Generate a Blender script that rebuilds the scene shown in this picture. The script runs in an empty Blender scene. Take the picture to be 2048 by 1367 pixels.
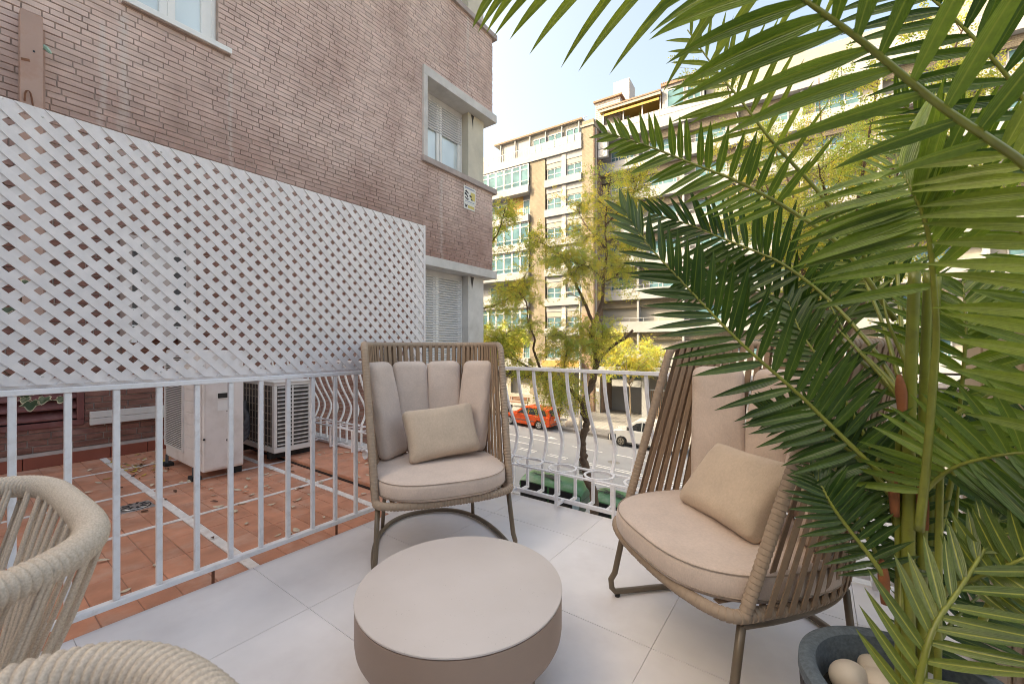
import bpy, bmesh, math, random
import numpy as np
from mathutils import Vector, Matrix, noise

random.seed(7)
SC = bpy.context.scene
COL = SC.collection
V = Vector
rad = math.radians

# ------------------------------------------------------------------ camera
CAM_H = 1.10
YAW = rad(36.2)
cam_d = bpy.data.cameras.new('camera')
cam_d.sensor_width = 36.0
cam_d.lens = 829.0 / 2048.0 * 36.0
cam_d.shift_y = 0.0037
cam_d.clip_start = 0.02
cam_d.clip_end = 600.0
cam_d.dof.use_dof = True
cam_d.dof.focus_distance = 2.6
cam_d.dof.aperture_fstop = 9.0
cam = bpy.data.objects.new('camera', cam_d)
COL.objects.link(cam)
cam.location = (0, 0, CAM_H)
cam.rotation_euler = (rad(90), 0, YAW)
SC.camera = cam

# ------------------------------------------------------------------ light
SUN_EL = rad(36)
SUN_AZ = V((-0.80, -0.60, 0))            # horizontal direction towards the sun
world = bpy.data.worlds.new('World')
SC.world = world
world.use_nodes = True
wn = world.node_tree.nodes
wl = world.node_tree.links
wn.clear()
sky = wn.new('ShaderNodeTexSky')
sky.sky_type = 'NISHITA'
sky.sun_disc = False
sky.sun_elevation = SUN_EL
sky.sun_rotation = math.atan2(SUN_AZ.x, SUN_AZ.y)
sky.altitude = 50
sky.air_density = 0.9
sky.dust_density = 7.5
sky.ozone_density = 3.6
bg = wn.new('ShaderNodeBackground')
bg.inputs['Strength'].default_value = 0.15
wo = wn.new('ShaderNodeOutputWorld')
wl.new(sky.outputs[0], bg.inputs[0])
wl.new(bg.outputs[0], wo.inputs[0])
sun_d = bpy.data.lights.new('sun', 'SUN')
sun_d.energy = 2.0
sun_d.angle = rad(0.53)
sun_d.color = (1.0, 0.965, 0.91)
sun = bpy.data.objects.new('sun', sun_d)
COL.objects.link(sun)
sdir = V((SUN_AZ.x * math.cos(SUN_EL), SUN_AZ.y * math.cos(SUN_EL), math.sin(SUN_EL)))
sun.rotation_euler = sdir.to_track_quat('Z', 'Y').to_euler()
sun.location = sdir * 60
vs = SC.view_settings
vs.view_transform = 'Standard'
vs.look = 'None'
vs.gamma = 1.0
vs.use_curve_mapping = False
vs.exposure = 2.3
vs.use_white_balance = True
vs.white_balance_temperature = 9800
vs.white_balance_tint = 5
SC.cycles.max_bounces = 8
SC.cycles.diffuse_bounces = 5
SC.cycles.transparent_max_bounces = 8
SC.cycles.use_denoising = True
SC.cycles.pixel_filter_type = 'BLACKMAN_HARRIS'
SC.cycles.filter_width = 1.0

# ------------------------------------------------------------------ frames of reference
Fd = V((-math.sin(YAW), math.cos(YAW), 0))
Rt = V((math.cos(YAW), math.sin(YAW), 0))
SA = rad(3.7)                            # the street runs 3.7 degrees off the terrace
Us = V((math.cos(SA), math.sin(SA), 0))
Ns = V((-math.sin(SA), math.cos(SA), 0))


def at(px, py, d):
    """point of the world at depth d (m) along the optical axis, for a photo pixel"""
    a = (px - 1024) / 829.0
    b = -(py - 691) / 829.0
    return V((0, 0, CAM_H)) + (Fd + Rt * a + V((0, 0, b))) * d


def proj(p):
    d = p.x * Fd.x + p.y * Fd.y
    if d < 0.02:
        return None
    l = p.x * Rt.x + p.y * Rt.y
    return (1024 + 829 * l / d, 691 - 829 * (p.z - CAM_H) / d, d)


def gz(t):
    return -5.8 - 0.057 * t


def st(t, n, z):
    """street coordinates: t to the right along the street, n away from us"""
    p = Us * t + Ns * n
    return V((p.x, p.y, z))


def sg(t, n, dz=0.0):
    return st(t, n, gz(t) + dz)


# ------------------------------------------------------------------ object helpers
W = {}


def link(o, parent=None, world_m=None):
    COL.objects.link(o)
    W[o] = world_m if world_m is not None else Matrix.Identity(4)
    if parent is not None:
        o.parent = parent
        o.matrix_parent_inverse = W[parent].inverted()
    return o


def tag(o, label=None, cat=None, group=None, kind=None):
    if label: o['label'] = label
    if cat: o['category'] = cat
    if group: o['group'] = group
    if kind: o['kind'] = kind
    return o


def thing(name, label, cat, loc=(0, 0, 0), group=None):
    o = bpy.data.objects.new(name, None)
    o.empty_display_size = 0.1
    o.location = loc
    link(o, None, Matrix.Translation(V(loc)))
    return tag(o, label, cat, group)


def place(root, loc, rz=0.0):
    root.location = loc
    root.rotation_euler = (0, 0, rz)
    return root


def dup(o, parent=None):
    c = o.copy()
    COL.objects.link(c)
    if parent is not None:
        c.parent = parent
        c.matrix_parent_inverse = o.matrix_parent_inverse.copy()
    for ch in o.children:
        dup(ch, c)
    return c


class MB:
    def __init__(s):
        s.v = []; s.f = []; s.mi = []; s.tint = None

    def add(s, vs_, fs_, mi=0):
        b = len(s.v)
        s.v.extend([tuple(x) for x in vs_])
        for f in fs_:
            s.f.append(tuple(i + b for i in f)); s.mi.append(mi)
        return s

    def box(s, x0, x1, y0, y1, z0, z1, mi=0):
        return s.add([(x0, y0, z0), (x1, y0, z0), (x1, y1, z0), (x0, y1, z0), (x0, y0, z1), (x1, y0, z1), (x1, y1, z1), (x0, y1, z1)],
                     [(0, 3, 2, 1), (4, 5, 6, 7), (0, 1, 5, 4), (1, 2, 6, 5), (2, 3, 7, 6), (3, 0, 4, 7)], mi)

    def obox(s, c, ax, ay, az, mi=0):
        """box from centre and three half-extent vectors"""
        c = V(c); ax = V(ax); ay = V(ay); az = V(az)
        vv = [c + ax * i + ay * j + az * k for k in (-1, 1) for i, j in ((-1, -1), (1, -1), (1, 1), (-1, 1))]
        return s.add(vv, [(0, 3, 2, 1), (4, 5, 6, 7), (0, 1, 5, 4), (1, 2, 6, 5), (2, 3, 7, 6), (3, 0, 4, 7)], mi)

    def bar(s, p, q, w, h, up=(0, 0, 1), mi=0):
        p = V(p); q = V(q); d = (q - p)
        L = d.length
        d.normalize()
        sd = d.cross(V(up))
        if sd.length < 1e-5: sd = d.cross(V((1, 0, 0)))
        sd.normalize(); u = sd.cross(d)
        return s.obox((p + q) / 2, d * (L / 2), sd * (w / 2), u * (h / 2), mi)

    def tube(s, pts, r, n=8, caps=True, closed=False, mi=0, flat=1.0, up=None):
        pts = [V(p) for p in pts]
        m = len(pts)
        rr = r if hasattr(r, '__len__') else [r] * m
        if len(rr) != m: rr = list(np.interp(np.linspace(0, 1, m), np.linspace(0, 1, len(rr)), rr))
        vs_ = []; fs_ = []
        prev = None
        for i in range(m):
            if closed:
                t = pts[(i + 1) % m] - pts[(i - 1) % m]
            else:
                t = pts[min(i + 1, m - 1)] - pts[max(i - 1, 0)]
            t.normalize()
            if prev is None:
                u = V(up) if up is not None else (V((0, 0, 1)) if abs(t.z) < 0.9 else V((1, 0, 0)))
            else:
                u = prev
            sd = t.cross(u)
            if sd.length < 1e-6: sd = t.cross(V((0.3, 0.7, 0.1)))
            sd.normalize(); u = sd.cross(t); u.normalize(); prev = u
            for k in range(n):
                a = 2 * math.pi * k / n
                vs_.append(pts[i] + sd * (math.cos(a) * rr[i]) + u * (math.sin(a) * rr[i] * flat))
        for i in range(m if closed else m - 1):
            j = (i + 1) % m
            for k in range(n):
                k2 = (k + 1) % n
                fs_.append((i * n + k, i * n + k2, j * n + k2, j * n + k))
        if caps and not closed:
            fs_.append(tuple(range(n - 1, -1, -1)))
            fs_.append(tuple((m - 1) * n + k for k in range(n)))
        return s.add(vs_, fs_, mi)

    def lathe(s, prof, n=48, c=(0, 0, 0), mi=0, capb=True, capt=True):
        """prof: list of (r, z) from bottom to top"""
        vs_ = []; fs_ = []
        m = len(prof)
        for r, z in prof:
            for k in range(n):
                a = 2 * math.pi * k / n
                vs_.append((c[0] + r * math.cos(a), c[1] + r * math.sin(a), c[2] + z))
        for i in range(m - 1):
            for k in range(n):
                k2 = (k + 1) % n
                fs_.append((i * n + k, i * n + k2, (i + 1) * n + k2, (i + 1) * n + k))
        if capb: fs_.append(tuple(range(n - 1, -1, -1)))
        if capt: fs_.append(tuple((m - 1) * n + k for k in range(n)))
        return s.add(vs_, fs_, mi)

    def prism(s, poly, p0, ax, ay, depth, mi=0):
        """polygon (u,v) in the plane p0 + u*ax + v*ay, extruded by the vector depth"""
        p0 = V(p0); ax = V(ax); ay = V(ay); dv = V(depth)
        n = len(poly)
        a = [p0 + ax * u + ay * v for u, v in poly]
        b = [x + dv for x in a]
        fs_ = [tuple(range(n - 1, -1, -1)), tuple(range(n, 2 * n))]
        for i in range(n):
            j = (i + 1) % n
            fs_.append((i, j, n + j, n + i))
        return s.add(a + b, fs_, mi)

    def mesh(s, name, mats, smooth=False, bevel=0.0, seg=2, fix=True):
        me = bpy.data.meshes.new(name)
        me.from_pydata(s.v, [], s.f)
        for m in (mats if isinstance(mats, (list, tuple)) else [mats]):
            me.materials.append(m)
        if any(s.mi):
            me.polygons.foreach_set('material_index', s.mi)
        if fix or bevel:
            bm = bmesh.new(); bm.from_mesh(me)
            if fix: bmesh.ops.recalc_face_normals(bm, faces=bm.faces)
            if bevel:
                es = [e for e in bm.edges if len(e.link_faces) == 2 and e.calc_face_angle(0) > 0.6]
                bmesh.ops.bevel(bm, geom=es, offset=bevel, segments=seg, affect='EDGES', profile=0.5, clamp_overlap=True)
            bm.to_mesh(me); bm.free()
        if s.tint is not None:
            at_ = me.attributes.new('tint', 'FLOAT', 'POINT')
            at_.data.foreach_set('value', s.tint)
        if smooth:
            me.polygons.foreach_set('use_smooth', [True] * len(me.polygons))
            if smooth == 'auto':
                me.set_sharp_from_angle(angle=rad(38))
        me.update()
        return me

    def build(s, name, mats, parent=None, smooth=False, bevel=0.0, seg=2, fix=True):
        o = bpy.data.objects.new(name, s.mesh(name, mats, smooth, bevel, seg, fix))
        return link(o, parent)


def inst(name, me, parent, loc, rot=None):
    """object sharing a mesh, placed at loc under a parent that is (or will be) anywhere"""
    o = bpy.data.objects.new(name, me)
    m = Matrix.Translation(V(loc))
    if rot is not None: m = m @ rot
    link(o, parent, m)
    o.matrix_basis = m
    return o


def crom(pts, n):
    """Catmull-Rom through pts, n samples"""
    P = [V(p) for p in pts]
    if len(P) == 2: return [P[0].lerp(P[1], i / (n - 1)) for i in range(n)]
    E = [P[0] * 2 - P[1]] + P + [P[-1] * 2 - P[-2]]
    k = len(P) - 1
    out = []
    for i in range(n):
        u = i / (n - 1) * k
        j = min(int(u), k - 1); t = u - j
        a, b, c, d = E[j:j + 4]
        out.append(0.5 * ((2 * b) + (c - a) * t + (2 * a - 5 * b + 4 * c - d) * t * t + (3 * b - a - 3 * c + d) * t ** 3))
    return out


# ------------------------------------------------------------------ materials
def nodes(name):
    m = bpy.data.materials.new(name)
    m.use_nodes = True
    nt = m.node_tree
    b = nt.nodes['Principled BSDF']
    return m, nt, b


def nd(nt, t, **kw):
    n = nt.nodes.new(t)
    for k, v in kw.items():
        if k.startswith('i_'):
            key = k[2:]
            n.inputs[int(key) if key.isdigit() else key.replace('_', ' ')].default_value = v
        else:
            setattr(n, k, v)
    return n


def mathn(nt, op, a, b=None, clamp=False):
    n = nt.nodes.new('ShaderNodeMath'); n.operation = op; n.use_clamp = clamp
    for i, x in enumerate((a, b)):
        if x is None: continue
        if isinstance(x, (int, float)): n.inputs[i].default_value = x
        else: nt.links.new(x, n.inputs[i])
    return n.outputs[0]


def mixc(nt, fac, a, b, mode='MIX'):
    n = nt.nodes.new('ShaderNodeMix'); n.data_type = 'RGBA'; n.blend_type = mode
    for s_, x in ((0, fac), (6, a), (7, b)):
        if isinstance(x, (int, float)): n.inputs[s_].default_value = x
        elif isinstance(x, (tuple, list)): n.inputs[s_].default_value = (*x[:3], 1)
        else: nt.links.new(x, n.inputs[s_])
    return n.outputs[2]


def ramp(nt, x, stops):
    n = nt.nodes.new('ShaderNodeValToRGB')
    el = n.color_ramp.elements
    while len(el) > 1: el.remove(el[-1])
    for i, (p, c) in enumerate(stops):
        e = el[0] if i == 0 else el.new(p)
        e.position = p
        e.color = (c, c, c, 1) if isinstance(c, (int, float)) else (*c, 1)
    nt.links.new(x, n.inputs[0])
    return n.outputs[0]


def noise_n(nt, vec, scale, detail=3, rough=0.55, dist=0):
    n = nd(nt, 'ShaderNodeTexNoise', i_Scale=scale, i_Detail=detail, i_Roughness=rough, i_Distortion=dist)
    nt.links.new(vec, n.inputs['Vector'])
    return n.outputs[0]


def pos(nt, sx=1, sy=1, sz=1):
    g = nd(nt, 'ShaderNodeNewGeometry').outputs['Position']
    if (sx, sy, sz) == (1, 1, 1): return g
    m = nd(nt, 'ShaderNodeMapping'); m.inputs['Scale'].default_value = (sx, sy, sz)
    nt.links.new(g, m.inputs['Vector'])
    return m.outputs[0]


def bump(nt, b, h, strength=0.3, dist=0.01):
    n = nd(nt, 'ShaderNodeBump', i_Strength=strength, i_Distance=dist)
    nt.links.new(h, n.inputs['Height'])
    nt.links.new(n.outputs[0], b.inputs['Normal'])
    return n


def mat(name, col, rough=0.6, var=0.12, scale=6.0, bmp=0.0, bscale=60.0, bdist=0.004, metal=0.0, spec=0.5, rand=0.0, dirt=None, dscale=3.0, damt=0.5):
    m, nt, b = nodes(name)
    p = pos(nt)
    n1 = noise_n(nt, p, scale, 4)
    f = ramp(nt, n1, [(0.3, 1 - var), (0.7, 1 + var * 0.6)])
    c = mixc(nt, 1.0, col, f, 'MULTIPLY')
    if rand:
        r = nd(nt, 'ShaderNodeObjectInfo').outputs['Random']
        c = mixc(nt, 1.0, c, ramp(nt, r, [(0, 1 - rand), (1, 1 + rand * 0.7)]), 'MULTIPLY')
    if dirt:
        n2 = noise_n(nt, p, dscale, 5, 0.65)
        c = mixc(nt, mathn(nt, 'MULTIPLY', ramp(nt, n2, [(0.5, 0.0), (0.72, 1.0)]), damt), c, dirt)
    nt.links.new(c, b.inputs['Base Color'])
    b.inputs['Roughness'].default_value = rough
    b.inputs['Metallic'].default_value = metal
    b.inputs['Specular IOR Level'].default_value = spec
    if bmp:
        bump(nt, b, noise_n(nt, p, bscale, 4), bmp, bdist)
    return m


M = {}
M['white_paint'] = mat('white_paint', (0.82, 0.80, 0.81), 0.42, 0.06, 9, 0.3, 50, 0.002, dirt=(0.50, 0.41, 0.36), dscale=26, damt=0.35)
M['lattice'] = mat('lattice_paint', (0.80, 0.745, 0.735), 0.6, 0.09, 18, 0.35, 160, 0.001, rand=0.04, dirt=(0.72, 0.66, 0.66), dscale=5, damt=0.35)
M['porcelain'] = mat('porcelain_tile', (0.80, 0.755, 0.745), 0.34, 0.10, 2.6, 0.04, 220, 0.0006, rand=0.03, dirt=(0.66, 0.60, 0.59), dscale=2.2, damt=0.6)
M['grout'] = mat('grey_grout', (0.30, 0.28, 0.27), 0.8, 0.1)
M['terracotta'] = mat('terracotta_tile', (0.56, 0.245, 0.155), 0.5, 0.22, 7, 0.2, 90, 0.001, rand=0.13, dirt=(0.60, 0.40, 0.32), dscale=4.5, damt=0.6)
M['terra_grout'] = mat('terracotta_grout', (0.40, 0.22, 0.16), 0.9, 0.15)
M['terra_skirt'] = mat('terracotta_skirting', (0.30, 0.085, 0.055), 0.45, 0.12, 5, rand=0.08)
M['line_white'] = mat('white_joint_filler', (0.74, 0.70, 0.68), 0.7, 0.12, 20, 0.3, 60, 0.001, dirt=(0.5, 0.38, 0.33), dscale=14, damt=0.6)
M['stone'] = mat('cast_stone', (0.60, 0.57, 0.55), 0.75, 0.12, 3, 0.3, 50, 0.003, dirt=(0.34, 0.31, 0.29), dscale=2.0, damt=0.45)
M['cream_stone'] = mat('cream_stone', (0.62, 0.56, 0.46), 0.75, 0.14, 2.2, 0.2, 40, 0.003, dirt=(0.40, 0.36, 0.30), dscale=2.5, damt=0.4)
M['brown_sill'] = mat('weathered_sill', (0.40, 0.33, 0.31), 0.8, 0.15, 6, 0.3, 60, 0.003)
M['white_pvc'] = mat('white_window_frame', (0.80, 0.79, 0.77), 0.35, 0.04)
M['shutter_white'] = mat('shutter_slats', (0.58, 0.56, 0.565), 0.45, 0.07, 3, dirt=(0.55, 0.52, 0.51), dscale=4, damt=0.3)
M['duct_pink'] = mat('pinkish_duct_paint', (0.44, 0.28, 0.225), 0.5, 0.1, 3, 0.1, 30, 0.002, dirt=(0.36, 0.17, 0.11), dscale=6, damt=0.5)
M['duct_pale'] = mat('aged_casing', (0.42, 0.34, 0.31), 0.6, 0.1, 4)
M['rust'] = mat('rust', (0.22, 0.09, 0.05), 0.85, 0.3, 20)
M['louvre_red'] = mat('dark_red_louvre', (0.19, 0.062, 0.055), 0.5, 0.15, 5, 0.1, 30, 0.002, dirt=(0.3, 0.17, 0.15), dscale=8, damt=0.5)
M['ac_cream'] = mat('condenser_casing', (0.76, 0.71, 0.69), 0.45, 0.06, 4, dirt=(0.45, 0.38, 0.33), dscale=3.5, damt=0.45)
M['ac_white'] = mat('condenser_white', (0.72, 0.70, 0.68), 0.45, 0.06, 4, dirt=(0.5, 0.44, 0.38), dscale=4, damt=0.4)
M['ac_dark'] = mat('condenser_coil', (0.06, 0.052, 0.05), 0.6, 0.3, 60)
M['ac_fin'] = mat('condenser_fins', (0.12, 0.10, 0.085), 0.55, 0.35, 30, metal=0.3)
M['trunking'] = mat('cable_trunking', (0.70, 0.66, 0.62), 0.5, 0.06, 6, dirt=(0.5, 0.44, 0.38), dscale=6, damt=0.4)
M['foam_grey'] = mat('pipe_insulation', (0.10, 0.095, 0.10), 0.8, 0.25, 30, 0.4, 80, 0.003)
M['metal_bronze'] = mat('bronze_powder_coat', (0.175, 0.132, 0.092), 0.42, 0.05, 30, 0.05, 300, 0.0005, metal=0.15)
M['strap'] = mat('taupe_strap', (0.30, 0.195, 0.125), 0.72, 0.10, 60, 0.35, 500, 0.0006, rand=0.07)
M['wrap'] = mat('taupe_wrap', (0.36, 0.262, 0.19), 0.72, 0.10, 60, 0.35, 500, 0.0006)
M['stainless'] = mat('drain_steel', (0.6, 0.58, 0.57), 0.35, 0.1, 20, metal=0.8)
M['black'] = mat('black_plastic', (0.012, 0.012, 0.013), 0.5, 0.1)
M['rubber'] = mat('black_rubber', (0.02, 0.02, 0.02), 0.8, 0.2, 20)
M['resin_beige'] = mat('beige_resin', (0.50, 0.375, 0.27), 0.5, 0.05, 5, 0.15, 200, 0.001)
M['soil'] = mat('planter_soil', (0.022, 0.017, 0.013), 0.95, 0.5, 40, 0.8, 60, 0.01)
M['pebble'] = mat('cream_pebble', (0.58, 0.50, 0.42), 0.55, 0.15, 14, 0.15, 60, 0.002, rand=0.1)
M['asphalt'] = mat('asphalt', (0.29, 0.30, 0.325), 0.85, 0.12, 0.6, 0.2, 60, 0.004, dirt=(0.23, 0.235, 0.25), dscale=0.35, damt=0.6)
M['kerb'] = mat('granite_kerb', (0.20, 0.19, 0.185), 0.85, 0.15, 5)
M['road_white'] = mat('road_marking', (0.72, 0.72, 0.72), 0.7, 0.1, 5, dirt=(0.4, 0.4, 0.4), dscale=4, damt=0.4)


def glass_mat(name, tint, rough=0.03, spec=0.9, ior=1.6):
    m, nt, b = nodes(name)
    p = pos(nt)
    c = mixc(nt, ramp(nt, noise_n(nt, p, 0.9, 2), [(0.35, 0), (0.65, 1)]), tint, tuple(x * 1.7 for x in tint))
    nt.links.new(c, b.inputs['Base Color'])
    b.inputs['Roughness'].default_value = rough
    b.inputs['Specular IOR Level'].default_value = spec
    b.inputs['IOR'].default_value = ior
    bump(nt, b, noise_n(nt, p, 1.3, 1), 0.05, 0.02)
    return m


M['glass_far'] = glass_mat('far_window_glass', (0.06, 0.12, 0.14), 0.08, 0.2, 1.35)
M['glass_near'] = glass_mat('near_window_glass', (0.46, 0.52, 0.53), 0.02, 1.0)  # pale base stands in for the sky reflected in the panes
M['glass_car'] = glass_mat('car_glass', (0.02, 0.024, 0.026), 0.03)
M['curtain'] = mat('pale_curtain', (0.62, 0.55, 0.44), 0.9, 0.1, 2)


def brick_mat():
    m, nt, b = nodes('brown_brick')
    p = pos(nt)
    inf = nd(nt, 'ShaderNodeObjectInfo').outputs['Random']
    # stable per-brick variation from a cell-sized noise plus per-object random
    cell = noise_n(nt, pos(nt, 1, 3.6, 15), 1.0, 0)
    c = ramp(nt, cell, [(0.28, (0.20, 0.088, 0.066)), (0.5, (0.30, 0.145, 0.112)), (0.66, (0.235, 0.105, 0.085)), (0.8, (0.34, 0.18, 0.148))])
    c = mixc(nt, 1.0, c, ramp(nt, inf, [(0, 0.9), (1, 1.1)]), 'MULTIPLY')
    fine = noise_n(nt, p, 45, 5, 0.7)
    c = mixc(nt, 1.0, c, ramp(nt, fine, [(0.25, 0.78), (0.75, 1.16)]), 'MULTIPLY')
    # brick colour turns paler with height; also vertical run-off streaks under the sill ends
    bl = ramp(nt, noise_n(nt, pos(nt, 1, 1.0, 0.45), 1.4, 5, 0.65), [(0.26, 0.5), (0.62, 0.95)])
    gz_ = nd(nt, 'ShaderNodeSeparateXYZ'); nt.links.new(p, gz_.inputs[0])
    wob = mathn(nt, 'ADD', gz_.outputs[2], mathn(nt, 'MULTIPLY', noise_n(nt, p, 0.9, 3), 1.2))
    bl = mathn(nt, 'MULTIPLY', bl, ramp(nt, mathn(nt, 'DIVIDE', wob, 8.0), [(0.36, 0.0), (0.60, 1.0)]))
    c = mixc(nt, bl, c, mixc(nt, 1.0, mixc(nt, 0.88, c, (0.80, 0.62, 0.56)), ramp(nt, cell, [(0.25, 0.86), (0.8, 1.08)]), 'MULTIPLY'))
    sep = nd(nt, 'ShaderNodeSeparateXYZ'); nt.links.new(p, sep.inputs[0])
    yw = noise_n(nt, pos(nt, 1, 1, 3.0), 2.0, 3)
    for y0, w, zt in ((1.085, 0.05, 4.6), (2.06, 0.028, 4.6), (0.93, 0.03, 4.4), (6.35, 0.05, 8.0), (5.6, 0.05, 4.4)):
        dy = mathn(nt, 'ABSOLUTE', mathn(nt, 'SUBTRACT', mathn(nt, 'ADD', sep.outputs[1], mathn(nt, 'MULTIPLY', mathn(nt, 'SUBTRACT', yw, 0.5), 0.12)), y0))
        k = mathn(nt, 'SUBTRACT', 1.0, mathn(nt, 'DIVIDE', dy, w), True)
        kz = mathn(nt, 'MULTIPLY', mathn(nt, 'SUBTRACT', zt, sep.outputs[2]), 8.0, True)
        kz2 = mathn(nt, 'SUBTRACT', 1.0, mathn(nt, 'MULTIPLY', mathn(nt, 'SUBTRACT', zt, sep.outputs[2]), 0.42), True)
        f = mathn(nt, 'MULTIPLY', mathn(nt, 'MULTIPLY', mathn(nt, 'POWER', k, 0.6), kz), mathn(nt, 'MULTIPLY', kz2, 0.8))
        f = mathn(nt, 'MULTIPLY', f, ramp(nt, noise_n(nt, p, 30, 4, 0.7), [(0.3, 0.35), (0.6, 1.0)]))
        c = mixc(nt, f, c, (0.62, 0.56, 0.53))
    nt.links.new(c, b.inputs['Base Color'])
    b.inputs['Roughness'].default_value = 0.85
    b.inputs['Specular IOR Level'].default_value = 0.3
    bump(nt, b, noise_n(nt, p, 120, 5, 0.7), 0.5, 0.003)
    return m


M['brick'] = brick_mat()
M['mortar'] = mat('mortar', (0.40, 0.31, 0.27), 0.9, 0.25, 12, 0.5, 90, 0.004, dirt=(0.21, 0.15, 0.125), dscale=1.0, damt=0.8)
M['smoke_plain'] = mat('plain_render', (0.42, 0.33, 0.30), 0.9, 0.1, 1)


def fabric(name, col, rnd=0.0):
    m, nt, b = nodes(name)
    tc = nd(nt, 'ShaderNodeTexCoord').outputs['Object']
    n1 = noise_n(nt, tc, 9, 4)
    f = ramp(nt, n1, [(0.3, 0.93), (0.7, 1.05)])
    def weave(sx, sy, sz):
        mp = nd(nt, 'ShaderNodeMapping'); mp.inputs['Scale'].default_value = (sx, sy, sz)
        nt.links.new(tc, mp.inputs['Vector'])
        return noise_n(nt, mp.outputs[0], 1.0, 2)
    wv = mathn(nt, 'ADD', weave(600, 90, 90), mathn(nt, 'ADD', weave(90, 600, 90), weave(90, 90, 600)))
    wv = mathn(nt, 'DIVIDE', wv, 3.0)
    c = mixc(nt, 1.0, col, f, 'MULTIPLY')
    c = mixc(nt, 1.0, c, ramp(nt, wv, [(0.38, 0.91), (0.62, 1.07)]), 'MULTIPLY')
    nt.links.new(c, b.inputs['Base Color'])
    b.inputs['Roughness'].default_value = 0.95
    b.inputs['Specular IOR Level'].default_value = 0.15
    b.inputs['Sheen Weight'].default_value = 0.25
    bb = bump(nt, b, wv, 0.35, 0.0015)
    b2 = nd(nt, 'ShaderNodeBump', i_Strength=0.35, i_Distance=0.02)
    nt.links.new(noise_n(nt, tc, 7, 3), b2.inputs['Height'])
    nt.links.new(b2.outputs[0], bb.inputs['Normal'])
    return m


M['fabric'] = fabric('beige_cushion_fabric', (0.62, 0.49, 0.415))
M['fabric2'] = fabric('sand_pillow_fabric', (0.56, 0.43, 0.325))
M['seam'] = mat('cushion_seam', (0.36, 0.28, 0.22), 0.9, 0.1)


def rope_mat():
    m, nt, b = nodes('beige_rope')
    tc = pos(nt)
    h = noise_n(nt, tc, 420, 2)
    c = mixc(nt, ramp(nt, h, [(0.35, 0.0), (0.65, 1.0)]), (0.50, 0.41, 0.33), (0.64, 0.54, 0.45))
    nt.links.new(c, b.inputs['Base Color'])
    b.inputs['Roughness'].default_value = 0.85
    b.inputs['Specular IOR Level'].default_value = 0.2
    bump(nt, b, h, 0.4, 0.001)
    return m


M['rope'] = rope_mat()


def concrete_top():
    m, nt, b = nodes('micro_concrete')
    p = pos(nt)
    c = mixc(nt, ramp(nt, noise_n(nt, p, 3.5, 4), [(0.3, 0), (0.7, 1)]), (0.60, 0.525, 0.485), (0.65, 0.575, 0.54))
    vo = nd(nt, 'ShaderNodeTexVoronoi', i_Scale=95.0, i_Randomness=1.0)
    nt.links.new(p, vo.inputs['Vector'])
    sp = mathn(nt, 'MULTIPLY', ramp(nt, vo.outputs['Distance'], [(0.06, 1.0), (0.13, 0.0)]), ramp(nt, noise_n(nt, p, 22, 3), [(0.5, 0), (0.62, 0.75)]))
    c = mixc(nt, sp, c, (0.25, 0.20, 0.17))
    nt.links.new(c, b.inputs['Base Color'])
    b.inputs['Roughness'].default_value = 0.5
    b.inputs['Specular IOR Level'].default_value = 0.35
    bump(nt, b, noise_n(nt, p, 160, 4), 0.06, 0.001)
    return m


M['concrete'] = concrete_top()


def leaf_mat(name, dark, light, rib, trans=0.35, rough=0.38):
    """green leaf with a paler midrib (attribute tint: 1 on the rib) and light coming through"""
    m, nt, b = nodes(name)
    p = pos(nt)
    at_ = nd(nt, 'ShaderNodeAttribute', attribute_name='tint').outputs['Fac']
    oi = nd(nt, 'ShaderNodeObjectInfo').outputs['Random']
    n1 = mathn(nt, 'ADD', mathn(nt, 'MULTIPLY', noise_n(nt, p, 7, 3), 0.75), mathn(nt, 'MULTIPLY', oi, 0.25))
    c = mixc(nt, ramp(nt, n1, [(0.35, 0), (0.68, 1)]), dark, light)
    st_ = noise_n(nt, pos(nt, 1, 1, 1), 160, 2)
    c = mixc(nt, 1.0, c, ramp(nt, st_, [(0.3, 0.88), (0.7, 1.1)]), 'MULTIPLY')
    c = mixc(nt, ramp(nt, at_, [(0.86, 0.0), (0.97, 0.8)]), c, rib)
    nt.links.new(c, b.inputs['Base Color'])
    b.inputs['Roughness'].default_value = rough
    bump(nt, b, mathn(nt, 'ADD', mathn(nt, 'SINE', mathn(nt, 'MULTIPLY', at_, 26.0)), mathn(nt, 'MULTIPLY', noise_n(nt, p, 18, 2), 3.0)), 0.28, 0.002)
    b.inputs['Specular IOR Level'].default_value = 0.55
    tr = nd(nt, 'ShaderNodeBsdfTranslucent')
    tcol = mixc(nt, 1.0, c, (1.9, 1.75, 0.7), 'MULTIPLY')
    nt.links.new(tcol, tr.inputs['Color'])
    mx = nd(nt, 'ShaderNodeMixShader'); mx.inputs[0].default_value = trans
    nt.links.new(b.outputs[0], mx.inputs[1]); nt.links.new(tr.outputs[0], mx.inputs[2])
    nt.links.new(mx.outputs[0], nt.nodes['Material Output'].inputs['Surface'])
    return m


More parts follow.
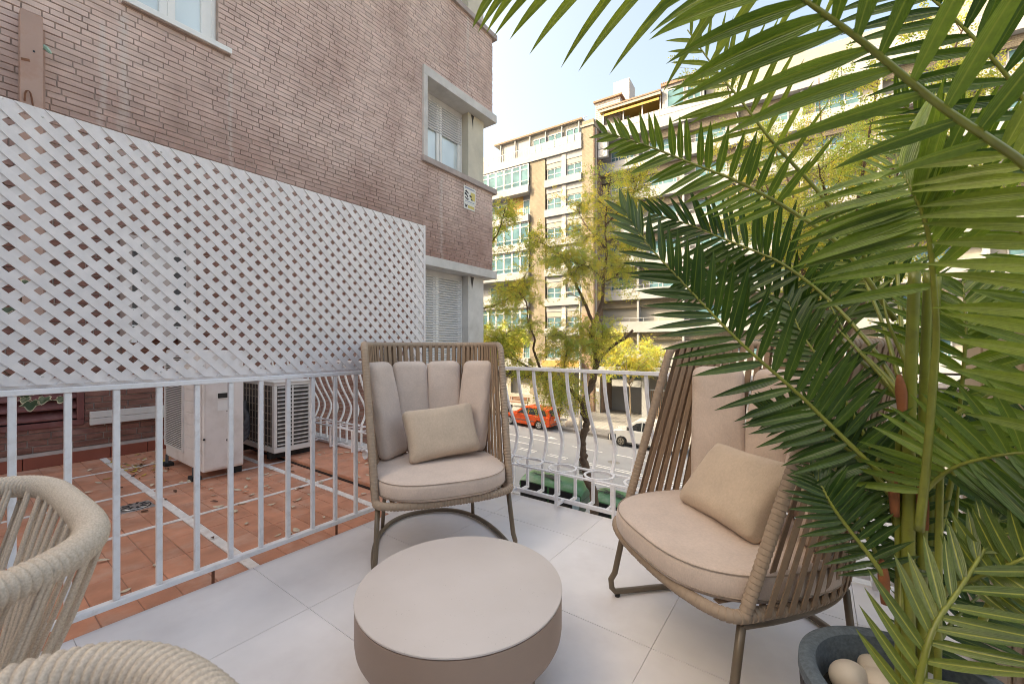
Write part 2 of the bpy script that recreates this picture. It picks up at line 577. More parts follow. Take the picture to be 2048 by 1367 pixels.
M['palm_leaf'] = leaf_mat('palm_leaflet', (0.070, 0.135, 0.018), (0.175, 0.265, 0.040), (0.25, 0.31, 0.055), 0.24, 0.29)
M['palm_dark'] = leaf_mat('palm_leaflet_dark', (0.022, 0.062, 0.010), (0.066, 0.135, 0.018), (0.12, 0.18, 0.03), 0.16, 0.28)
M['palm_yellow'] = leaf_mat('palm_leaflet_yellow', (0.115, 0.165, 0.028), (0.23, 0.30, 0.055), (0.26, 0.31, 0.08), 0.34, 0.4)
M['palm_rib'] = leaf_mat('palm_leaflet_ribbed', (0.060, 0.10, 0.018), (0.15, 0.195, 0.038), (0.36, 0.36, 0.06), 0.18, 0.3)
M['palm_stem'] = mat('palm_stem', (0.205, 0.225, 0.035), 0.38, 0.25, 10, 0.2, 40, 0.001, dirt=(0.11, 0.10, 0.02), dscale=22, damt=0.6)
M['palm_sheath'] = mat('palm_sheath', (0.26, 0.085, 0.03), 0.7, 0.3, 25, 0.4, 90, 0.002)


def tree_leaf(name, g, y):
    m, nt, b = nodes(name)
    at_ = nd(nt, 'ShaderNodeAttribute', attribute_name='tint').outputs['Fac']
    c = mixc(nt, at_, g, y)
    nt.links.new(c, b.inputs['Base Color'])
    b.inputs['Roughness'].default_value = 0.6
    tr = nd(nt, 'ShaderNodeBsdfTranslucent')
    nt.links.new(mixc(nt, 1.0, c, (1.8, 1.5, 0.7), 'MULTIPLY'), tr.inputs['Color'])
    mx = nd(nt, 'ShaderNodeMixShader'); mx.inputs[0].default_value = 0.5
    nt.links.new(b.outputs[0], mx.inputs[1]); nt.links.new(tr.outputs[0], mx.inputs[2])
    nt.links.new(mx.outputs[0], nt.nodes['Material Output'].inputs['Surface'])
    return m


M['tree_leaf'] = tree_leaf('autumn_leaf', (0.25, 0.36, 0.11), (0.55, 0.48, 0.15))
M['bark'] = mat('brown_bark', (0.13, 0.082, 0.056), 0.9, 0.35, 9, 0.9, 30, 0.02)
M['bark_pale'] = mat('pale_bark', (0.27, 0.21, 0.15), 0.9, 0.25, 9, 0.6, 30, 0.01)
# ================================================================== terrace floor
floor = MB().box(-2.25, 2.6, -1.6, 2.50, -0.16, -0.012).build('terrace_floor', M['grout'])
tag(floor, 'pale porcelain tiled terrace floor', None, None, 'structure')
TS, TG = 0.6165, 0.0022
tile_cache = {}
for i in range(-2, 8):
    for j in range(-5, 4):
        x0, x1 = -1.715 + TS * i, -1.715 + TS * (i + 1)
        y0, y1 = 0.90 + TS * j, 0.90 + TS * (j + 1)
        x0c, x1c, y0c, y1c = max(x0, -2.252), min(x1, 2.6), max(y0, -1.6), min(y1, 2.502)
        if x1c - x0c < 0.02 or y1c - y0c < 0.02: continue
        key = (round(x1c - x0c, 3), round(y1c - y0c, 3))
        if key not in tile_cache:
            w, h = key[0] / 2 - TG / 2, key[1] / 2 - TG / 2
            tile_cache[key] = MB().box(-w, w, -h, h, -0.0115, 0).mesh('floor_tile', M['porcelain'])
        inst('floor_tile', tile_cache[key], floor, ((x0c + x1c) / 2, (y0c + y1c) / 2, random.uniform(-0.0001, 0.0001)))

# ================================================================== neighbour's terracotta floor
NX0, NX1, NY0, NY1 = -5.73, -2.2525, -1.6, 2.56
nfloor = MB().box(NX0, NX1, NY0, NY1, -0.20, -0.0245).build('neighbour_terrace_floor', M['terra_grout'])
tag(nfloor, 'red terracotta tiled terrace floor beyond the white railing', None, None, 'structure')
xl = [-5.08, -4.17, -3.31, -2.455]          # white joints running along Y
yl = [-0.76, 0.075, 0.925, 1.775]           # white joints running along X
tw_x, tw_y = 0.2865, 0.1417
bays_x = [NX0] + xl + [NX1]
bays_y = [NY0] + yl + [NY1]
tiles = []
for a in range(len(bays_x) - 1):
    for b in range(len(bays_y) - 1):
        xa, xb = bays_x[a] + (0.0 if a == 0 else 0.02), bays_x[a + 1] - (0 if a == len(bays_x) - 2 else 0.02)
        ya, yb = bays_y[b] + (0.0 if b == 0 else 0.026), bays_y[b + 1] - (0 if b == len(bays_y) - 2 else 0.026)
        nx = max(1, round((xb - xa) / tw_x)); ny = max(1, round((yb - ya) / tw_y))
        for i in range(nx):
            for j in range(ny):
                tiles.append((xa + (xb - xa) * i / nx, xa + (xb - xa) * (i + 1) / nx, ya + (yb - ya) * j / ny, ya + (yb - ya) * (j + 1) / ny))
def tkey(t):
    p = proj(V(((t[0] + t[1]) / 2, (t[2] + t[3]) / 2, 0)))
    if p is None or not (-60 < p[0] < 1000 and p[1] < 1420): return 99
    return p[2]
tiles.sort(key=tkey)
rest = MB()
tc = {}
for k, (xa, xb, ya, yb) in enumerate(tiles):
    w, h = (xb - xa) / 2 - 0.0022, (yb - ya) / 2 - 0.0022
    zj = random.uniform(-0.0008, 0.0008)
    if k < 290:
        key = (round(w, 3), round(h, 3))
        if key not in tc:
            tc[key] = MB().box(-w, w, -h, h, -0.012, 0).mesh('terracotta_tile', M['terracotta'], bevel=0.0015, seg=1)
        inst('terracotta_tile', tc[key], nfloor, ((xa + xb) / 2, (ya + yb) / 2, -0.021 + zj))
    else:
        rest.box((xa + xb) / 2 - w, (xa + xb) / 2 + w, (ya + yb) / 2 - h, (ya + yb) / 2 + h, -0.033, -0.021 + zj)
tag(rest.build('terracotta_tile', M['terracotta'], nfloor), None, None, None, 'stuff')
for x in xl:
    MB().box(x - 0.018, x + 0.018, NY0, NY1, -0.033, -0.0195).build('white_joint', M['line_white'], nfloor)
for k, y in enumerate(yl):
    for a in range(len(bays_x) - 1):
        xa = bays_x[a] + (0 if a == 0 else 0.0185); xb = bays_x[a + 1] - (0 if a == len(bays_x) - 2 else 0.0185)
        MB().box(xa, xb, y - 0.024, y + 0.024, -0.033, -0.0193).build('white_joint', M['line_white'], nfloor)
# raised strip of old tiles along the outer edge, with its dark broken joint
mb = MB()
for k in range(12):
    x0 = NX0 + 0.29 * k
    mb.box(x0 + 0.002, min(x0 + 0.288, NX1), 1.975, 2.268, -0.02, 0.012)
    mb.box(x0 + 0.002, min(x0 + 0.288, NX1), 2.272, 2.56, -0.02, 0.010)
tag(mb.build('edge_slab', M['terracotta'], nfloor, bevel=0.003, seg=1), 'darker raised tile strip along the terrace edge')
MB().box(NX0, NX1, 1.955, 1.974, -0.03, -0.014).build('open_joint', M['black'], nfloor)
# terracotta skirting along the brick wall with its grey cement fillet
for k in range(15):
    y0 = -1.6 + 0.2865 * k
    if y0 > 2.5: break
    MB().box(-5.745, -5.722, y0 + 0.002, min(y0 + 0.2845, 2.56), -0.02, 0.088).build('skirting_tile', M['terra_skirt'], nfloor, bevel=0.003, seg=1)
MB().add([(-5.722, -1.6, 0.088), (-5.722, 2.56, 0.088), (-5.765, -1.6, 0.115), (-5.765, 2.56, 0.115)], [(0, 1, 3, 2)]).build('cement_fillet', mat('cement_fillet', (0.37, 0.28, 0.245), 0.9, 0.2, 8), nfloor)
# curb of rough stone under the outer railing
MB().box(-5.765, -2.2525, 2.563, 2.69, -0.30, 0.045).build('edge_curb', M['stone'], nfloor, bevel=0.006)

# drain cover
dr = thing('drain_cover', 'square steel floor drain with a round slotted grate in the red tiles', 'drain', (-3.815, 0.78, -0.02))
MB().box(-3.905, -3.725, 0.69, 0.87, -0.021, -0.0165).build('frame', M['stainless'], dr, bevel=0.002)
MB().lathe([(0.084, 0), (0.084, 0.0022)], 32, (-3.815, 0.78, -0.0164)).build('dark_ring', M['black'], dr)
mb = MB().lathe([(0.076, 0), (0.074, 0.004), (0.03, 0.0055)], 32, (-3.815, 0.78, -0.0141))
mb.build('grate', M['stainless'], dr)
for k in range(9):
    a = 2 * math.pi * k / 9
    c = V((-3.815 + 0.052 * math.cos(a), 0.78 + 0.052 * math.sin(a), -0.0086))
    MB().obox(c, (0.019 * math.cos(a), 0.019 * math.sin(a), 0), (-0.007 * math.sin(a), 0.007 * math.cos(a), 0), (0, 0, 0.0016)).build('slot', M['black'], dr)

# ================================================================== left railing
RX = -2.27
rail = thing('side_railing', 'straight white metal railing under the lattice between the two terraces', 'railing', (RX, 1.0, 0.0))
MB().box(RX - 0.016, RX + 0.014, -1.5, 2.462, 0.924, 0.945).build('top_rail', M['white_paint'], rail, bevel=0.003)
MB().box(RX - 0.018, RX + 0.018, -1.5, 2.462, 0.056, 0.080).build('bottom_rail', M['white_paint'], rail, bevel=0.003)
bal = MB().box(-0.0098, 0.0098, -0.0105, 0.0105, 0.0805, 0.9235).mesh('baluster', M['white_paint'], bevel=0.0025, seg=1)
y = 0.2714 - 0.1345 * 12
while y < 2.45:
    inst('baluster', bal, rail, (RX, y, 0))
    y += 0.1345
for yy in (-1.2, 0.74, 1.36, 2.3):
    MB().box(RX - 0.012, RX - 0.002, yy - 0.005, yy + 0.005, -0.02, 0.0555).build('foot', M['rust'], rail)

# ================================================================== lattice screen
LX = -2.285
lat = thing('lattice_screen', 'white diagonal wooden lattice privacy screen fixed on the railing', 'lattice', (LX, 1.0, 0.955))
LY0, LY1, LZ0, LZ1 = -0.75, 2.035, 0.957, 1.965
PY = 0.0733
SW = 0.0286
def clip_slat(c, sgn):
    """slat centre line z = sgn*(y) + c, clipped as a parallelogram to the panel; returns polygon (y,z)"""
    hw = SW / math.sqrt(2)                # half width measured along y at 45 degrees... full = SW*sqrt2
    hw = SW * math.sqrt(2) / 2
    poly = []
    # band |y - y_c(z)| <= hw ; clip by the rectangle
    pts = []
    zlo, zhi = LZ0, LZ1
    def yc(z): return (z - c) / sgn
    quad = [(yc(zlo) - hw, zlo), (yc(zlo) + hw, zlo), (yc(zhi) + hw, zhi), (yc(zhi) - hw, zhi)]
    def clip(poly, f):
        out = []
        for i in range(len(poly)):
            p, q = poly[i], poly[(i + 1) % len(poly)]
            fp, fq = f(p), f(q)
            if fp >= 0: out.append(p)
            if fp * fq < 0:
                t = fp / (fp - fq)
                out.append((p[0] + (q[0] - p[0]) * t, p[1] + (q[1] - p[1]) * t))
        return out
    quad = clip(quad, lambda p: p[0] - LY0)
    quad = clip(quad, lambda p: LY1 - p[0]) if quad else quad
    return quad
k = 0
for sgn, x0, th in ((-1, LX + 0.0005, 0.0052), (1, LX - 0.0005, -0.0052)):
    kk = int((LY1 - LY0 + LZ1 - LZ0) / PY) + 4
    for i in range(-2, kk):
        if sgn < 0: c = LZ0 + LY0 + PY * i + 0.0133
        else: c = LZ0 - LY1 + PY * i + 0.012
        poly = clip_slat(c, sgn)
        if len(poly) < 3: continue
        area = 0.5 * abs(sum(poly[i][0] * poly[(i + 1) % len(poly)][1] - poly[(i + 1) % len(poly)][0] * poly[i][1] for i in range(len(poly))))
        if area < 2e-4: continue
        MB().prism(poly, (x0 + random.uniform(0, 0.0004), 0, 0), (0, 1, 0), (0, 0, 1), (th, 0, 0)).build('slat', M['lattice'], lat)
MB().box(LX - 0.025, LX - 0.0062, LY0, LY1, LZ0 - 0.012, LZ0 + 0.022).build('bottom_batten', M['lattice'], lat)
MB().box(LX - 0.025, LX - 0.0062, LY0, LY1, LZ1 - 0.028, LZ1 + 0.004).build('top_batten', M['lattice'], lat)
MB().box(LX - 0.03, LX + 0.0085, LY1 + 0.0005, LY1 + 0.016, LZ0 - 0.012, LZ1 + 0.004).build('end_batten', M['lattice'], lat)
nail = MB().lathe([(0.004, 0), (0.003, 0.002)], 8).mesh('nail', M['stone'])
for y in (0.21, 0.55, 0.95, 1.4, 1.8):
    for z in (LZ0 + 0.03, LZ1 - 0.03):
        inst('nail', nail, lat, (LX + 0.0057, y, z), Matrix.Rotation(rad(90), 4, 'Y'))

# ================================================================== belly railing (ours and the neighbour's)
FY = 2.48
def belly_railing(name, label, x0, x1, xs, ring_xs, post_xs, wall_end=None):
    r = thing(name, label, 'railing', ((x0 + x1) / 2, FY, 0), None)
    MB().box(x0, x1, FY - 0.017, FY + 0.017, 0.922, 0.945).build('top_rail', M['white_paint'], r, bevel=0.003)
    MB().box(x0, x1, FY + 0.03, FY + 0.055, 0.02, 0.045).build('bottom_rail', M['white_paint'], r, bevel=0.002)
    MB().box(x0, x1, FY - 0.075, FY - 0.055, 0.243, 0.255).build('shelf_bar', M['white_paint'], r, bevel=0.002)
    MB().box(x0, x1, FY + 0.115, FY + 0.135, 0.243, 0.255).build('shelf_bar', M['white_paint'], r, bevel=0.002)
    # one swelling baluster, shared
    prof = crom([(0, 0, 0.9215), (0, 0.018, 0.80), (0, 0.065, 0.66), (0, 0.125, 0.54), (0, 0.165, 0.46), (0, 0.178, 0.40), (0, 0.165, 0.335), (0, 0.14, 0.28), (0, 0.125, 0.2555)], 26)
    mb = MB()
    vs_ = []; fs_ = []
    for i, p in enumerate(prof):
        t = (prof[min(i + 1, 25)] - prof[max(i - 1, 0)]).normalized()
        nrm = V((1, 0, 0)).cross(t).normalized()
        for sx, sn in ((-1, -1), (1, -1), (1, 1), (-1, 1)):
            vs_.append(p + V((sx * 0.0092, 0, 0)) + nrm * (sn * 0.0082))
    for i in range(25):
        for k_ in range(4):
            fs_.append((i * 4 + k_, i * 4 + (k_ + 1) % 4, (i + 1) * 4 + (k_ + 1) % 4, (i + 1) * 4 + k_))
    fs_ += [(3, 2, 1, 0), (100, 101, 102, 103)]
    me = MB().add(vs_, fs_).mesh('baluster', M['white_paint'], smooth='auto')
    for x in xs:
        inst('baluster', me, r, (x, FY, 0))
    pst = MB().box(-0.009, 0.009, -0.009, 0.009, 0.0455, 0.2425).mesh('post', M['white_paint'])
    foot = MB().box(-0.009, 0.009, -0.125, -0.0, 0.0215, 0.0395).mesh('foot_bar', M['white_paint'])
    for x in xs:
        m = inst('post', pst, r, (x, FY + 0.125, 0))
        inst('foot_bar', MB_foot_far, r, (x, FY + 0.134, 0)) if MB_foot_far else None
    for x in post_xs:
        inst('post', pst, r, (x, FY - 0.065, 0.0))
        inst('foot_bar', MB_foot_near, r, (x, FY + 0.03, 0)) if MB_foot_near else None
    # flat rings that hold flower pots
    ring = MB()
    n_ = 40
    vs_ = []
    for k_ in range(n_):
        a = 2 * math.pi * k_ / n_
        for rr_, z in ((0.084, 0), (0.100, 0), (0.100, 0.006), (0.084, 0.006)):
            vs_.append((rr_ * math.cos(a), rr_ * math.sin(a), z))
    ring.add(vs_, [(k_ * 4 + q, k_ * 4 + (q + 1) % 4, ((k_ + 1) % n_) * 4 + (q + 1) % 4, ((k_ + 1) % n_) * 4 + q) for k_ in range(n_) for q in range(4)])
    me = ring.mesh('pot_ring', M['white_paint'])
    for x in ring_xs:
        inst('pot_ring', me, r, (x, FY + 0.03, 0.2555))
    return r
MB_foot_far = MB().box(-0.009, 0.009, -0.079, 0.0, 0.0275, 0.0455).mesh('foot_bar', M['white_paint'])
MB_foot_near = MB().box(-0.009, 0.009, -0.104, -0.0005, 0.0275, 0.0455).mesh('foot_bar', M['white_paint'])
xs = [-1.76 + 0.1345 * k for k in range(-3, 27)]
belly_railing('belly_railing', 'white railing with swelling balusters and pot rings at the front of our terrace', -2.248, 1.9, xs,
              [-1.945 + 0.27 * k for k in range(0, 14)], [-1.40 + 0.403 * k for k in range(-2, 8)])
xs = [-2.41 - 0.1345 * k for k in range(0, 25)]
nr = belly_railing('belly_railing', 'white railing with swelling balusters at the far edge of the red tiled terrace', -5.72, -2.2925, xs,
                   [-2.60 - 0.27 * k for k in range(0, 12)], [-2.55 - 0.403 * k for k in range(0, 8)])
mb = MB()
mb.tube([(-3.42, 2.40, 0.075), (-3.42, 2.33, 0.075)], 0.045, 20, caps=False)
mb.tube([(-3.42, 2.40, 0.075), (-3.42, 2.33, 0.075)], 0.040, 20, caps=False)
o = mb.build('pipe_stub', M['white_paint'], None, smooth=True, fix=False)
tag(o, 'short white pipe ring lying by the foot of the far railing', 'pipe')

# ================================================================== fallen leaves
leaf_meshes = []
for q in range(4):
    mb = MB()
    L, w = 0.034 + 0.008 * q, 0.011 + 0.002 * q
    vs_ = []
    for i in range(6):
        u = i / 5
        ww = w * math.sin(math.pi * min(1, u * 0.97 + 0.02)) ** 0.8
        z = 0.006 * math.sin(u * 3 + q) + 0.004
        vs_ += [(L * (u - .5) * 2 * .6, -ww, z + 0.003), (L * (u - .5) * 2 * .6, 0, z), (L * (u - .5) * 2 * .6, ww, z + 0.004)]
    fs_ = []
    for i in range(5):
        fs_ += [(i * 3, i * 3 + 1, i * 3 + 4, i * 3 + 3), (i * 3 + 1, i * 3 + 2, i * 3 + 5, i * 3 + 4)]
    leaf_meshes.append((vs_, fs_))
LFM = [mat('dry_leaf_pale', (0.60, 0.50, 0.38), 0.8, 0.2, 30), mat('dry_leaf_yellow', (0.50, 0.36, 0.07), 0.8, 0.2, 30), mat('dry_leaf_brown', (0.11, 0.05, 0.03), 0.8, 0.2, 30)]
lm = [[MB().add(*g).mesh('fallen_leaf', m_, smooth=True, fix=False) for m_ in LFM] for g in leaf_meshes]
spots = []
rl = random.Random(11)
for _ in range(70): spots.append((rl.gauss(-5.0, 0.32), rl.gauss(1.08, 0.13), rl.choice([0, 1, 1, 0, 2])))
for _ in range(60): spots.append((rl.uniform(-5.2, -2.5), rl.uniform(0.3, 1.9), rl.choice([0, 0, 0, 0, 2])))
for _ in range(26): spots.append((rl.uniform(-4.2, -2.4), rl.uniform(1.0, 1.95), 0))
for _ in range(22): spots.append((rl.uniform(-4.2, -2.5), rl.uniform(2.0, 2.5), 0))
n_l = 0
for (x, y, c) in spots:
    if x < -5.68 or -5.0 < x < -4.05 and 1.22 < y < 2.2: continue
    z = -0.0185 if y < 1.95 else 0.0135
    o = bpy.data.objects.new('fallen_leaf', lm[rl.randrange(4)][c]); link(o)
    o.location = (x, y, z); o.rotation_euler = (rl.uniform(-.15, .15), rl.uniform(-.15, .15), rl.uniform(0, 6.28))
    s_ = rl.uniform(0.6, 1.1); o.scale = (s_, s_, s_)
    lab = ['pale dry leaf lying on the red tiles', 'yellow fallen leaf lying on the red tiles', 'dark brown curled leaf lying on the red tiles'][c]
    tag(o, lab, 'leaf', ['pale leaves on the red tiles', 'yellow leaves on the red tiles', 'brown leaves on the red tiles'][c])
# ================================================================== brick building on the left
BX = -5.77
BYC = 7.155
bb = thing('brick_building', 'brown brick apartment building with deep corner windows left of the terrace', 'building', (-5.9, 3.0, -6.3))
ZT = 11.2  # unseen wall top, kept low to let in more sky light
# openings in the wall, (y0, y1, z0, z1)
W1 = (1.075, 1.925, 4.70, 6.35)          # white window upper left
W2 = (5.19, BYC + 0.1, 4.56, 6.06)       # corner window
W3 = (5.00, BYC + 0.1, -0.45, 2.60)      # corner window with the shutter down
W4 = (5.19, BYC + 0.1, 7.99, 9.50)       # corner window above
LV = (-0.9, 0.80, 0.335, 0.82)           # louvre
ops = [W1, W2, W3, W4, LV]
# mortar backing, cut round the openings: horizontal slices
zs = sorted(set([-1.2, 11.0] + [v for o_ in ops for v in o_[2:]]))
wall = MB()
for za, zb in zip(zs[:-1], zs[1:]):
    zm = (za + zb) / 2
    cuts = sorted([(o_[0], o_[1]) for o_ in ops if o_[2] < zm < o_[3]])
    y = -26.0
    for a, b in cuts + [(BYC - 0.006, BYC)]:
        if a > y: wall.box(BX - 0.42, BX - 0.010, y, min(a, BYC - 0.006), za, zb)
        y = max(y, b)
wall.box(BX - 0.42, BX - 0.009, -26.0, BYC - 0.006, 11.0, ZT)
wall.box(BX - 0.42, BX - 0.009, -26.0, BYC - 0.006, -6.4, -1.2)
wl_o = wall.build('wall', M['mortar'], bb)
# street front and unseen rest of the block, stepped and stretched to set shade
MB().box(-12.0, BX - 0.425, -26.0, BYC - 0.45, -6.4, ZT).build('block', M['smoke_plain'], bb)
MB().box(-75.0, -12.005, -26.0, BYC - 0.40, -6.4, 21.5).build('shade_block', M['smoke_plain'], bb)
sf = MB()
for za, zb in ((-6.4, -0.45), (2.60, 4.56), (6.06, 7.99), (9.50, ZT)):
    sf.box(-11.99, BX - 0.009, BYC - 0.447, BYC - 0.0065, za, zb)
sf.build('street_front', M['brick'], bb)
# bricks, one course every 60 mm, stretchers and headers mixed
bst = random.Random(3)
PITCH, BH = 0.060, 0.0505
bricks = []
z = -1.2
row = 0
while z < 10.9:
    y = -0.75 - (row * 0.37 % 0.5) - bst.uniform(0, 0.1)
    kind = bst.random() < 0.5
    while y < BYC:
        L = 0.243 if kind else 0.115
        kind = (bst.random() < 0.72) if not kind else (bst.random() < 0.42)
        a, b = y, min(y + L, BYC)
        y += L + 0.010
        if b < -0.8 or b - a < 0.03: continue
        z1 = z + BH
        segs = [(a, b)]
        for o_ in ops:
            if o_[2] - 0.005 < (z + z1) / 2 < o_[3] + 0.005:
                ns = []
                for (p, q) in segs:
                    if q <= o_[0] or p >= o_[1]: ns.append((p, q)); continue
                    if p < o_[0] - 0.02: ns.append((p, o_[0] - 0.004))
                    if q > o_[1] + 0.02: ns.append((o_[1] + 0.004, q))
                segs = ns
        for s_ in segs: bricks.append((s_[0], s_[1], z, z1))
    z += PITCH
    row += 1
# the 300 that show largest: nearest, in frame, and neither behind the lattice nor the condensers
def bscore(b):
    c = V((BX, (b[0] + b[1]) / 2, (b[2] + b[3]) / 2))
    p = proj(c)
    if p is None or not (0 <= p[0] <= 1000 and 0 <= p[1] <= 1367): return 1e9
    top = 187 + 0.31 * p[0]
    bot = 780 - 0.056 * p[0]
    if top - 5 < p[1] < bot + 14: return 1e9
    if p[1] > bot and p[0] > 330 and p[0] < 620: return 1e9
    if p[1] > bot and p[0] < 178 and p[1] < 830: return 1e9
    return p[2] * (0.25 / (b[1] - b[0])) ** 0.7
bricks.sort(key=bscore)
singles = [b for b in bricks[:292] if bscore(b) < 1e8]
rest = bricks[len(singles):]
bm_cache = {}
for (a, b, z0, z1) in singles:
    key = round(b - a, 3)
    if key not in bm_cache:
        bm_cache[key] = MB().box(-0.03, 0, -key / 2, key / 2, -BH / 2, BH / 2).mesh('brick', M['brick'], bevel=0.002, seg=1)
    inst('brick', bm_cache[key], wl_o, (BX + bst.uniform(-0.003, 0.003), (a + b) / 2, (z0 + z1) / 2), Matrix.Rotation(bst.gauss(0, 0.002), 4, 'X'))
mb = MB()
for (a, b, z0, z1) in rest:
    x = BX + bst.uniform(-0.003, 0.003); j = bst.gauss(0, 0.0004)
    vv = [(x - 0.03, a, z0 + j), (x - 0.003, a, z0 + j), (x - 0.003, b, z0), (x - 0.03, b, z0), (x - 0.03, a, z1 + j), (x - 0.003, a, z1 + j), (x - 0.003, b, z1), (x - 0.03, b, z1),
          (x, a + .002, z0 + j + .0015), (x, b - .002, z0 + .0015), (x, b - .002, z1 - .0015), (x, a + .002, z1 + j - .0015)]
    mb.add(vv, [(8, 9, 10, 11), (1, 2, 9, 8), (2, 6, 10, 9), (6, 5, 11, 10), (5, 1, 8, 11), (0, 1, 5, 4), (2, 3, 7, 6), (4, 5, 6, 7), (0, 3, 2, 1)])
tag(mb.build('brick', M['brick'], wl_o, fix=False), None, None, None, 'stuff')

# ---- upper left white window
def frame_part(mb, y0, y1, z0, z1, w, x0, x1):
    mb.box(x0, x1, y0, y1, z0, z0 + w); mb.box(x0, x1, y0, y1, z1 - w, z1)
    mb.box(x0, x1, y0, y0 + w, z0 + w, z1 - w); mb.box(x0, x1, y1 - w, y1, z0 + w, z1 - w)
y0, y1, z0, z1 = W1
mb = MB()
frame_part(mb, y0 + 0.002, y1 - 0.002, z0 + 0.002, z1 - 0.002, 0.045, BX - 0.14, BX - 0.06)
mb.box(BX - 0.135, BX - 0.065, (y0 + y1) / 2 - 0.11, (y0 + y1) / 2 - 0.04, z0 + 0.047, z1 - 0.047)
mb.box(BX - 0.115, BX - 0.055, (y0 + y1) / 2 - 0.04, (y0 + y1) / 2 + 0.03, z0 + 0.047, z1 - 0.047)
mb.box(BX - 0.13, BX - 0.07, y1 - 0.145, y1 - 0.047, z0 + 0.047, z1 - 0.047)
f1 = mb.build('window', M['white_pvc'], bb, bevel=0.003, seg=1)
MB().box(BX - 0.112, BX - 0.106, y0 + 0.045, y1 - 0.045, z0 + 0.045, z1 - 0.045).build('pane', M['glass_near'], f1)
MB().box(BX - 0.20, BX - 0.17, (y0 + y1) / 2 - 0.02, y1 - 0.02, z0, z1).build('curtain', M['curtain'], f1)
MB().box(BX - 0.30, BX - 0.29, y0, y1, z0, z1).build('dark_room', M['ac_dark'], f1)
MB().box(BX - 0.14, BX + 0.06, y0 - 0.01, y1 + 0.13, z0 - 0.065, z0).build('sill', M['white_pvc'], f1, bevel=0.004)
MB().box(BX - 0.10, BX + 0.045, y0 - 0.005, y1 + 0.12, z0 - 0.078, z0 - 0.0655).build('sill_mortar', M['mortar'], f1)
for yy in (y0 - 0.001, y1 + 0.001):
    s_ = 1 if yy < y0 else -1
    MB().box(BX - 0.14, BX - 0.004, min(yy, yy - s_ * 0.012), max(yy, yy - s_ * 0.012), z0, z1).build('reveal', M['mortar'], f1)

# ---- corner windows with cast stone surround, recessed pilaster, shutter
def corner_window(op, sill, shutter_to, jamb=True, sill_m='brown_sill', head_h=0.17, pil='cream_stone', pane=True):
    y0, y1, z0, z1 = op
    ye = BYC
    mb = MB()
    # head slab, wraps the corner and juts out
    mb.box(BX - 0.44, BX + 0.05, y0 - 0.07, ye + 0.09, z1 - 0.02, z1 + head_h - 0.02)
    if jamb:
        mb.box(BX - 0.44, BX + 0.05, y0 - 0.07, y0 + 0.02, z0 + 0.0005, z1 - 0.0205)
    hd = mb.build('window', M['stone'], bb, bevel=0.006)
    MB().box(BX - 0.44, BX + 0.06, y0 - 0.09, ye + 0.10, z0 - 0.105, z0).build('sill', M[sill_m], hd, bevel=0.006)
    MB().box(BX - 0.43, BX - 0.16, ye - 0.62, ye - 0.12, z0 + 0.001, z1 - 0.021).build('pilaster', M[pil], hd, bevel=0.004)
    # frame, at the bottom of the recess
    xa, xb = BX - 0.40, BX - 0.34
    ya, yb = y0 + 0.021, ye - 0.621
    zt = z1 - 0.021
    zs_ = shutter_to
    mb = MB()
    frame_part(mb, ya, yb, z0 + 0.001, zt, 0.05, xa, xb)
    ym = (ya + yb) / 2
    mb.box(xa + 0.005, xb - 0.005, ym - 0.075, ym - 0.003, z0 + 0.052, zt - 0.05)
    mb.box(xa + 0.002, xb + 0.004, ym + 0.002, ym + 0.07, z0 + 0.052, zt - 0.05)
    mb.box(xa + 0.005, xb - 0.004, yb - 0.13, yb - 0.052, z0 + 0.052, zt - 0.05)
    mb.build('frame', M['white_pvc'], hd, bevel=0.003, seg=1)
    MB().box(xa + 0.02, xa + 0.026, ya + 0.05, yb - 0.05, z0 + 0.05, zt - 0.05).build('pane', M['glass_near'], hd)
    MB().box(xa - 0.04, xa - 0.035, ya, yb, z0 + 0.001, zt).build('inner_blind', M['curtain'], hd)
    nsl = int((zt - 0.05 - zs_) / 0.05)
    sl = MB()
    prof = [(0, 0.002), (0.012, 0.006), (0.018, 0.020), (0.013, 0.036), (0, 0.044)]
    sl.prism(prof, (0, ya + 0.03, 0), (1, 0, 0), (0, 0, 1), (0, yb - ya - 0.06, 0))
    me = sl.mesh('shutter_slat', M['shutter_white'], smooth=False)
    for k_ in range(nsl):
        inst('shutter_slat', me, hd, (xb - 0.008, 0, zs_ + 0.05 * k_))
    MB().box(xb - 0.01, xb + 0.006, ya + 0.01, yb - 0.01, zt - 0.09, zt - 0.001).build('shutter_box', M['shutter_white'], hd)
    return hd
corner_window(W2, None, 5.36)
corner_window(W3, None, 0.0, jamb=True, sill_m='stone', head_h=0.17, pil='stone')
corner_window(W4, None, 8.9)
# soot mark under the lintel drip is part of the stone's own staining: small wedge of dark crust
MB().prism([(0, 0), (0.11, 0), (0.075, -0.16), (0.05, -0.27), (0.03, -0.15)], (BX - 0.157, 6.60, 2.57), (0, 1, 0), (0, 0, 1), (0.002, 0, 0)).build('soot_crust', M['ac_dark'], bb)
MB().prism([(0, 0), (0.10, 0), (0.07, -0.10), (0.06, -0.30), (0.035, -0.14)], (BX - 0.157, 6.62, 6.03), (0, 1, 0), (0, 0, 1), (0.002, 0, 0)).build('soot_crust', M['ac_dark'], bb)

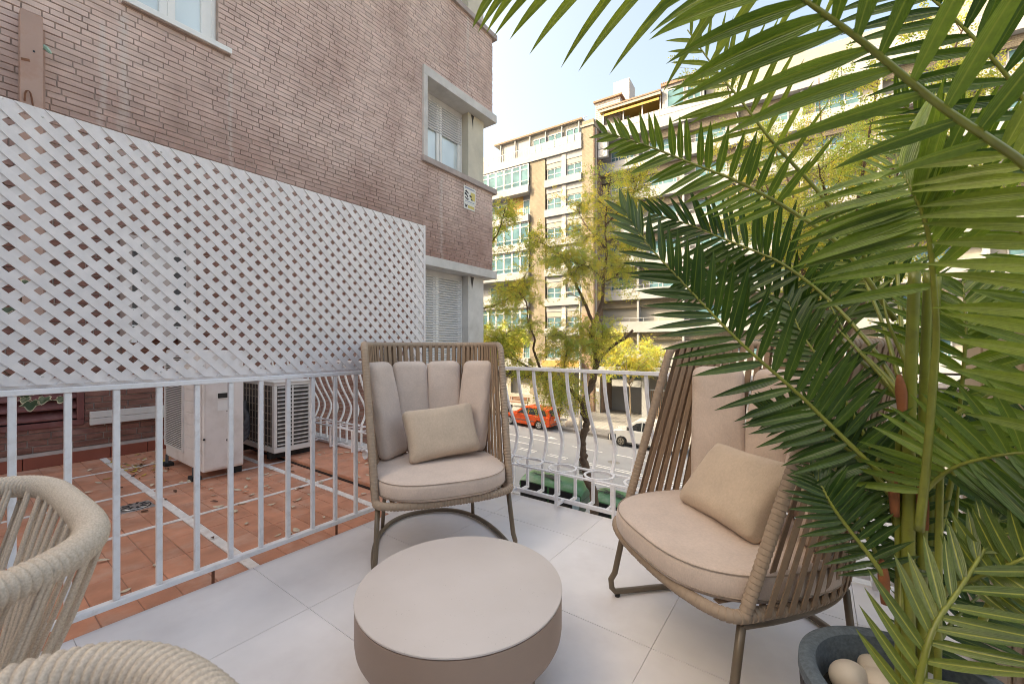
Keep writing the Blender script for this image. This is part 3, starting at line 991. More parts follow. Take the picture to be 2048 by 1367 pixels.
# ---- louvre
y0, y1, z0, z1 = LV
mb = MB()
frame_part(mb, y0, y1, z0, z1, 0.05, BX - 0.08, BX + 0.012)
lv = mb.build('louvre_vent', M['louvre_red'], bb, bevel=0.003, seg=1)
me = MB().prism([(0, 0), (0.075, -0.072), (0.075, -0.088), (0.066, -0.088), (0, -0.014)], (0, y0 + 0.0505, 0), (1, 0, 0), (0, 0, 1), (0, y1 - y0 - 0.101, 0)).mesh('louvre_blade', M['louvre_red'])
for k_ in range(4):
    inst('louvre_blade', me, lv, (BX - 0.073, 0, z1 - 0.038 - 0.098 * k_))
MB().box(BX - 0.20, BX - 0.19, y0, y1, z0, z1).build('dark_backing', M['black'], lv)

# ---- duct cover on the wall, upper left
dc = thing('duct_cover', 'pinkish metal duct cover with rust spots standing up the brick wall', 'duct', (-5.70, 0.45, 3.0))
MB().box(-5.763, -5.62, 0.385, 0.52, 1.2, 4.06).build('casing', M['duct_pink'], dc, bevel=0.004)
MB().box(-5.764, -5.75, 0.525, 0.545, 1.2, 4.0).build('flange', M['duct_pink'], dc)
MB().obox((-5.6185, 0.415, 3.62), (0.0015, 0, 0), (0, 0.025, 0.006), (0, -0.002, 0.011)).build('rust_hole', M['rust'], dc)
MB().obox((-5.6185, 0.465, 3.72), (0.0015, 0, 0), (0, 0.007, 0.0), (0, 0, 0.008)).build('rust_hole', M['black'], dc)
MB().tube(crom([(-5.61, 0.41, 3.25), (-5.60, 0.415, 3.33), (-5.60, 0.44, 3.34), (-5.61, 0.455, 3.26), (-5.612, 0.46, 3.2)], 12), 0.006, 6).build('wire_loop', M['rust'], dc)
MB().tube(crom([(-5.66, 0.515, 3.80), (-5.65, 0.535, 3.81), (-5.645, 0.56, 3.78), (-5.65, 0.575, 3.775)], 8), [0.018, 0.022, 0.016, 0.004], 6).build('plastic_plug', mat('pale_green_plastic', (0.35, 0.55, 0.45), 0.5, 0.3, 40), dc)

# ---- cable trunking
tk = thing('cable_trunking', 'pair of pale plastic cable trunks running along the lower brick wall', 'trunking', (-5.74, 1.6, 0.38))
for z_ in (0.322, 0.388):
    MB().box(-5.764, -5.715, 0.835, 2.4, z_, z_ + 0.063).build('trunk', M['trunking'], tk, bevel=0.004)
# ---- horizontal trunk and a wall condenser seen through the lattice holes
wu = thing('wall_condenser', 'white condenser unit hung on the brick wall behind the lattice', 'air conditioner', (-5.5, 1.42, 1.15))
MB().box(-5.76, -5.45, 1.05, 1.62, 1.18, 2.2).build('casing', M['duct_pale'], wu, bevel=0.02)
for ya_, yb_ in ((1.09, 1.16), (1.42, 1.52)):
    MB().box(-5.4495, -5.445, ya_, yb_, 1.25, 2.15).build('side_vent', M['ac_dark'], wu)
    g = MB()
    for q in range(10): g.box(-5.444, -5.438, ya_ - 0.005, yb_ + 0.005, 1.29 + 0.083 * q, 1.305 + 0.083 * q)
    g.build('vent_bars', M['ac_white'], wu)
for yy in (1.1, 1.56):
    MB().box(-5.764, -5.43, yy - 0.02, yy + 0.02, 1.13, 1.179).build('bracket', M['ac_white'], wu)

# ---- alarm sign
sgn = thing('warning_sign', 'small white and yellow warning sign on the brick under the corner window sill', 'sign', (-5.75, 6.39, 4.15))
def sgp(u, v): return (BX + 0.012, 6.215 + u * 0.36, 3.93 + v * 0.42)
yel = mat('sign_yellow', (0.62, 0.50, 0.16), 0.5, 0.05)
sw = mat('sign_white', (0.74, 0.72, 0.68), 0.5, 0.05)
blk = mat('sign_ink', (0.02, 0.02, 0.03), 0.5, 0.05)
blu = mat('sign_blue_ink', (0.12, 0.15, 0.32), 0.5, 0.05)
MB().box(BX + 0.004, BX + 0.012, 6.215, 6.575, 4.03, 4.37).build('plate', sw, sgn, bevel=0.002)
MB().box(BX + 0.004, BX + 0.012, 6.215, 6.545, 3.90, 4.027).build('lower_plate', sw, sgn, bevel=0.002)
xf = (BX + 0.0122, 0, 0)
def flat(poly, m_, nm, th=0.0012):
    MB().prism(poly, (BX + 0.0122, 0, 0), (0, 1, 0), (0, 0, 1), (th, 0, 0)).build(nm, m_, sgn)
def rect(a, b, c, d): return [(a, c), (b, c), (b, d), (a, d)]
flat(rect(6.42, 6.55, 4.11, 4.27), yel, 'yellow_field', 0.0005)
flat([(6.24, 4.25), (6.29, 4.285), (6.36, 4.235), (6.345, 4.215), (6.30, 4.235)], blk, 'emblem')
flat([(6.235, 4.21), (6.27, 4.235), (6.345, 4.165), (6.33, 4.13), (6.29, 4.175), (6.245, 4.185)], blk, 'emblem')
flat([(6.235, 4.13), (6.255, 4.145), (6.335, 4.11), (6.36, 4.13), (6.345, 4.085), (6.30, 4.09)], blk, 'emblem')
flat([(6.375, 4.19), (6.40, 4.215), (6.43, 4.19), (6.455, 4.20), (6.44, 4.155), (6.40, 4.165)], blk, 'emblem', 0.0018)
flat([(6.42, 4.13), (6.455, 4.145), (6.485, 4.115), (6.45, 4.10)], blk, 'emblem', 0.0018)
rr_ = random.Random(5)
for k_ in range(14):
    y_ = 6.25 + 0.021 * k_
    flat(rect(y_, y_ + 0.014, 4.315, 4.315 + rr_.choice([0.02, 0.026, 0.03])), blu, 'letter_mark')
    flat(rect(y_, y_ + 0.014, 4.052, 4.052 + rr_.choice([0.014, 0.02])), blu, 'letter_mark')
flat([(6.235, 4.0), (6.255, 4.0), (6.265, 3.965), (6.28, 4.0), (6.295, 3.965), (6.305, 4.0), (6.325, 4.0), (6.30, 3.925), (6.28, 3.95), (6.262, 3.925)], blk, 'letter_mark')
flat(rect(6.335, 6.53, 3.93, 3.985), yel, 'yellow_field')
# ================================================================== condensers standing on the red tiles
def condenser(name, label, x0, x1, y0, y1, z0, z1):
    u = thing(name, label, 'air conditioner', ((x0 + x1) / 2, (y0 + y1) / 2, -0.02), 'condenser units standing on the red tiles')
    return u
x0, x1, y0, y1, z0, z1 = -5.02, -4.05, 1.245, 1.545, 0.055, 1.06
u = condenser('condenser_unit', 'tall cream condenser unit with a wire side grille and louvred panel', x0, x1, y0, y1, z0, z1)
MB().box(x0, x1, y0, y1, z0, z1).build('casing', M['ac_cream'], u, bevel=0.012, seg=3)
# near side (facing -Y): dark coil behind wires on the left, ribbed panel on the right
MB().box(x0 + 0.03, x0 + 0.50, y0 - 0.004, y0 - 0.0005, z0 + 0.12, z1 - 0.05).build('coil', M['ac_dark'], u)
me = MB().box(x0 + 0.03, x0 + 0.50, y0 - 0.012, y0 - 0.007, -0.0028, 0.0028).mesh('grille_wire', M['ac_white'])
z = z0 + 0.135
while z < z1 - 0.06:
    inst('grille_wire', me, u, (0, 0, z)); z += 0.0165
mb = MB()
for a, b, c, d in ((x0 + 0.02, x0 + 0.51, z0 + 0.105, z0 + 0.122), (x0 + 0.02, x0 + 0.51, z1 - 0.052, z1 - 0.035)):
    mb.box(a, b, y0 - 0.014, y0 - 0.0005, c, d)
for a in (x0 + 0.012, x0 + 0.5):
    mb.box(a, a + 0.022, y0 - 0.015, y0 - 0.0005, z0 + 0.105, z1 - 0.035)
mb.build('grille_frame', M['ac_white'], u)
me = MB().box(x0 + 0.545, x1 - 0.02, y0 - 0.007, y0 - 0.0005, 0.0, 0.094).mesh('side_panel_rib', M['ac_cream'], bevel=0.003, seg=1)
z = z0 + 0.07
while z < z1 - 0.1:
    inst('side_panel_rib', me, u, (0, 0, z)); z += 0.1
# front face (+X): service panel with handle recess, plate, keyhole
MB().box(x1 + 0.0005, x1 + 0.008, y0 + 0.018, y1 - 0.005, z0 + 0.02, z1 - 0.02).build('service_panel', M['ac_cream'], u, bevel=0.003)
MB().box(x1 + 0.0085, x1 + 0.010, y0 + 0.10, y0 + 0.205, 0.66, 0.70).build('handle_recess', M['black'], u)
mb = MB()
frame_part(mb, y0 + 0.095, y0 + 0.21, 0.652, 0.708, 0.006, x1 + 0.0085, x1 + 0.014)
mb.build('handle_frame', M['ac_white'], u)
MB().box(x1 + 0.0085, x1 + 0.0095, y0 + 0.10, y0 + 0.205, 0.555, 0.645).build('rating_plate', mat('rating_plate', (0.78, 0.77, 0.76), 0.4, 0.03), u)
MB().box(x1 + 0.0085, x1 + 0.0095, y0 + 0.165, y0 + 0.205, 0.542, 0.549).build('print_mark', M['black'], u)
MB().tube([(x1 + 0.008, y0 + 0.175, 0.30), (x1 + 0.0105, y0 + 0.175, 0.30)], 0.012, 12).build('key_hole', M['black'], u)
MB().tube([(x1 + 0.004, y0 + 0.006, 0.33), (x1 + 0.009, y0 + 0.006, 0.33)], 0.009, 10).build('screw', M['black'], u)
for xx in (x0 + 0.12, x1 - 0.14):
    f = MB().box(xx - 0.05, xx + 0.05, y0 - 0.05, y0 + 0.02, -0.02, 0.012).build('foot', M['rubber'], u, bevel=0.004)
    MB().tube([(xx, y0 - 0.025, 0.012), (xx, y0 - 0.025, 0.085)], 0.008, 8).build('bolt', M['foam_grey'], f)
    MB().tube([(xx + 0.02, y0 - 0.02, 0.012), (xx + 0.02, y0 - 0.02, 0.075)], 0.006, 8).build('bolt', M['foam_grey'], f)
    MB().box(xx - 0.05, xx + 0.05, y1 - 0.06, y1 + 0.02, -0.02, 0.053).build('foot', M['rubber'], u)

x0, x1, y0, y1, z0, z1 = -4.93, -4.12, 1.83, 2.19, 0.08, 0.745
u = condenser('condenser_unit', 'low white condenser unit with an open barred front beside the tall one', x0, x1, y0, y1, z0, z1)
mb = MB()
mb.box(x0, x1, y0, y1, z1 - 0.03, z1)
mb.box(x0, x1, y0, y1, z0, z0 + 0.05)
for a, b in ((x0, y0), (x1 - 0.05, y0), (x0, y1 - 0.03), (x1 - 0.05, y1 - 0.03)):
    mb.box(a, a + 0.05, b, b + 0.03, z0 + 0.0505, z1 - 0.0305)
mb.build('casing', M['ac_white'], u, bevel=0.006)
MB().box(x0 - 0.012, x1 + 0.012, y0 - 0.012, y1 + 0.012, z1 + 0.0005, z1 + 0.016).build('lid', M['ac_white'], u, bevel=0.006)
MB().box(x0 + 0.02, x1 - 0.03, y0 + 0.02, y1 - 0.012, z0 + 0.051, z1 - 0.031).build('coil', M['ac_fin'], u)
MB().box(x1 - 0.0295, x1 - 0.006, y0 + 0.035, y1 - 0.035, z0 + 0.051, z1 - 0.031).build('dark_front', M['ac_dark'], u)
me = MB().box(x1 - 0.004, x1 + 0.006, y0 + 0.031, y1 - 0.0, -0.005, 0.005).mesh('front_bar', M['ac_white'])
n_ = 15
for k_ in range(n_):
    inst('front_bar', me, u, (0, 0, z0 + 0.075 + (z1 - z0 - 0.12) * k_ / (n_ - 1)))
MB().box(x1 - 0.003, x1 + 0.008, y0 + 0.165, y0 + 0.177, z0 + 0.051, z1 - 0.031).build('front_upright', M['ac_white'], u)
wire = MB().box(x0 + 0.03, x1 - 0.05, y0 + 0.006, y0 + 0.011, -0.003, 0.003).mesh('side_wire', mat('rusty_wire', (0.42, 0.36, 0.30), 0.6, 0.2, 30))
for k_ in range(8): inst('side_wire', wire, u, (0, 0, z0 + 0.08 + 0.072 * k_))
wire = MB().box(-0.003, 0.003, y0 + 0.0, y0 + 0.0055, z0 + 0.051, z1 - 0.031).mesh('side_wire', bpy.data.materials['rusty_wire'])
for k_ in range(11): inst('side_wire', wire, u, (x0 + 0.06 + 0.068 * k_, 0, 0))
for xx in (x0 + 0.1, x1 - 0.12):
    MB().box(xx - 0.03, xx + 0.03, y0 + 0.0, y1 + 0.03, 0.013, 0.0795).build('foot', M['rubber'], u)
# insulated pipes between the units
pp = thing('insulated_pipes', 'bundle of grey insulated pipes bending between the two condensers', 'pipes', (-4.5, 1.7, 0.2))
for k_ in range(4):
    MB().tube(crom([(-4.75 + 0.02 * k_, 1.83, 0.52 - 0.035 * k_), (-4.60, 1.76, 0.47 - 0.04 * k_), (-4.42, 1.72, 0.40 - 0.045 * k_), (-4.40, 1.66, 0.32 - 0.04 * k_), (-4.55, 1.60, 0.20 - 0.02 * k_)], 16), 0.022, 8).build('pipe', M['foam_grey'], pp, smooth=True)

# ================================================================== ivy by the lattice
iv = thing('ivy_plant', 'variegated ivy trailing behind the lattice at the left edge', 'plant', (-2.6, 0.2, 0.0))
ivm, nt, b = nodes('ivy_leaf')
a_ = nd(nt, 'ShaderNodeAttribute', attribute_name='tint').outputs['Fac']
nt.links.new(mixc(nt, ramp(nt, a_, [(0.45, 0), (0.8, 1)]), (0.035, 0.085, 0.04), (0.55, 0.55, 0.42)), b.inputs['Base Color'])
b.inputs['Roughness'].default_value = 0.4
outl = [(0, -.02), (.35, -.25), (.62, -.12), (.55, .18), (.82, .42), (.45, .48), (.2, .95), (0, 1.1), (-.2, .95), (-.45, .48), (-.82, .42), (-.55, .18), (-.62, -.12), (-.35, -.25)]
stem = crom([(-2.50, 0.02, 1.95), (-2.46, 0.13, 1.7), (-2.50, 0.09, 1.5), (-2.44, 0.17, 1.28), (-2.48, 0.07, 1.1), (-2.40, 0.20, 0.93), (-2.39, 0.235, 0.89)], 60)
MB().tube(stem, 0.003, 6).build('stem', M['bark'], iv)
MB().tube(crom([(-2.50, 0.02, 1.95), (-2.52, -0.05, 1.4), (-2.5, 0.0, 0.6), (-2.55, 0.0, -0.02)], 20), 0.004, 6).build('stem', M['bark'], iv)
ri = random.Random(4)
lvs = [(i, 0.035) for i in range(3, 56, 4)] + [(58, 0.033), (59, 0.036), (57, 0.03)]
for i, s_ in lvs:
    s_ *= ri.uniform(0.8, 1.1)
    c = stem[i] + V((ri.uniform(-.02, .03), ri.uniform(-.04, .04), ri.uniform(-.02, .02)))
    if i >= 57: c = stem[i] + V((0.03, (i - 58.2) * 0.045, 0.01))
    mb = MB()
    rt = Matrix.Rotation(ri.uniform(-.5, .5), 3, 'Z') @ Matrix.Rotation(ri.uniform(2.2, 3.6), 3, 'X')
    vs_ = [(0, 0.3, 0.12)] + [(x, y, -0.06 * (x * x)) for x, y in outl] + [(x * .72, .3 + (y - .3) * .72, 0.07) for x, y in outl]
    vs_ = [c + Matrix.Rotation(rad(70), 3, 'Z') @ (rt @ (V((x, 0.1 * z * 0 + z, y)) * s_)) for x, y, z in [(p[0], p[1], p[2]) for p in vs_]]
    n_ = len(outl); fs_ = []
    for q in range(n_):
        q2 = (q + 1) % n_
        fs_ += [(1 + q, 1 + q2, 1 + n_ + q2, 1 + n_ + q), (0, 1 + n_ + q, 1 + n_ + q2)]
    mb.add(vs_, fs_); mb.tint = [0.0] + [1.0] * n_ + [0.35] * n_
    mb.build('leaf', ivm, iv, smooth=True, fix=False)
# ================================================================== street (slopes down to the right)
def sbox(mb, t0, t1, n0, n1, z0, z1, mi=0):
    c = st((t0 + t1) / 2, (n0 + n1) / 2, (z0 + z1) / 2)
    return mb.obox(c, Us * ((t1 - t0) / 2), Ns * ((n1 - n0) / 2), V((0, 0, (z1 - z0) / 2)), mi)


SLP = (Us + V((0, 0, -0.057))).normalized()
SUP = SLP.cross(Ns).normalized() * -1
if SUP.z < 0: SUP = -SUP


def slab(t0, t1, n0, n1, top, thick):
    """slab parallel to the sloping street, top at `top` above street level"""
    mb = MB()
    vv = [sg(t, n, top - thick) for t, n in ((t0, n0), (t1, n0), (t1, n1), (t0, n1))] + [sg(t, n, top) for t, n in ((t0, n0), (t1, n0), (t1, n1), (t0, n1))]
    return mb.add(vv, [(0, 3, 2, 1), (4, 5, 6, 7), (0, 1, 5, 4), (1, 2, 6, 5), (2, 3, 7, 6), (3, 0, 4, 7)])


def paving_mat():
    m, nt, b = nodes('street_paving')
    p = pos(nt)
    br = nd(nt, 'ShaderNodeTexBrick', i_Scale=1.0)
    br.offset = 0.0
    br.inputs['Brick Width'].default_value = 0.4; br.inputs['Row Height'].default_value = 0.4
    br.inputs['Mortar Size'].default_value = 0.022
    br.inputs['Color1'].default_value = (0.24, 0.235, 0.235, 1); br.inputs['Color2'].default_value = (0.285, 0.275, 0.275, 1)
    br.inputs['Mortar'].default_value = (0.15, 0.145, 0.14, 1)
    mp = nd(nt, 'ShaderNodeMapping'); mp.inputs['Rotation'].default_value = (0, 0, -SA)
    nt.links.new(p, mp.inputs['Vector']); nt.links.new(mp.outputs[0], br.inputs['Vector'])
    c = mixc(nt, ramp(nt, noise_n(nt, p, 0.5, 4), [(0.4, 0), (0.7, 0.5)]), br.outputs['Color'], (0.22, 0.21, 0.205))
    nt.links.new(c, b.inputs['Base Color'])
    b.inputs['Roughness'].default_value = 0.85
    bump(nt, b, br.outputs['Fac'], 0.3, -0.01)
    return m


M['paving'] = paving_mat()
ground = slab(-300, 300, -120, 400, -0.12, 0.3).build('ground', mat('distant_ground', (0.22, 0.21, 0.20), 0.9, 0.2, 0.1))
tag(ground, 'ground under the street and the blocks around it', None, None, 'structure')
road = slab(-120, 90, 14.9, 27.6, 0.0, 0.1).build('road', M['asphalt'])
tag(road, 'grey asphalt street sloping down to the right', None, None, 'structure')
pav = slab(-120, 90, 27.86, 47, 0.12, 0.2).build('far_pavement', M['paving'])
tag(pav, 'wide paved pavement across the street', None, None, 'structure')
npav = slab(-120, 90, 3.4, 14.64, 0.12, 0.2).build('near_pavement', M['paving'])
tag(npav, 'paved pavement below the terrace', None, None, 'structure')
for nm, n0, n1, pv in (('kerb_stone', 27.605, 27.855, pav), ('kerb_stone', 14.645, 14.895, npav)):
    me = None
    for k in range(40):
        t = -30 + 1.2 * k
        o = slab(t + 0.01, t + 1.19, n0, n1, 0.13, 0.2).build(nm, M['kerb'], pv, bevel=0.012, seg=1)
# gutter strip of darker stone
slab(-120, 90, 27.2, 27.595, 0.004, 0.05).build('gutter', mat('gutter_stone', (0.14, 0.135, 0.13), 0.9, 0.15, 2), road)


def line(t0, t1, n, w=0.12):
    return slab(t0, t1, n - w / 2, n + w / 2, 0.008, 0.007)


for t0, t1, n in [(-60, -11.56, 23.8), (-10.75, -8.8, 23.9), (-7.96, -5.6, 24.0), (-4.8, -2.6, 24.0), (-1.8, 0.4, 24.0)]:
    line(t0, t1, n).build('lane_line', M['road_white'], road)
line(-60, -12.77, 22.45).build('lane_line', M['road_white'], road)
for t0, t1 in [(-13.0, -11.9), (-11.05, -9.9), (-8.62, -2.0), (-1.0, 2.0)]:
    line(t0, t1, 21.40, 0.10).build('lane_line', M['road_white'], road)
    line(t0, t1, 21.12, 0.10).build('lane_line', M['road_white'], road)
for t0, t1 in [(-20, -9.5), (-7.5, -6.3), (-5.2, -3.0), (-1.8, 1.5)]:
    line(t0, t1, 18.66).build('lane_line', M['road_white'], road)
# direction arrow
ar = MB()
def flatpoly(poly, dz=0.008):
    mb = MB()
    n_ = len(poly)
    vv = [sg(t, n, dz) for t, n in poly] + [sg(t, n, dz - 0.006) for t, n in poly]
    return mb.add(vv, [tuple(range(n_)), tuple(range(2 * n_ - 1, n_ - 1, -1))] + [(i, (i + 1) % n_, n_ + (i + 1) % n_, n_ + i) for i in range(n_)])
flatpoly([(-14.3, 24.92), (-12.9, 24.92), (-12.9, 25.15), (-12.2, 24.84), (-12.9, 24.53), (-12.9, 24.76), (-14.3, 24.76)]).build('direction_arrow', M['road_white'], road)
MB().add([sg(-7.6 + 0.35 * math.cos(a), 22.45 + 0.3 * math.sin(a), 0.005) for a in [math.pi * q / 8 for q in range(16)]], [tuple(range(16))]).build('manhole_cover', M['kerb'], road)

# ================================================================== far apartment building
N0 = 35.8
fb = thing('apartment_block', 'pale apartment block with tan brick piers and balconies across the street', 'building', st(-12, 40, -4.5))


def far_brick(name, c1, c2, mo):
    m, nt, b = nodes(name)
    p = pos(nt)
    g = nd(nt, 'ShaderNodeSeparateXYZ'); nt.links.new(p, g.inputs[0])
    cmb = nd(nt, 'ShaderNodeCombineXYZ')
    nt.links.new(mathn(nt, 'ADD', g.outputs[0], g.outputs[1]), cmb.inputs[0]); nt.links.new(g.outputs[2], cmb.inputs[1])
    br = nd(nt, 'ShaderNodeTexBrick', i_Scale=1.0)
    br.inputs['Brick Width'].default_value = 0.27; br.inputs['Row Height'].default_value = 0.115
    br.inputs['Mortar Size'].default_value = 0.013
    br.inputs['Color1'].default_value = (*c1, 1); br.inputs['Color2'].default_value = (*c2, 1); br.inputs['Mortar'].default_value = (*mo, 1)
    nt.links.new(cmb.outputs[0], br.inputs['Vector'])
    c = mixc(nt, 1.0, br.outputs['Color'], ramp(nt, noise_n(nt, p, 0.8, 4), [(0.3, 0.88), (0.7, 1.08)]), 'MULTIPLY')
    nt.links.new(c, b.inputs['Base Color']); b.inputs['Roughness'].default_value = 0.9
    bump(nt, b, br.outputs['Fac'], 0.4, -0.01)
    return m


M['tan_brick'] = far_brick('tan_facade_brick', (0.26, 0.22, 0.17), (0.22, 0.18, 0.135), (0.155, 0.13, 0.10))
M['brown_brick'] = far_brick('brown_facade_brick', (0.27, 0.17, 0.125), (0.22, 0.135, 0.10), (0.24, 0.19, 0.16))
M['far_white'] = mat('facade_white', (0.275, 0.28, 0.295), 0.8, 0.07, 0.6, dirt=(0.20, 0.20, 0.20), dscale=0.7, damt=0.4)
M['far_cream'] = mat('facade_cream', (0.285, 0.27, 0.245), 0.8, 0.07, 0.6, dirt=(0.21, 0.185, 0.15), dscale=0.7, damt=0.4)
M['far_grey'] = mat('facade_grey', (0.42, 0.40, 0.39), 0.8, 0.08, 0.8, dirt=(0.3, 0.28, 0.27), dscale=0.8, damt=0.5)
M['far_frame'] = mat('facade_window_frame', (0.38, 0.385, 0.40), 0.5, 0.04)
M['rail_grey'] = mat('balcony_rail_grey', (0.30, 0.31, 0.34), 0.5, 0.08)
M['frosted'] = mat('frosted_balcony_glass', (0.26, 0.31, 0.32), 0.25, 0.08, 1)
M['awning'] = mat('ochre_awning', (0.36, 0.23, 0.06), 0.8, 0.1, 1)
M['ochre'] = mat('ochre_recess_wall', (0.42, 0.25, 0.09), 0.85, 0.12, 1)
M['roof_tile'] = mat('brown_roof_edge', (0.22, 0.14, 0.10), 0.85, 0.2, 3)
M['garage'] = mat('dark_green_garage_door', (0.018, 0.04, 0.022), 0.5, 0.2, 1)


def part(name, m, parent, *boxes, bevel=0.0):
    mb = MB()
    for bx in boxes: sbox(mb, *bx)
    return mb.build(name, m, parent, bevel=bevel, seg=1)


def far_window(t0, t1, n, z0, z1, cols=2, rows=2, par=None, fr=0.07, depth=0.06, split=None):
    par = par or fb
    mb = MB()
    sbox(mb, t0, t1, n, n + depth, z0, z0 + fr); sbox(mb, t0, t1, n, n + depth, z1 - fr, z1)
    sbox(mb, t0, t0 + fr, n, n + depth, z0 + fr, z1 - fr); sbox(mb, t1 - fr, t1, n, n + depth, z0 + fr, z1 - fr)
    for i in range(1, cols):
        x = t0 + (t1 - t0) * i / cols
        sbox(mb, x - fr / 2, x + fr / 2, n + 0.004, n + depth, z0 + fr, z1 - fr)
    for j in range(1, rows):
        zz = z0 + (z1 - z0) * (split if split else j / rows)
        for i in range(cols):
            xa = t0 + (t1 - t0) * i / cols + fr * (1 if i == 0 else 0.5); xb = t0 + (t1 - t0) * (i + 1) / cols - fr * (1 if i == cols - 1 else 0.5)
            sbox(mb, xa, xb, n + 0.006, n + depth, zz - fr / 2, zz + fr / 2)
    w = mb.build('window', M['far_frame'], par)
    for i in range(cols):
        a = t0 + (t1 - t0) * i / cols; b_ = t0 + (t1 - t0) * (i + 1) / cols
        pm = MB()
        tilt = random.uniform(-0.012, 0.012)
        pm.add([st(a, n + 0.035 + tilt, z0), st(b_, n + 0.035 - tilt, z0), st(b_, n + 0.035 - tilt, z1), st(a, n + 0.035 + tilt, z1)], [(0, 1, 2, 3)])
        pm.build('pane', M['glass_far'], w, fix=False)
    return w


# --- core volumes
part('wall', M['far_white'], fb, (-45, -15.095, N0 + 0.5, 48, -7, 19.6), (-45, -15.095, N0 + 1.2, 48, 19.6, 21.9))
part('wall', M['far_white'], fb, (-15.09, -8.36, N0 + 2.6, 48, -7.5, 20.9))
# --- left block, attic
part('roof_slab', M['far_cream'], fb, (-24.95, -15.1, N0 - 0.05, 40, 22.0, 22.14))
part('roof_edge', M['roof_tile'], fb, (-25.0, -15.1, N0 - 0.10, N0 - 0.055, 22.02, 22.18))
for k in range(6):
    t = -24.2 + 1.75 * k
    part('attic_pillar', M['far_white'], fb, (t - 0.05, t + 0.05, N0 + 0.0, N0 + 0.12, 20.05, 21.995))
part('attic_wall', M['far_cream'], fb, (-24.2, -15.1, N0 + 0.22, N0 + 1.195, 20.0, 21.995))
for a, b_ in ((-20.45, -18.9), (-18.75, -17.2), (-16.8, -15.25)):
    far_window(a, b_, N0 + 0.14, 20.3, 21.52, 2, 1)
for a, b_ in ((-24.0, -22.5), (-22.3, -20.7)):
    part('attic_panel', M['far_white'], fb, (a, b_, N0 + 0.18, N0 + 0.215, 20.05, 21.7))
part('balcony_band', M['far_white'], fb, (-45, -15.1, N0 - 0.25, N0 + 0.84, 19.28, 20.04))
mbr = MB()
sbox(mbr, -45, -15.1, N0 - 0.24, N0 - 0.20, 20.72, 20.76)
for k in range(24): sbox(mbr, -30 + 0.62 * k, -29.96 + 0.62 * k, N0 - 0.24, N0 - 0.20, 20.045, 20.72)
mbr.build('balcony_rail', M['far_frame'], fb)
for k in range(8):
    a = -20.6 + 0.69 * k
    part('balcony_glass', M['frosted'], fb, (a + 0.02, a + 0.65, N0 - 0.23, N0 - 0.215, 20.06, 20.71))
# chimney cowl, aerials
c = MB()
for k in range(3): c.lathe([(0.26, 0), (0.26, 0.13)], 16, st(-18.0, 38.0, 22.6 + 0.19 * k))
c.lathe([(0.18, 0), (0.18, 0.62)], 12, st(-18.0, 38.0, 22.1)); c.lathe([(0.3, 0), (0.1, 0.14)], 16, st(-18.0, 38.0, 23.15))
c.build('chimney_cowl', M['brown_brick'], fb)
c = MB()
c.tube([st(-15.6, 37.4, 22.0), st(-15.6, 37.4, 23.2)], 0.03, 5); c.tube([st(-16.1, 37.4, 23.0), st(-15.2, 37.4, 23.1)], 0.02, 5); c.tube([st(-16, 37.4, 22.8), st(-15.3, 37.4, 22.85)], 0.02, 5)
c.tube([st(-22.6, 37.4, 22.0), st(-22.6, 37.4, 22.9)], 0.025, 5)
c.build('aerial', M['rail_grey'], fb)

# --- brick piers
part('brick_pier', M['tan_brick'], fb, (-20.62, -18.92, N0 - 0.12, N0 + 0.6, -6.5, 19.275))
part('brick_pier', M['tan_brick'], fb, (-15.095, -13.98, N0 - 0.12, N0 + 2.7, 4.0, 21.15))
part('pier_cap', M['far_cream'], fb, (-15.2, -13.9, N0 - 0.22, N0 + 2.7, 21.155, 21.32))
part('pier_top', M['tan_brick'], fb, (-15.095, -13.98, N0 - 0.05, N0 + 2.7, 21.325, 21.75))
part('brick_pier', M['brown_brick'], fb, (-15.095, -13.98, N0 - 0.12, N0 + 2.7, -6.3, 3.995))
part('pier_return', M['brown_brick'], fb, (-13.975, -13.90, N0 - 0.10, N0 + 2.6, -6.3, 20.9))
part('downpipe', M['far_grey'], fb, (-13.86, -13.78, N0 + 0.1, N0 + 0.2, 2.0, 20.9))

# --- left bay column: alternating glazed gallery and open balcony
for k in range(7):
    zb = 16.31 - 2.86 * k
    part('balcony_band', M['far_white'], fb, (-45, -20.63, N0 - 0.45, N0 + 0.55, zb, zb + 0.68))
    if k in (0, 2, 3, 5):
        for q in range(6):
            a = -26.6 + 0.99 * q
            far_window(a, a + 0.985, N0 - 0.30, zb + 0.69, zb + 2.83, 1, 2, split=0.78, fr=0.09)
        part('gallery_rail', M['far_frame'], fb, (-45, -20.64, N0 - 0.44, N0 - 0.40, zb + 1.15, zb + 1.2))
        part('gallery_head', M['ochre'], fb, (-45, -20.63, N0 - 0.28, N0 + 0.49, zb + 2.835, zb + 2.97 - 0.005)) if k else None
    else:
        part('recess_wall', M['ochre'], fb, (-23.6, -21.75, N0 + 0.42, N0 + 0.49, zb + 0.69, zb + 2.85))
        far_window(-21.7, -20.9, N0 + 0.40, zb + 0.69, zb + 2.4, 1, 1)
        far_window(-25.8, -23.7, N0 + 0.40, zb + 0.69, zb + 2.4, 2, 1)
        mbr = MB()
        sbox(mbr, -45, -20.64, N0 - 0.44, N0 - 0.40, zb + 1.24, zb + 1.28)
        for q in range(30): sbox(mbr, -26 + 0.18 * q, -25.97 + 0.18 * q, N0 - 0.43, N0 - 0.41, zb + 0.685, zb + 1.24)
        mbr.build('balcony_rail', M['far_frame'], fb)

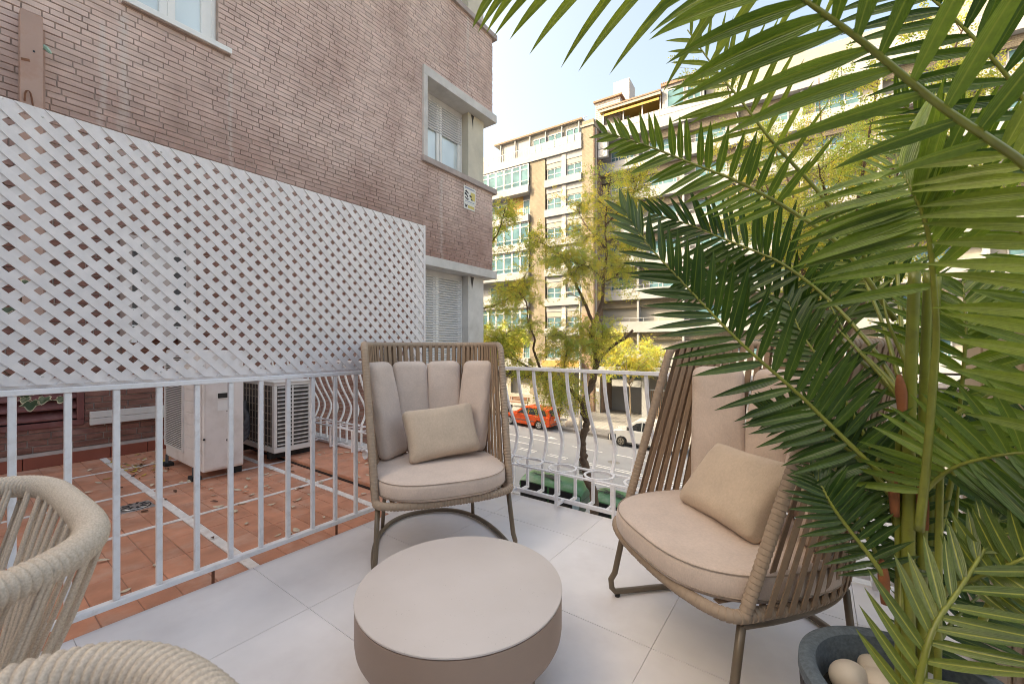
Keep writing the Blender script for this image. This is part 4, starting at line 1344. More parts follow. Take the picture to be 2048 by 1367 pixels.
# --- window column between the piers
for k in range(7):
    zb = 16.36 - 2.86 * k
    part('floor_band', M['far_white'], fb, (-18.915, -15.1, N0 - 0.30, N0 + 0.49, zb, zb + 0.70))
    for a, b_, zw in ((-18.75, -17.2, zb + 1.80), (-16.68, -15.16, zb + 1.80)):
        far_window(a, b_, N0 + 0.02, zb + 0.72, zw, 2, 2)
        part('blind_box', M['far_cream'], fb, (a - 0.05, b_ + 0.05, N0 - 0.02, N0 + 0.49, zw + 0.01, zb + 2.28))
        part('blind_box', M['far_white'], fb, (a - 0.05, b_ + 0.05, N0 - 0.06, N0 + 0.49, zb + 2.30, zb + 2.83 + (0.06 if k == 0 else 0)))
    part('mullion', M['far_grey'], fb, (-17.14, -16.74, N0 - 0.12, N0 + 0.49, zb + 0.705, zb + 2.85))

# --- ground floor of the left block
part('shop_canopy', M['far_white'], fb, (-45, -15.1, N0 - 0.9, N0 + 0.45, -1.35, -0.85))
part('shop_fascia', M['black'], fb, (-30, -20.7, N0 - 0.30, N0 + 0.40, -2.1, -1.36))
part('shop_front', M['far_grey'], fb, (-30, -20.7, N0 + 0.2, N0 + 0.45, -4.7, -2.1))
part('shop_front', M['far_grey'], fb, (-18.9, -15.1, N0 + 0.2, N0 + 0.45, -5.0, -1.36))
part('wooden_soffit', M['ochre'], fb, (-18.9, -15.1, N0 - 0.8, N0 + 0.19, -0.84, -0.3))
for t in (-28, -25.5, -23.2, -18.4, -16.2):
    part('shop_pillar', M['far_cream'], fb, (t, t + 0.4, N0 - 0.25, N0 + 0.195, -5.2, -1.37))
far_window(-17.8, -16.6, N0 + 0.1, -4.4, -2.4, 2, 1)

# --- right block
NR = 37.3
part('wall', M['far_cream'], fb, (-13.89, 30, NR + 0.66, 48, -1.38, 20.9), (-13.89, -13.36, NR + 0.66, 48, -8, -1.385), (-9.7, 30, NR + 0.66, 48, -8, -1.385), (-13.355, -9.705, 41.0, 48, -8, -1.385))
for k in range(8):
    zt = 20.9 - 2.94 * k
    zb = zt - 0.95
    part('balcony_band', M['far_white'], fb, (-13.89, 30, NR - 0.25, NR + 0.65, zb, zt))
    mbr = MB()
    if k == 0:
        sbox(mbr, -13.85, 30, NR - 0.24, NR - 0.19, zt + 0.56, zt + 0.60)
        for q in range(22): sbox(mbr, -13.7 + 1.27 * q, -13.6 + 1.27 * q, NR - 0.24, NR - 0.19, zt + 0.002, zt + 0.56)
        mbr.build('terrace_rail', M['far_frame'], fb)
        for q in range(21):
            part('rail_panel', M['rail_grey'], fb, (-13.58 + 1.27 * q, -12.45 + 1.27 * q, NR - 0.225, NR - 0.205, zt + 0.05, zt + 0.54))
        continue
    sbox(mbr, -13.85, 30, NR - 0.24, NR - 0.20, zt + 0.30, zt + 0.34)
    for q in range(34): sbox(mbr, -13.7 + 1.27 * q, -13.66 + 1.27 * q, NR - 0.24, NR - 0.20, zt + 0.002, zt + 0.30)
    mbr.build('balcony_rail', M['rail_grey'], fb)
    part('brick_strip', M['tan_brick'], fb, (-13.89, 30, NR + 0.3, NR + 0.655, zt + 1.3, zb + 2.93))
    for a, b_, nc in ((-13.1, -10.9, 3), (-9.6, -7.2, 2), (-5.8, -3.4, 2), (-1.8, 0.8, 3), (2.4, 5.0, 3), (7.0, 9.6, 3), (12, 14.6, 3), (17, 19.6, 3)):
        if k > 5 and a < -8: continue
        far_window(a, b_, NR + 0.55, zt + 0.02, zt + 1.28, nc, 1)
    for t in (-10.4, -6.6, -2.6, 1.6, 6.0, 11, 16):
        part('balcony_divider', M['far_white'], fb, (t - 0.08, t + 0.08, NR - 0.1, NR + 0.655, zt + 0.002, zb + 2.93))
# open roof terrace with ochre ceiling
part('terrace_back', M['ochre'], fb, (-13.7, -8.4, NR + 2.0, NR + 2.2, 20.9, 22.9))
part('terrace_ceiling', M['awning'], fb, (-13.85, -8.35, NR - 0.4, NR + 2.2, 22.75, 22.83))
part('terrace_roof', M['roof_tile'], fb, (-14.0, -8.34, NR - 0.55, NR + 2.3, 22.95, 23.08))
part('terrace_fascia', M['far_cream'], fb, (-13.95, -8.35, NR - 0.5, NR - 0.45, 22.7, 22.945))
o = MB().add([st(-13.4, NR - 0.38, 22.5), st(-8.5, NR - 0.38, 22.5), st(-8.5, NR + 0.5, 22.74), st(-13.4, NR + 0.5, 22.74), st(-13.4, NR - 0.38, 22.3), st(-8.5, NR - 0.38, 22.3)], [(0, 1, 2, 3), (0, 4, 5, 1)]).build('awning', M['awning'], fb)
for t in (-13.6, -11.7, -10.0, -8.45):
    part('terrace_post', M['far_frame'], fb, (t - 0.05, t + 0.05, NR - 0.15, NR - 0.05, 20.905, 22.74))
part('terrace_side', M['far_cream'], fb, (-13.89, -13.72, NR + 0.1, NR + 2.0, 20.905, 22.74))
# brick stair hut and white tower on the roof
part('roof_hut', M['far_grey'], fb, (-14.6, -12.2, NR + 0.5, NR + 3.0, 21.0, 24.25))
part('hut_roof', M['roof_tile'], fb, (-14.75, -12.0, NR + 0.3, NR + 3.1, 24.26, 24.42))
for q in range(9):
    part('hut_course', M['roof_tile'], fb, (-14.59, -12.21, NR + 0.485, NR + 0.499, 22.5 + 0.19 * q, 22.53 + 0.19 * q))
part('roof_tower', mat('tower_white', (0.45, 0.445, 0.44), 0.8, 0.03), fb, (-13.15, -11.65, NR + 1.5, NR + 3.4, 22.0, 26.3))
part('hut_vent', M['far_grey'], fb, (-12.75, -12.3, NR + 0.2, NR + 0.47, 22.9, 23.6))
# gabled attic house to the right
part('attic_house', M['far_white'], fb, (-8.3, -5.0, NR - 0.1, NR + 4, 20.905, 23.4))
part('attic_roof_edge', M['roof_tile'], fb, (-8.4, -4.8, NR - 0.25, NR + 4, 23.405, 23.62))
for q in range(22):
    part('roof_rib', M['roof_tile'], fb, (-8.38 + 0.16 * q, -8.29 + 0.16 * q, NR - 0.28, NR + 0.4, 23.625, 23.70))
far_window(-7.9, -6.5, NR - 0.16, 21.3, 23.0, 1, 1)
far_window(-6.3, -5.2, NR - 0.16, 21.6, 22.8, 2, 1)
part('attic_house', M['far_cream'], fb, (-4.9, 24, NR + 0.4, NR + 4, 20.905, 23.0))
# two condensers on the pier return
for z in (18.25, 19.0):
    q_ = thing('facade_condenser', ['lower white condenser hung on the brown pier across the street', 'upper white condenser hung on the brown pier across the street'][z > 18.5], 'air conditioner', st(-13.5, N0 + 0.5, z), 'condensers on the pier across the street')
    part('casing', M['far_frame'], q_, (-13.75, -12.85, N0 + 0.35, N0 + 0.75, z, z + 0.66))
    cc = st(-13.35, N0 + 0.345, z + 0.33)
    MB().tube([cc, cc - Ns * 0.02], 0.24, 18).build('fan', M['rail_grey'], q_)
    part('bracket', M['rail_grey'], q_, (-13.774, -12.9, N0 + 0.4, N0 + 0.7, z - 0.05, z - 0.002))
# --- ground floor of the right block
part('brick_side_wall', M['brown_brick'], fb, (-13.35, -13.2, N0 + 0.05, 40.75, -6.3, -1.39))
part('white_pier', M['far_cream'], fb, (-13.74, -13.33, N0 - 0.2, N0 + 0.3, -6.3, -1.38))
part('canopy', M['far_white'], fb, (-13.89, 30, N0 - 0.4, NR + 1.19, -1.375, -0.78))
part('lintel', M['far_white'], fb, (-12.3, -9.7, N0 + 0.0, N0 + 0.4, -2.45, -1.85))
far_window(-12.3, -9.75, N0 + 0.15, -1.84, -1.40, 2, 1, fr=0.05)
gd = part('garage_door', M['garage'], fb, (-13.19, -10.2, 40.75, 40.85, -6.6, -2.75))
for q in range(11):
    part('door_rib', M['garage'], gd, (-13.18, -10.25, 40.72, 40.747, -5.2 + 0.25 * q, -5.03 + 0.25 * q))
part('white_pier', M['far_white'], fb, (-9.68, -9.16, N0 + 0.0, N0 + 0.5, -6.4, -1.38))
part('door_head', M['far_cream'], fb, (-13.19, -9.71, 40.7, 40.9, -2.745, -1.39))
part('door_jamb', M['far_white'], fb, (-13.19, -12.95, 40.6, 40.7, -6.5, -2.75))
gt = part('garden_gate', M['rail_grey'], fb, (-9.1, -6.5, N0 + 0.2, N0 + 0.25, -2.7, -2.6))
for q in range(18):
    part('gate_bar', M['roof_tile'], gt, (-9.08 + 0.145 * q, -9.03 + 0.145 * q, N0 + 0.2, N0 + 0.25, -6.2, -2.705))
for t in (-6.4, -2.0, 2.4, 7.0):
    part('white_pier', M['far_white'], fb, (t, t + 0.5, N0 + 0.0, N0 + 0.5, -6.6, -1.38))
for t in (-5.6, -1.2, 3.2, 8):
    far_window(t, t + 2.8, N0 + 1.4, -4.6, -1.8, 2, 1)
sp = part('house_number_plate', mat('enamel_white', (0.75, 0.74, 0.72), 0.4, 0.03), fb, (-13.66, -13.42, N0 - 0.225, N0 - 0.205, -3.0, -2.7))

# neighbour block farther left / right so the street does not end in the void
nb = thing('apartment_block', 'plain cream apartment block closing the street far to the right', 'building', st(45, 42, -8))
part('wall', M['far_cream'], nb, (30.5, 70, 36.5, 50, -12, 19))
part('roof_slab', M['far_white'], nb, (30.3, 70, 36.3, 50, 19.005, 19.3))
for k in range(6):
    for q in range(6):
        far_window(32 + 3.4 * q, 34 + 3.4 * q, 36.42, 15.5 - 3 * k, 17.2 - 3 * k, 2, 1, par=nb)

# ================================================================== cars
def car_obj(name, label, paint, L, H, Wd, prof_body, prof_cab, wheels, z_belt, glass_segs, details):
    """profiles are (x, z) side outlines, x along the length (0 front .. L rear)"""
    r = thing(name, label, 'car')
    mb = MB()
    hw = Wd / 2
    # body loft: side outline with softened shoulder
    n_ = len(prof_body)
    cx = L / 2; cz = 0.55
    rings = []
    for ins, w in ((0.0, hw - 0.10), (0.0, hw - 0.03), (-0.0, hw), (0, hw), ):
        pass
    lay = [(-hw + 0.0, 0.93), (-hw + 0.05, 0.985), (-hw + 0.16, 1.0), (hw - 0.16, 1.0), (hw - 0.05, 0.985), (hw, 0.93)]
    vs_ = []
    for y, s in lay:
        for x, z in prof_body: vs_.append((cx + (x - cx) * (0.97 + 0.03 * s if s < 1 else 1) * (1 if s == 1 else (0.985 if s > .95 else 0.96)), y, cz + (z - cz) * s))
    fs_ = []
    for j in range(len(lay) - 1):
        for i in range(n_):
            fs_.append((j * n_ + i, j * n_ + (i + 1) % n_, (j + 1) * n_ + (i + 1) % n_, (j + 1) * n_ + i))
    fs_.append(tuple(range(n_ - 1, -1, -1))); fs_.append(tuple((len(lay) - 1) * n_ + i for i in range(n_)))
    mb.add(vs_, fs_)
    mb.build('body', paint, r, smooth='auto')
    # cabin (pillars and roof) loft, narrower at the roof
    mb = MB()
    zb = min(z for x, z in prof_cab); zt = max(z for x, z in prof_cab)
    def yw(z, k): return (hw - 0.055) * k - 0.17 * (z - zb) / (zt - zb) * k
    vs_ = []
    n_ = len(prof_cab)
    for k in (-1, -0.86, 0.86, 1):
        for x, z in prof_cab:
            zz = z if abs(k) < 1 else z - (0.045 if z > zb + 0.1 else 0)
            vs_.append((x, yw(z, k), zz))
    fs_ = []
    for j in range(3):
        for i in range(n_):
            fs_.append((j * n_ + i, j * n_ + (i + 1) % n_, (j + 1) * n_ + (i + 1) % n_, (j + 1) * n_ + i))
    fs_.append(tuple(range(n_ - 1, -1, -1))); fs_.append(tuple(3 * n_ + i for i in range(n_)))
    mb.add(vs_, fs_)
    mb.build('roof', paint, r, smooth='auto')
    # side windows as dark glass set just proud of the cabin side
    for poly in glass_segs:
        for k in (-1, 1):
            vv = [(x, yw(z, k) + 0.012 * k, z) for x, z in poly]
            MB().add(vv + [(x, y - 0.01 * k, z) for x, y, z in vv], [tuple(range(len(poly)))] + [(i, (i + 1) % len(poly), len(poly) + (i + 1) % len(poly), len(poly) + i) for i in range(len(poly))]).build('side_window', M['glass_car'], r)
    # front and rear screens
    for nm, (xa, za), (xb, zb_) in details['screens']:
        ya, yb2 = (hw - 0.055) * 0.86 - 0.17 * (za - zb) / (zt - zb) - 0.02, (hw - 0.055) * 0.86 - 0.17 * (zb_ - zb) / (zt - zb) - 0.02
        dx = -0.014 if xa < L / 2 else 0.014
        MB().add([(xa + dx, -ya, za + .012), (xa + dx, ya, za + .012), (xb + dx, yb2, zb_ + .012), (xb + dx, -yb2, zb_ + .012)], [(0, 1, 2, 3)]).build(nm, M['glass_car'], r)
    for x in wheels:
        for k in (-1, 1):
            y_ = k * (hw - 0.10)
            tr = MB().tube([(x, y_ - 0.10, 0.31), (x, y_ - 0.085, 0.31), (x, y_ + 0.085, 0.31), (x, y_ + 0.10, 0.31)], [0.28, 0.315, 0.315, 0.28], 24).build('wheel', M['rubber'], r, smooth='auto')
            MB().tube([(x, y_ + k * 0.085, 0.31), (x, y_ + k * 0.112, 0.31), (x, y_ + k * 0.106, 0.31)], [0.215, 0.205, 0.08], 20).build('rim', details['rim'], tr, smooth='auto')
            for q in range(5):
                a = q * 2 * math.pi / 5
                MB().obox((x + 0.13 * math.cos(a), y_ + k * 0.112, 0.31 + 0.13 * math.sin(a)), (0.055 * math.cos(a), 0, 0.055 * math.sin(a)), (0, 0.004, 0), (-0.03 * math.sin(a), 0, 0.03 * math.cos(a))).build('rim_slot', M['black'], tr)
    for nm, m_, bxs in details['boxes']:
        mb = MB()
        for bx in bxs: mb.box(*bx)
        mb.build(nm, m_, r, bevel=0.008, seg=1)
    return r


def put_car(r, t, n, flip):
    # car local x runs front -> rear; flip False: front towards -t
    d = Us if not flip else -Us
    base = sg(t, n, 0.0)
    ang = math.atan2(d.y, d.x)
    r.location = base
    r.rotation_euler = (0, 0.057 if not flip else -0.057, ang)


paint_red = mat('orange_red_car_paint', (0.62, 0.075, 0.015), 0.22, 0.03, 2, spec=0.7)
paint_white = mat('white_van_paint', (0.66, 0.65, 0.62), 0.3, 0.04, 2)
trim = mat('grey_bumper_plastic', (0.06, 0.06, 0.065), 0.6, 0.1)
alu = mat('alloy_rim', (0.55, 0.55, 0.56), 0.35, 0.05, metal=0.6)
steel = mat('steel_rim', (0.24, 0.21, 0.17), 0.5, 0.1)
lampg = mat('headlamp_glass', (0.6, 0.6, 0.6), 0.15, 0.05)
lampr = mat('tail_lamp_red', (0.35, 0.02, 0.015), 0.25, 0.05)
plate = mat('number_plate', (0.72, 0.72, 0.70), 0.4, 0.03)
L, H, Wd = 4.2, 1.58, 1.74
body = [(0.02, 0.30), (0.0, 0.52), (0.10, 0.72), (0.55, 0.86), (1.05, 0.95), (3.9, 0.98), (4.12, 0.92), (4.18, 0.62), (4.2, 0.36), (3.9, 0.22), (3.62, 0.24), (3.58, 0.5), (3.38, 0.66), (3.12, 0.66), (2.92, 0.5), (2.88, 0.22), (1.12, 0.22), (1.08, 0.5), (0.88, 0.66), (0.62, 0.66), (0.42, 0.5), (0.38, 0.26)]
cab = [(0.98, 0.92), (1.75, 1.47), (2.1, 1.56), (3.3, 1.56), (3.85, 1.47), (4.10, 0.95)]
gl = [[(1.35, 0.99), (1.86, 1.36), (2.24, 1.45), (2.24, 0.99)], [(2.31, 0.99), (2.31, 1.45), (3.12, 1.45), (3.12, 0.99)], [(3.19, 0.99), (3.19, 1.44), (3.60, 1.38), (3.78, 1.05)]]
rc = car_obj('parked_car', 'orange-red compact people carrier parked at the far kerb', paint_red, L, H, Wd, body, cab, (0.75, 3.25), 0.95, gl,
    dict(screens=[('windscreen', (1.12, 0.99), (1.70, 1.41)), ('rear_window', (4.05, 1.02), (3.88, 1.40))], rim=alu,
         boxes=[('tail_lamp', lampr, [(4.10, 4.135, -0.84, -0.70, 0.72, 1.28)]), ('tail_lamp', lampr, [(4.10, 4.135, 0.70, 0.84, 0.72, 1.28)]),
                ('headlamp', lampg, [(0.06, 0.42, -0.84, -0.62, 0.62, 0.76)]), ('headlamp', lampg, [(0.06, 0.42, 0.62, 0.84, 0.62, 0.76)]),
                ('number_plate', plate, [(4.165, 4.20, -0.26, 0.26, 0.70, 0.82)]), ('bumper_strip', trim, [(4.19, 4.215, -0.80, 0.80, 0.45, 0.52)]),
                ('side_strip', trim, [(1.2, 2.85, -0.885, -0.868, 0.50, 0.56)]), ('side_strip', trim, [(1.2, 2.85, 0.868, 0.885, 0.50, 0.56)]),
                ('door_handle', paint_red, [(2.05, 2.22, -0.875, -0.84, 0.86, 0.89), (2.95, 3.12, -0.875, -0.84, 0.86, 0.89)]),
                ('mirror', paint_red, [(1.35, 1.48, -1.02, -0.84, 0.97, 1.10)]), ('mirror', paint_red, [(1.35, 1.48, 0.84, 1.02, 0.97, 1.10)])]))
put_car(rc, -17.75, 27.2, False)
L, H, Wd = 4.35, 1.83, 1.72
body = [(0.02, 0.28), (0.0, 0.55), (0.08, 0.80), (0.30, 0.96), (0.95, 1.08), (4.28, 1.10), (4.33, 0.62), (4.35, 0.36), (4.0, 0.24), (3.82, 0.24), (3.78, 0.5), (3.58, 0.66), (3.32, 0.66), (3.12, 0.5), (3.08, 0.22), (1.22, 0.22), (1.18, 0.5), (0.98, 0.66), (0.72, 0.66), (0.52, 0.5), (0.48, 0.26)]
cab = [(0.80, 1.05), (1.65, 1.72), (1.95, 1.82), (3.9, 1.83), (4.25, 1.76), (4.32, 1.08)]
gl = [[(1.20, 1.12), (1.72, 1.56), (2.05, 1.66), (2.05, 1.12)], [(2.12, 1.12), (2.12, 1.66), (2.55, 1.66), (2.55, 1.12)]]
vn = car_obj('parked_van', 'small white delivery van with grey bumper parked at the far kerb', paint_white, L, H, Wd, body, cab, (0.85, 3.45), 1.05, gl,
    dict(screens=[('windscreen', (0.95, 1.12), (1.60, 1.64))], rim=steel,
         boxes=[('bumper', trim, [(-0.06, 0.10, -0.80, 0.80, 0.26, 0.62)]), ('wheel_trim', trim, [(0.10, 0.50, -0.875, -0.80, 0.28, 0.72)]), ('wheel_trim', trim, [(0.10, 0.50, 0.80, 0.875, 0.28, 0.72)]),
                ('headlamp', lampg, [(0.10, 0.42, -0.85, -0.58, 0.74, 0.90)]), ('headlamp', lampg, [(0.10, 0.42, 0.58, 0.85, 0.74, 0.90)]),
                ('mirror', trim, [(1.22, 1.36, -1.02, -0.84, 1.10, 1.30)]), ('mirror', trim, [(1.22, 1.36, 0.84, 1.02, 1.10, 1.30)]),
                ('door_line', trim, [(2.60, 2.612, -0.867, -0.860, 0.35, 1.08)]), ('sill', trim, [(1.25, 3.05, -0.872, -0.858, 0.24, 0.34)]), ('tail_lamp', lampr, [(4.32, 4.34, -0.84, -0.70, 0.85, 1.35)])]))
put_car(vn, -9.25, 27.0, False)

# ================================================================== street furniture
bnd = thing('concrete_bollard', 'low rounded concrete bollard at the kerb behind the red car', 'bollard', sg(-13.0, 28.7, 0.12))
mb = MB(); mb.lathe([(0.46, 0), (0.46, 0.12), (0.43, 0.26), (0.33, 0.42), (0.18, 0.51), (0.02, 0.54)], 28, sg(-13.0, 28.7, 0.12))
mb.build('dome', mat('weathered_concrete', (0.42, 0.37, 0.32), 0.9, 0.15, 4, 0.3, 30, 0.01), bnd, smooth='auto')
bn = thing('street_bench', 'brown slatted street bench on the far pavement behind the red car', 'bench', sg(-20.0, 32.5, 0.12))
wood = mat('bench_wood', (0.16, 0.06, 0.035), 0.6, 0.2, 5)
for k in range(4): part('seat_slat', wood, bn, (-21.1, -19.0, 32.3 + 0.12 * k, 32.4 + 0.12 * k, gz(-20) + 0.55, gz(-20) + 0.59))
for k in range(3): part('back_slat', wood, bn, (-21.1, -19.0, 32.80, 32.84, gz(-20) + 0.68 + 0.12 * k, gz(-20) + 0.78 + 0.12 * k))
for t in (-20.9, -19.2): part('leg', M['rail_grey'], bn, (t - 0.03, t + 0.03, 32.3, 32.36, gz(-20) + 0.10, gz(-20) + 0.549), (t - 0.03, t + 0.03, 32.76, 32.80, gz(-20) + 0.10, gz(-20) + 1.0))
lw = MB(); sbox(lw, -24, -15.4, 34.3, 34.6, -5.6, gz(-20) + 1.1)
tag(lw.build('low_wall', M['far_cream'], None, bevel=0.02), 'low cream garden wall at the back of the far pavement', 'wall')

# people on the far pavement
def person(label, t, n, h, coat, trous, hair, face, stride):
    r = thing('person', label, 'person', sg(t, n, 0.12))
    s = h / 1.75
    J = {'pel': (0, 0, .93), 'wai': (0, 0, 1.08), 'che': (0.01, 0, 1.32), 'nec': (0.0, 0, 1.50), 'hea': (0.03, 0, 1.62), 'top': (0.02, 0, 1.73),
         'lh': (0, .09, .90), 'lk': (.12 * stride, .10, .50), 'la': (-.10 * stride, .10, .09), 'lt': (.06 - .10 * stride, .11, .03),
         'rh': (0, -.09, .90), 'rk': (.02 * stride, -.10, .50), 'ra': (.22 * stride, -.10, .08), 'rt': (.22 * stride + .16, -.11, .03),
         'ls': (0, .19, 1.42), 'le': (-.06, .24, 1.14), 'lw': (.08, .22, .93), 'lf': (.12, .21, .84), 'rs': (0, -.19, 1.42), 're': (-.10, -.24, 1.15), 'rw': (.0, -.23, .93), 'rf': (.03, -.22, .84)}
    R_ = {'pel': .15, 'wai': .145, 'che': .165, 'nec': .058, 'hea': .095, 'top': .07, 'lh': .10, 'lk': .068, 'la': .045, 'lt': .04, 'rh': .10, 'rk': .068, 'ra': .045, 'rt': .04,
          'ls': .075, 'le': .055, 'lw': .04, 'lf': .035, 'rs': .075, 're': .055, 'rw': .04, 'rf': .035}
    E_ = [('pel', 'wai'), ('wai', 'che'), ('che', 'nec'), ('nec', 'hea'), ('hea', 'top'), ('pel', 'lh'), ('lh', 'lk'), ('lk', 'la'), ('la', 'lt'), ('pel', 'rh'), ('rh', 'rk'), ('rk', 'ra'), ('ra', 'rt'),
          ('che', 'ls'), ('ls', 'le'), ('le', 'lw'), ('lw', 'lf'), ('che', 'rs'), ('rs', 're'), ('re', 'rw'), ('rw', 'rf')]
    ks = list(J)
    me = bpy.data.meshes.new('body')
    base = sg(t, n, 0.12)
    me.from_pydata([base + (Us * J[k][0] + Ns * J[k][1] + V((0, 0, J[k][2]))) * s for k in ks], [(ks.index(a), ks.index(b)) for a, b in E_], [])
    o = bpy.data.objects.new('body', me)
    link(o, r)
    md = o.modifiers.new('skin', 'SKIN')
    sk = me.skin_vertices[0].data
    for i, k in enumerate(ks): sk[i].radius = (R_[k] * s, R_[k] * s * 0.9); sk[i].use_root = (k == 'pel')
    o.modifiers.new('sub', 'SUBSURF').levels = 1
    bm_ = nodes('clothing')
    m_, nt, b = bm_
    g = nd(nt, 'ShaderNodeSeparateXYZ'); nt.links.new(pos(nt), g.inputs[0])
    zrel = mathn(nt, 'DIVIDE', mathn(nt, 'SUBTRACT', g.outputs[2], base.z), h)
    c = mixc(nt, ramp(nt, zrel, [(0.50, 0), (0.505, 1)]), trous, coat)
    c = mixc(nt, ramp(nt, zrel, [(0.855, 0), (0.86, 1)]), c, face)
    c = mixc(nt, ramp(nt, zrel, [(0.045, 1), (0.05, 0)]), c, (0.02, 0.02, 0.02))
    nt.links.new(c, b.inputs['Base Color']); b.inputs['Roughness'].default_value = 0.9
    me.materials.append(m_)
    mb = MB()
    hc = base + (Us * 0.015 + V((0, 0, 1.665))) * s
    mb.lathe([(0.092 * s, 0), (0.102 * s, 0.03 * s), (0.088 * s, 0.075 * s), (0.045 * s, 0.098 * s), (0.004, 0.105 * s)], 14, hc)
    mb.build('hair', mat('hair', hair, 0.8, 0.1), r, smooth=True)
    return r
person('person in a dark navy coat and trousers walking on the far pavement', -16.4, 33.9, 1.70, (0.03, 0.03, 0.05), (0.02, 0.02, 0.03), (0.35, 0.32, 0.30), (0.45, 0.28, 0.2), 1.0)
person('person in a pale jacket and dark trousers walking behind the one in navy', -16.9, 33.2, 1.64, (0.62, 0.58, 0.54), (0.04, 0.04, 0.05), (0.30, 0.22, 0.14), (0.5, 0.32, 0.24), -0.9)

# scooters behind the red car
def scooter(label, t, n, rz):
    r = thing('motor_scooter', label, 'scooter', (0, 0, 0))
    for x in (-0.62, 0.62):
        w = MB().tube([(x, -0.06, 0.26), (x, 0.06, 0.26)], 0.255, 20).build('wheel', M['rubber'], r)
        MB().tube([(x, -0.065, 0.26), (x, 0.065, 0.26)], 0.13, 14).build('rim', alu, w)
    mb = MB().prism([(0.15, 0.22), (0.75, 0.42), (0.95, 0.78), (0.25, 0.80), (0.1, 0.55), (-0.25, 0.36), (-0.45, 0.40), (-0.52, 0.95), (-0.60, 0.95), (-0.62, 0.32), (-0.3, 0.22)], (0, -0.16, 0), (1, 0, 0), (0, 0, 1), (0, 0.32, 0))
    mb.build('body', M['black'], r, bevel=0.03)
    MB().box(0.18, 0.92, -0.14, 0.14, 0.805, 0.88).build('seat', M['rubber'], r, bevel=0.03)
    MB().tube([(-0.50, -0.34, 1.04), (-0.55, 0, 0.98), (-0.50, 0.34, 1.04)], 0.02, 8).build('handlebar', M['rubber'], r)
    MB().tube([(-0.56, 0, 0.95), (-0.62, 0, 0.26)], 0.04, 8).build('fork', alu, r)
    r.location = sg(t, n, 0.12); r.rotation_euler = (0, 0, rz)
    return r
scooter('black scooter parked just behind the roof of the red car', -15.9, 29.4, rad(62))
scooter('second black scooter parked by the rear of the red car', -15.1, 29.6, rad(70))
scooter('black scooter half hidden at the nose of the red car', -18.6, 27.9, rad(80))

# lamp post, sign posts
lp = thing('street_lamp', 'tall grey street lamp post on the far kerb behind the tree', 'lamp', sg(-12.1, 28.3, 0.12))
b0 = sg(-12.1, 28.3, 0.12)
MB().tube([b0, b0 + V((0, 0, 1.0)), b0 + V((0, 0, 1.05)), b0 + V((0, 0, 9.6))], [0.13, 0.13, 0.095, 0.075], 14).build('pole', mat('grey_lamp_paint', (0.30, 0.28, 0.26), 0.6, 0.08), lp, smooth='auto')
mb = MB(); mb.bar(b0 + V((0, 0, 9.55)), b0 + V((0, 0, 9.7)) - Ns * 1.6, 0.07, 0.06); mb.build('arm', bpy.data.materials['grey_lamp_paint'], lp)
mb = MB(); mb.bar(b0 + V((0, 0, 9.7)) - Ns * 1.5, b0 + V((0, 0, 9.74)) - Ns * 2.3, 0.26, 0.12); mb.build('lamp_head', bpy.data.materials['grey_lamp_paint'], lp, bevel=0.02)
sp_ = thing('sign_post', 'thin grey sign post at the far kerb beside the tree trunk', 'sign', sg(-11.9, 27.95, 0.12))
b0 = sg(-11.9, 27.95, 0.12)
MB().tube([b0, b0 + V((0, 0, 1.25))], 0.05, 10).build('post', M['rail_grey'], sp_)
mb = MB(); mb.obox(b0 + V((0, 0, 1.28)), Us * 0.07, Ns * 0.07, V((0, 0, 0.03))); mb.build('cap', M['rail_grey'], sp_)
ip = thing('container_notice', 'small grey notice board on a post beside the trunk and the green bins', 'sign', sg(-6.0, 14.35, 0.12))
b0 = sg(-6.0, 14.35, 0.12)
MB().tube([b0, b0 + V((0, 0, 2.25))], 0.035, 10).build('post', M['rail_grey'], ip)
mb = MB(); mb.obox(b0 + V((0, 0, 1.95)) - Ns * 0.045, Us * 0.17, Ns * 0.01, V((0, 0, 0.26))); mb.build('board', mat('notice_grey', (0.40, 0.39, 0.38), 0.5, 0.08, 8), ip)
for q in range(5):
    mb = MB(); mb.obox(b0 + V((0, 0, 2.10 - 0.085 * q)) - Ns * 0.057, Us * (0.13 - 0.02 * (q % 3)), Ns * 0.002, V((0, 0, 0.016))); mb.build('print_line', M['black'], ip)

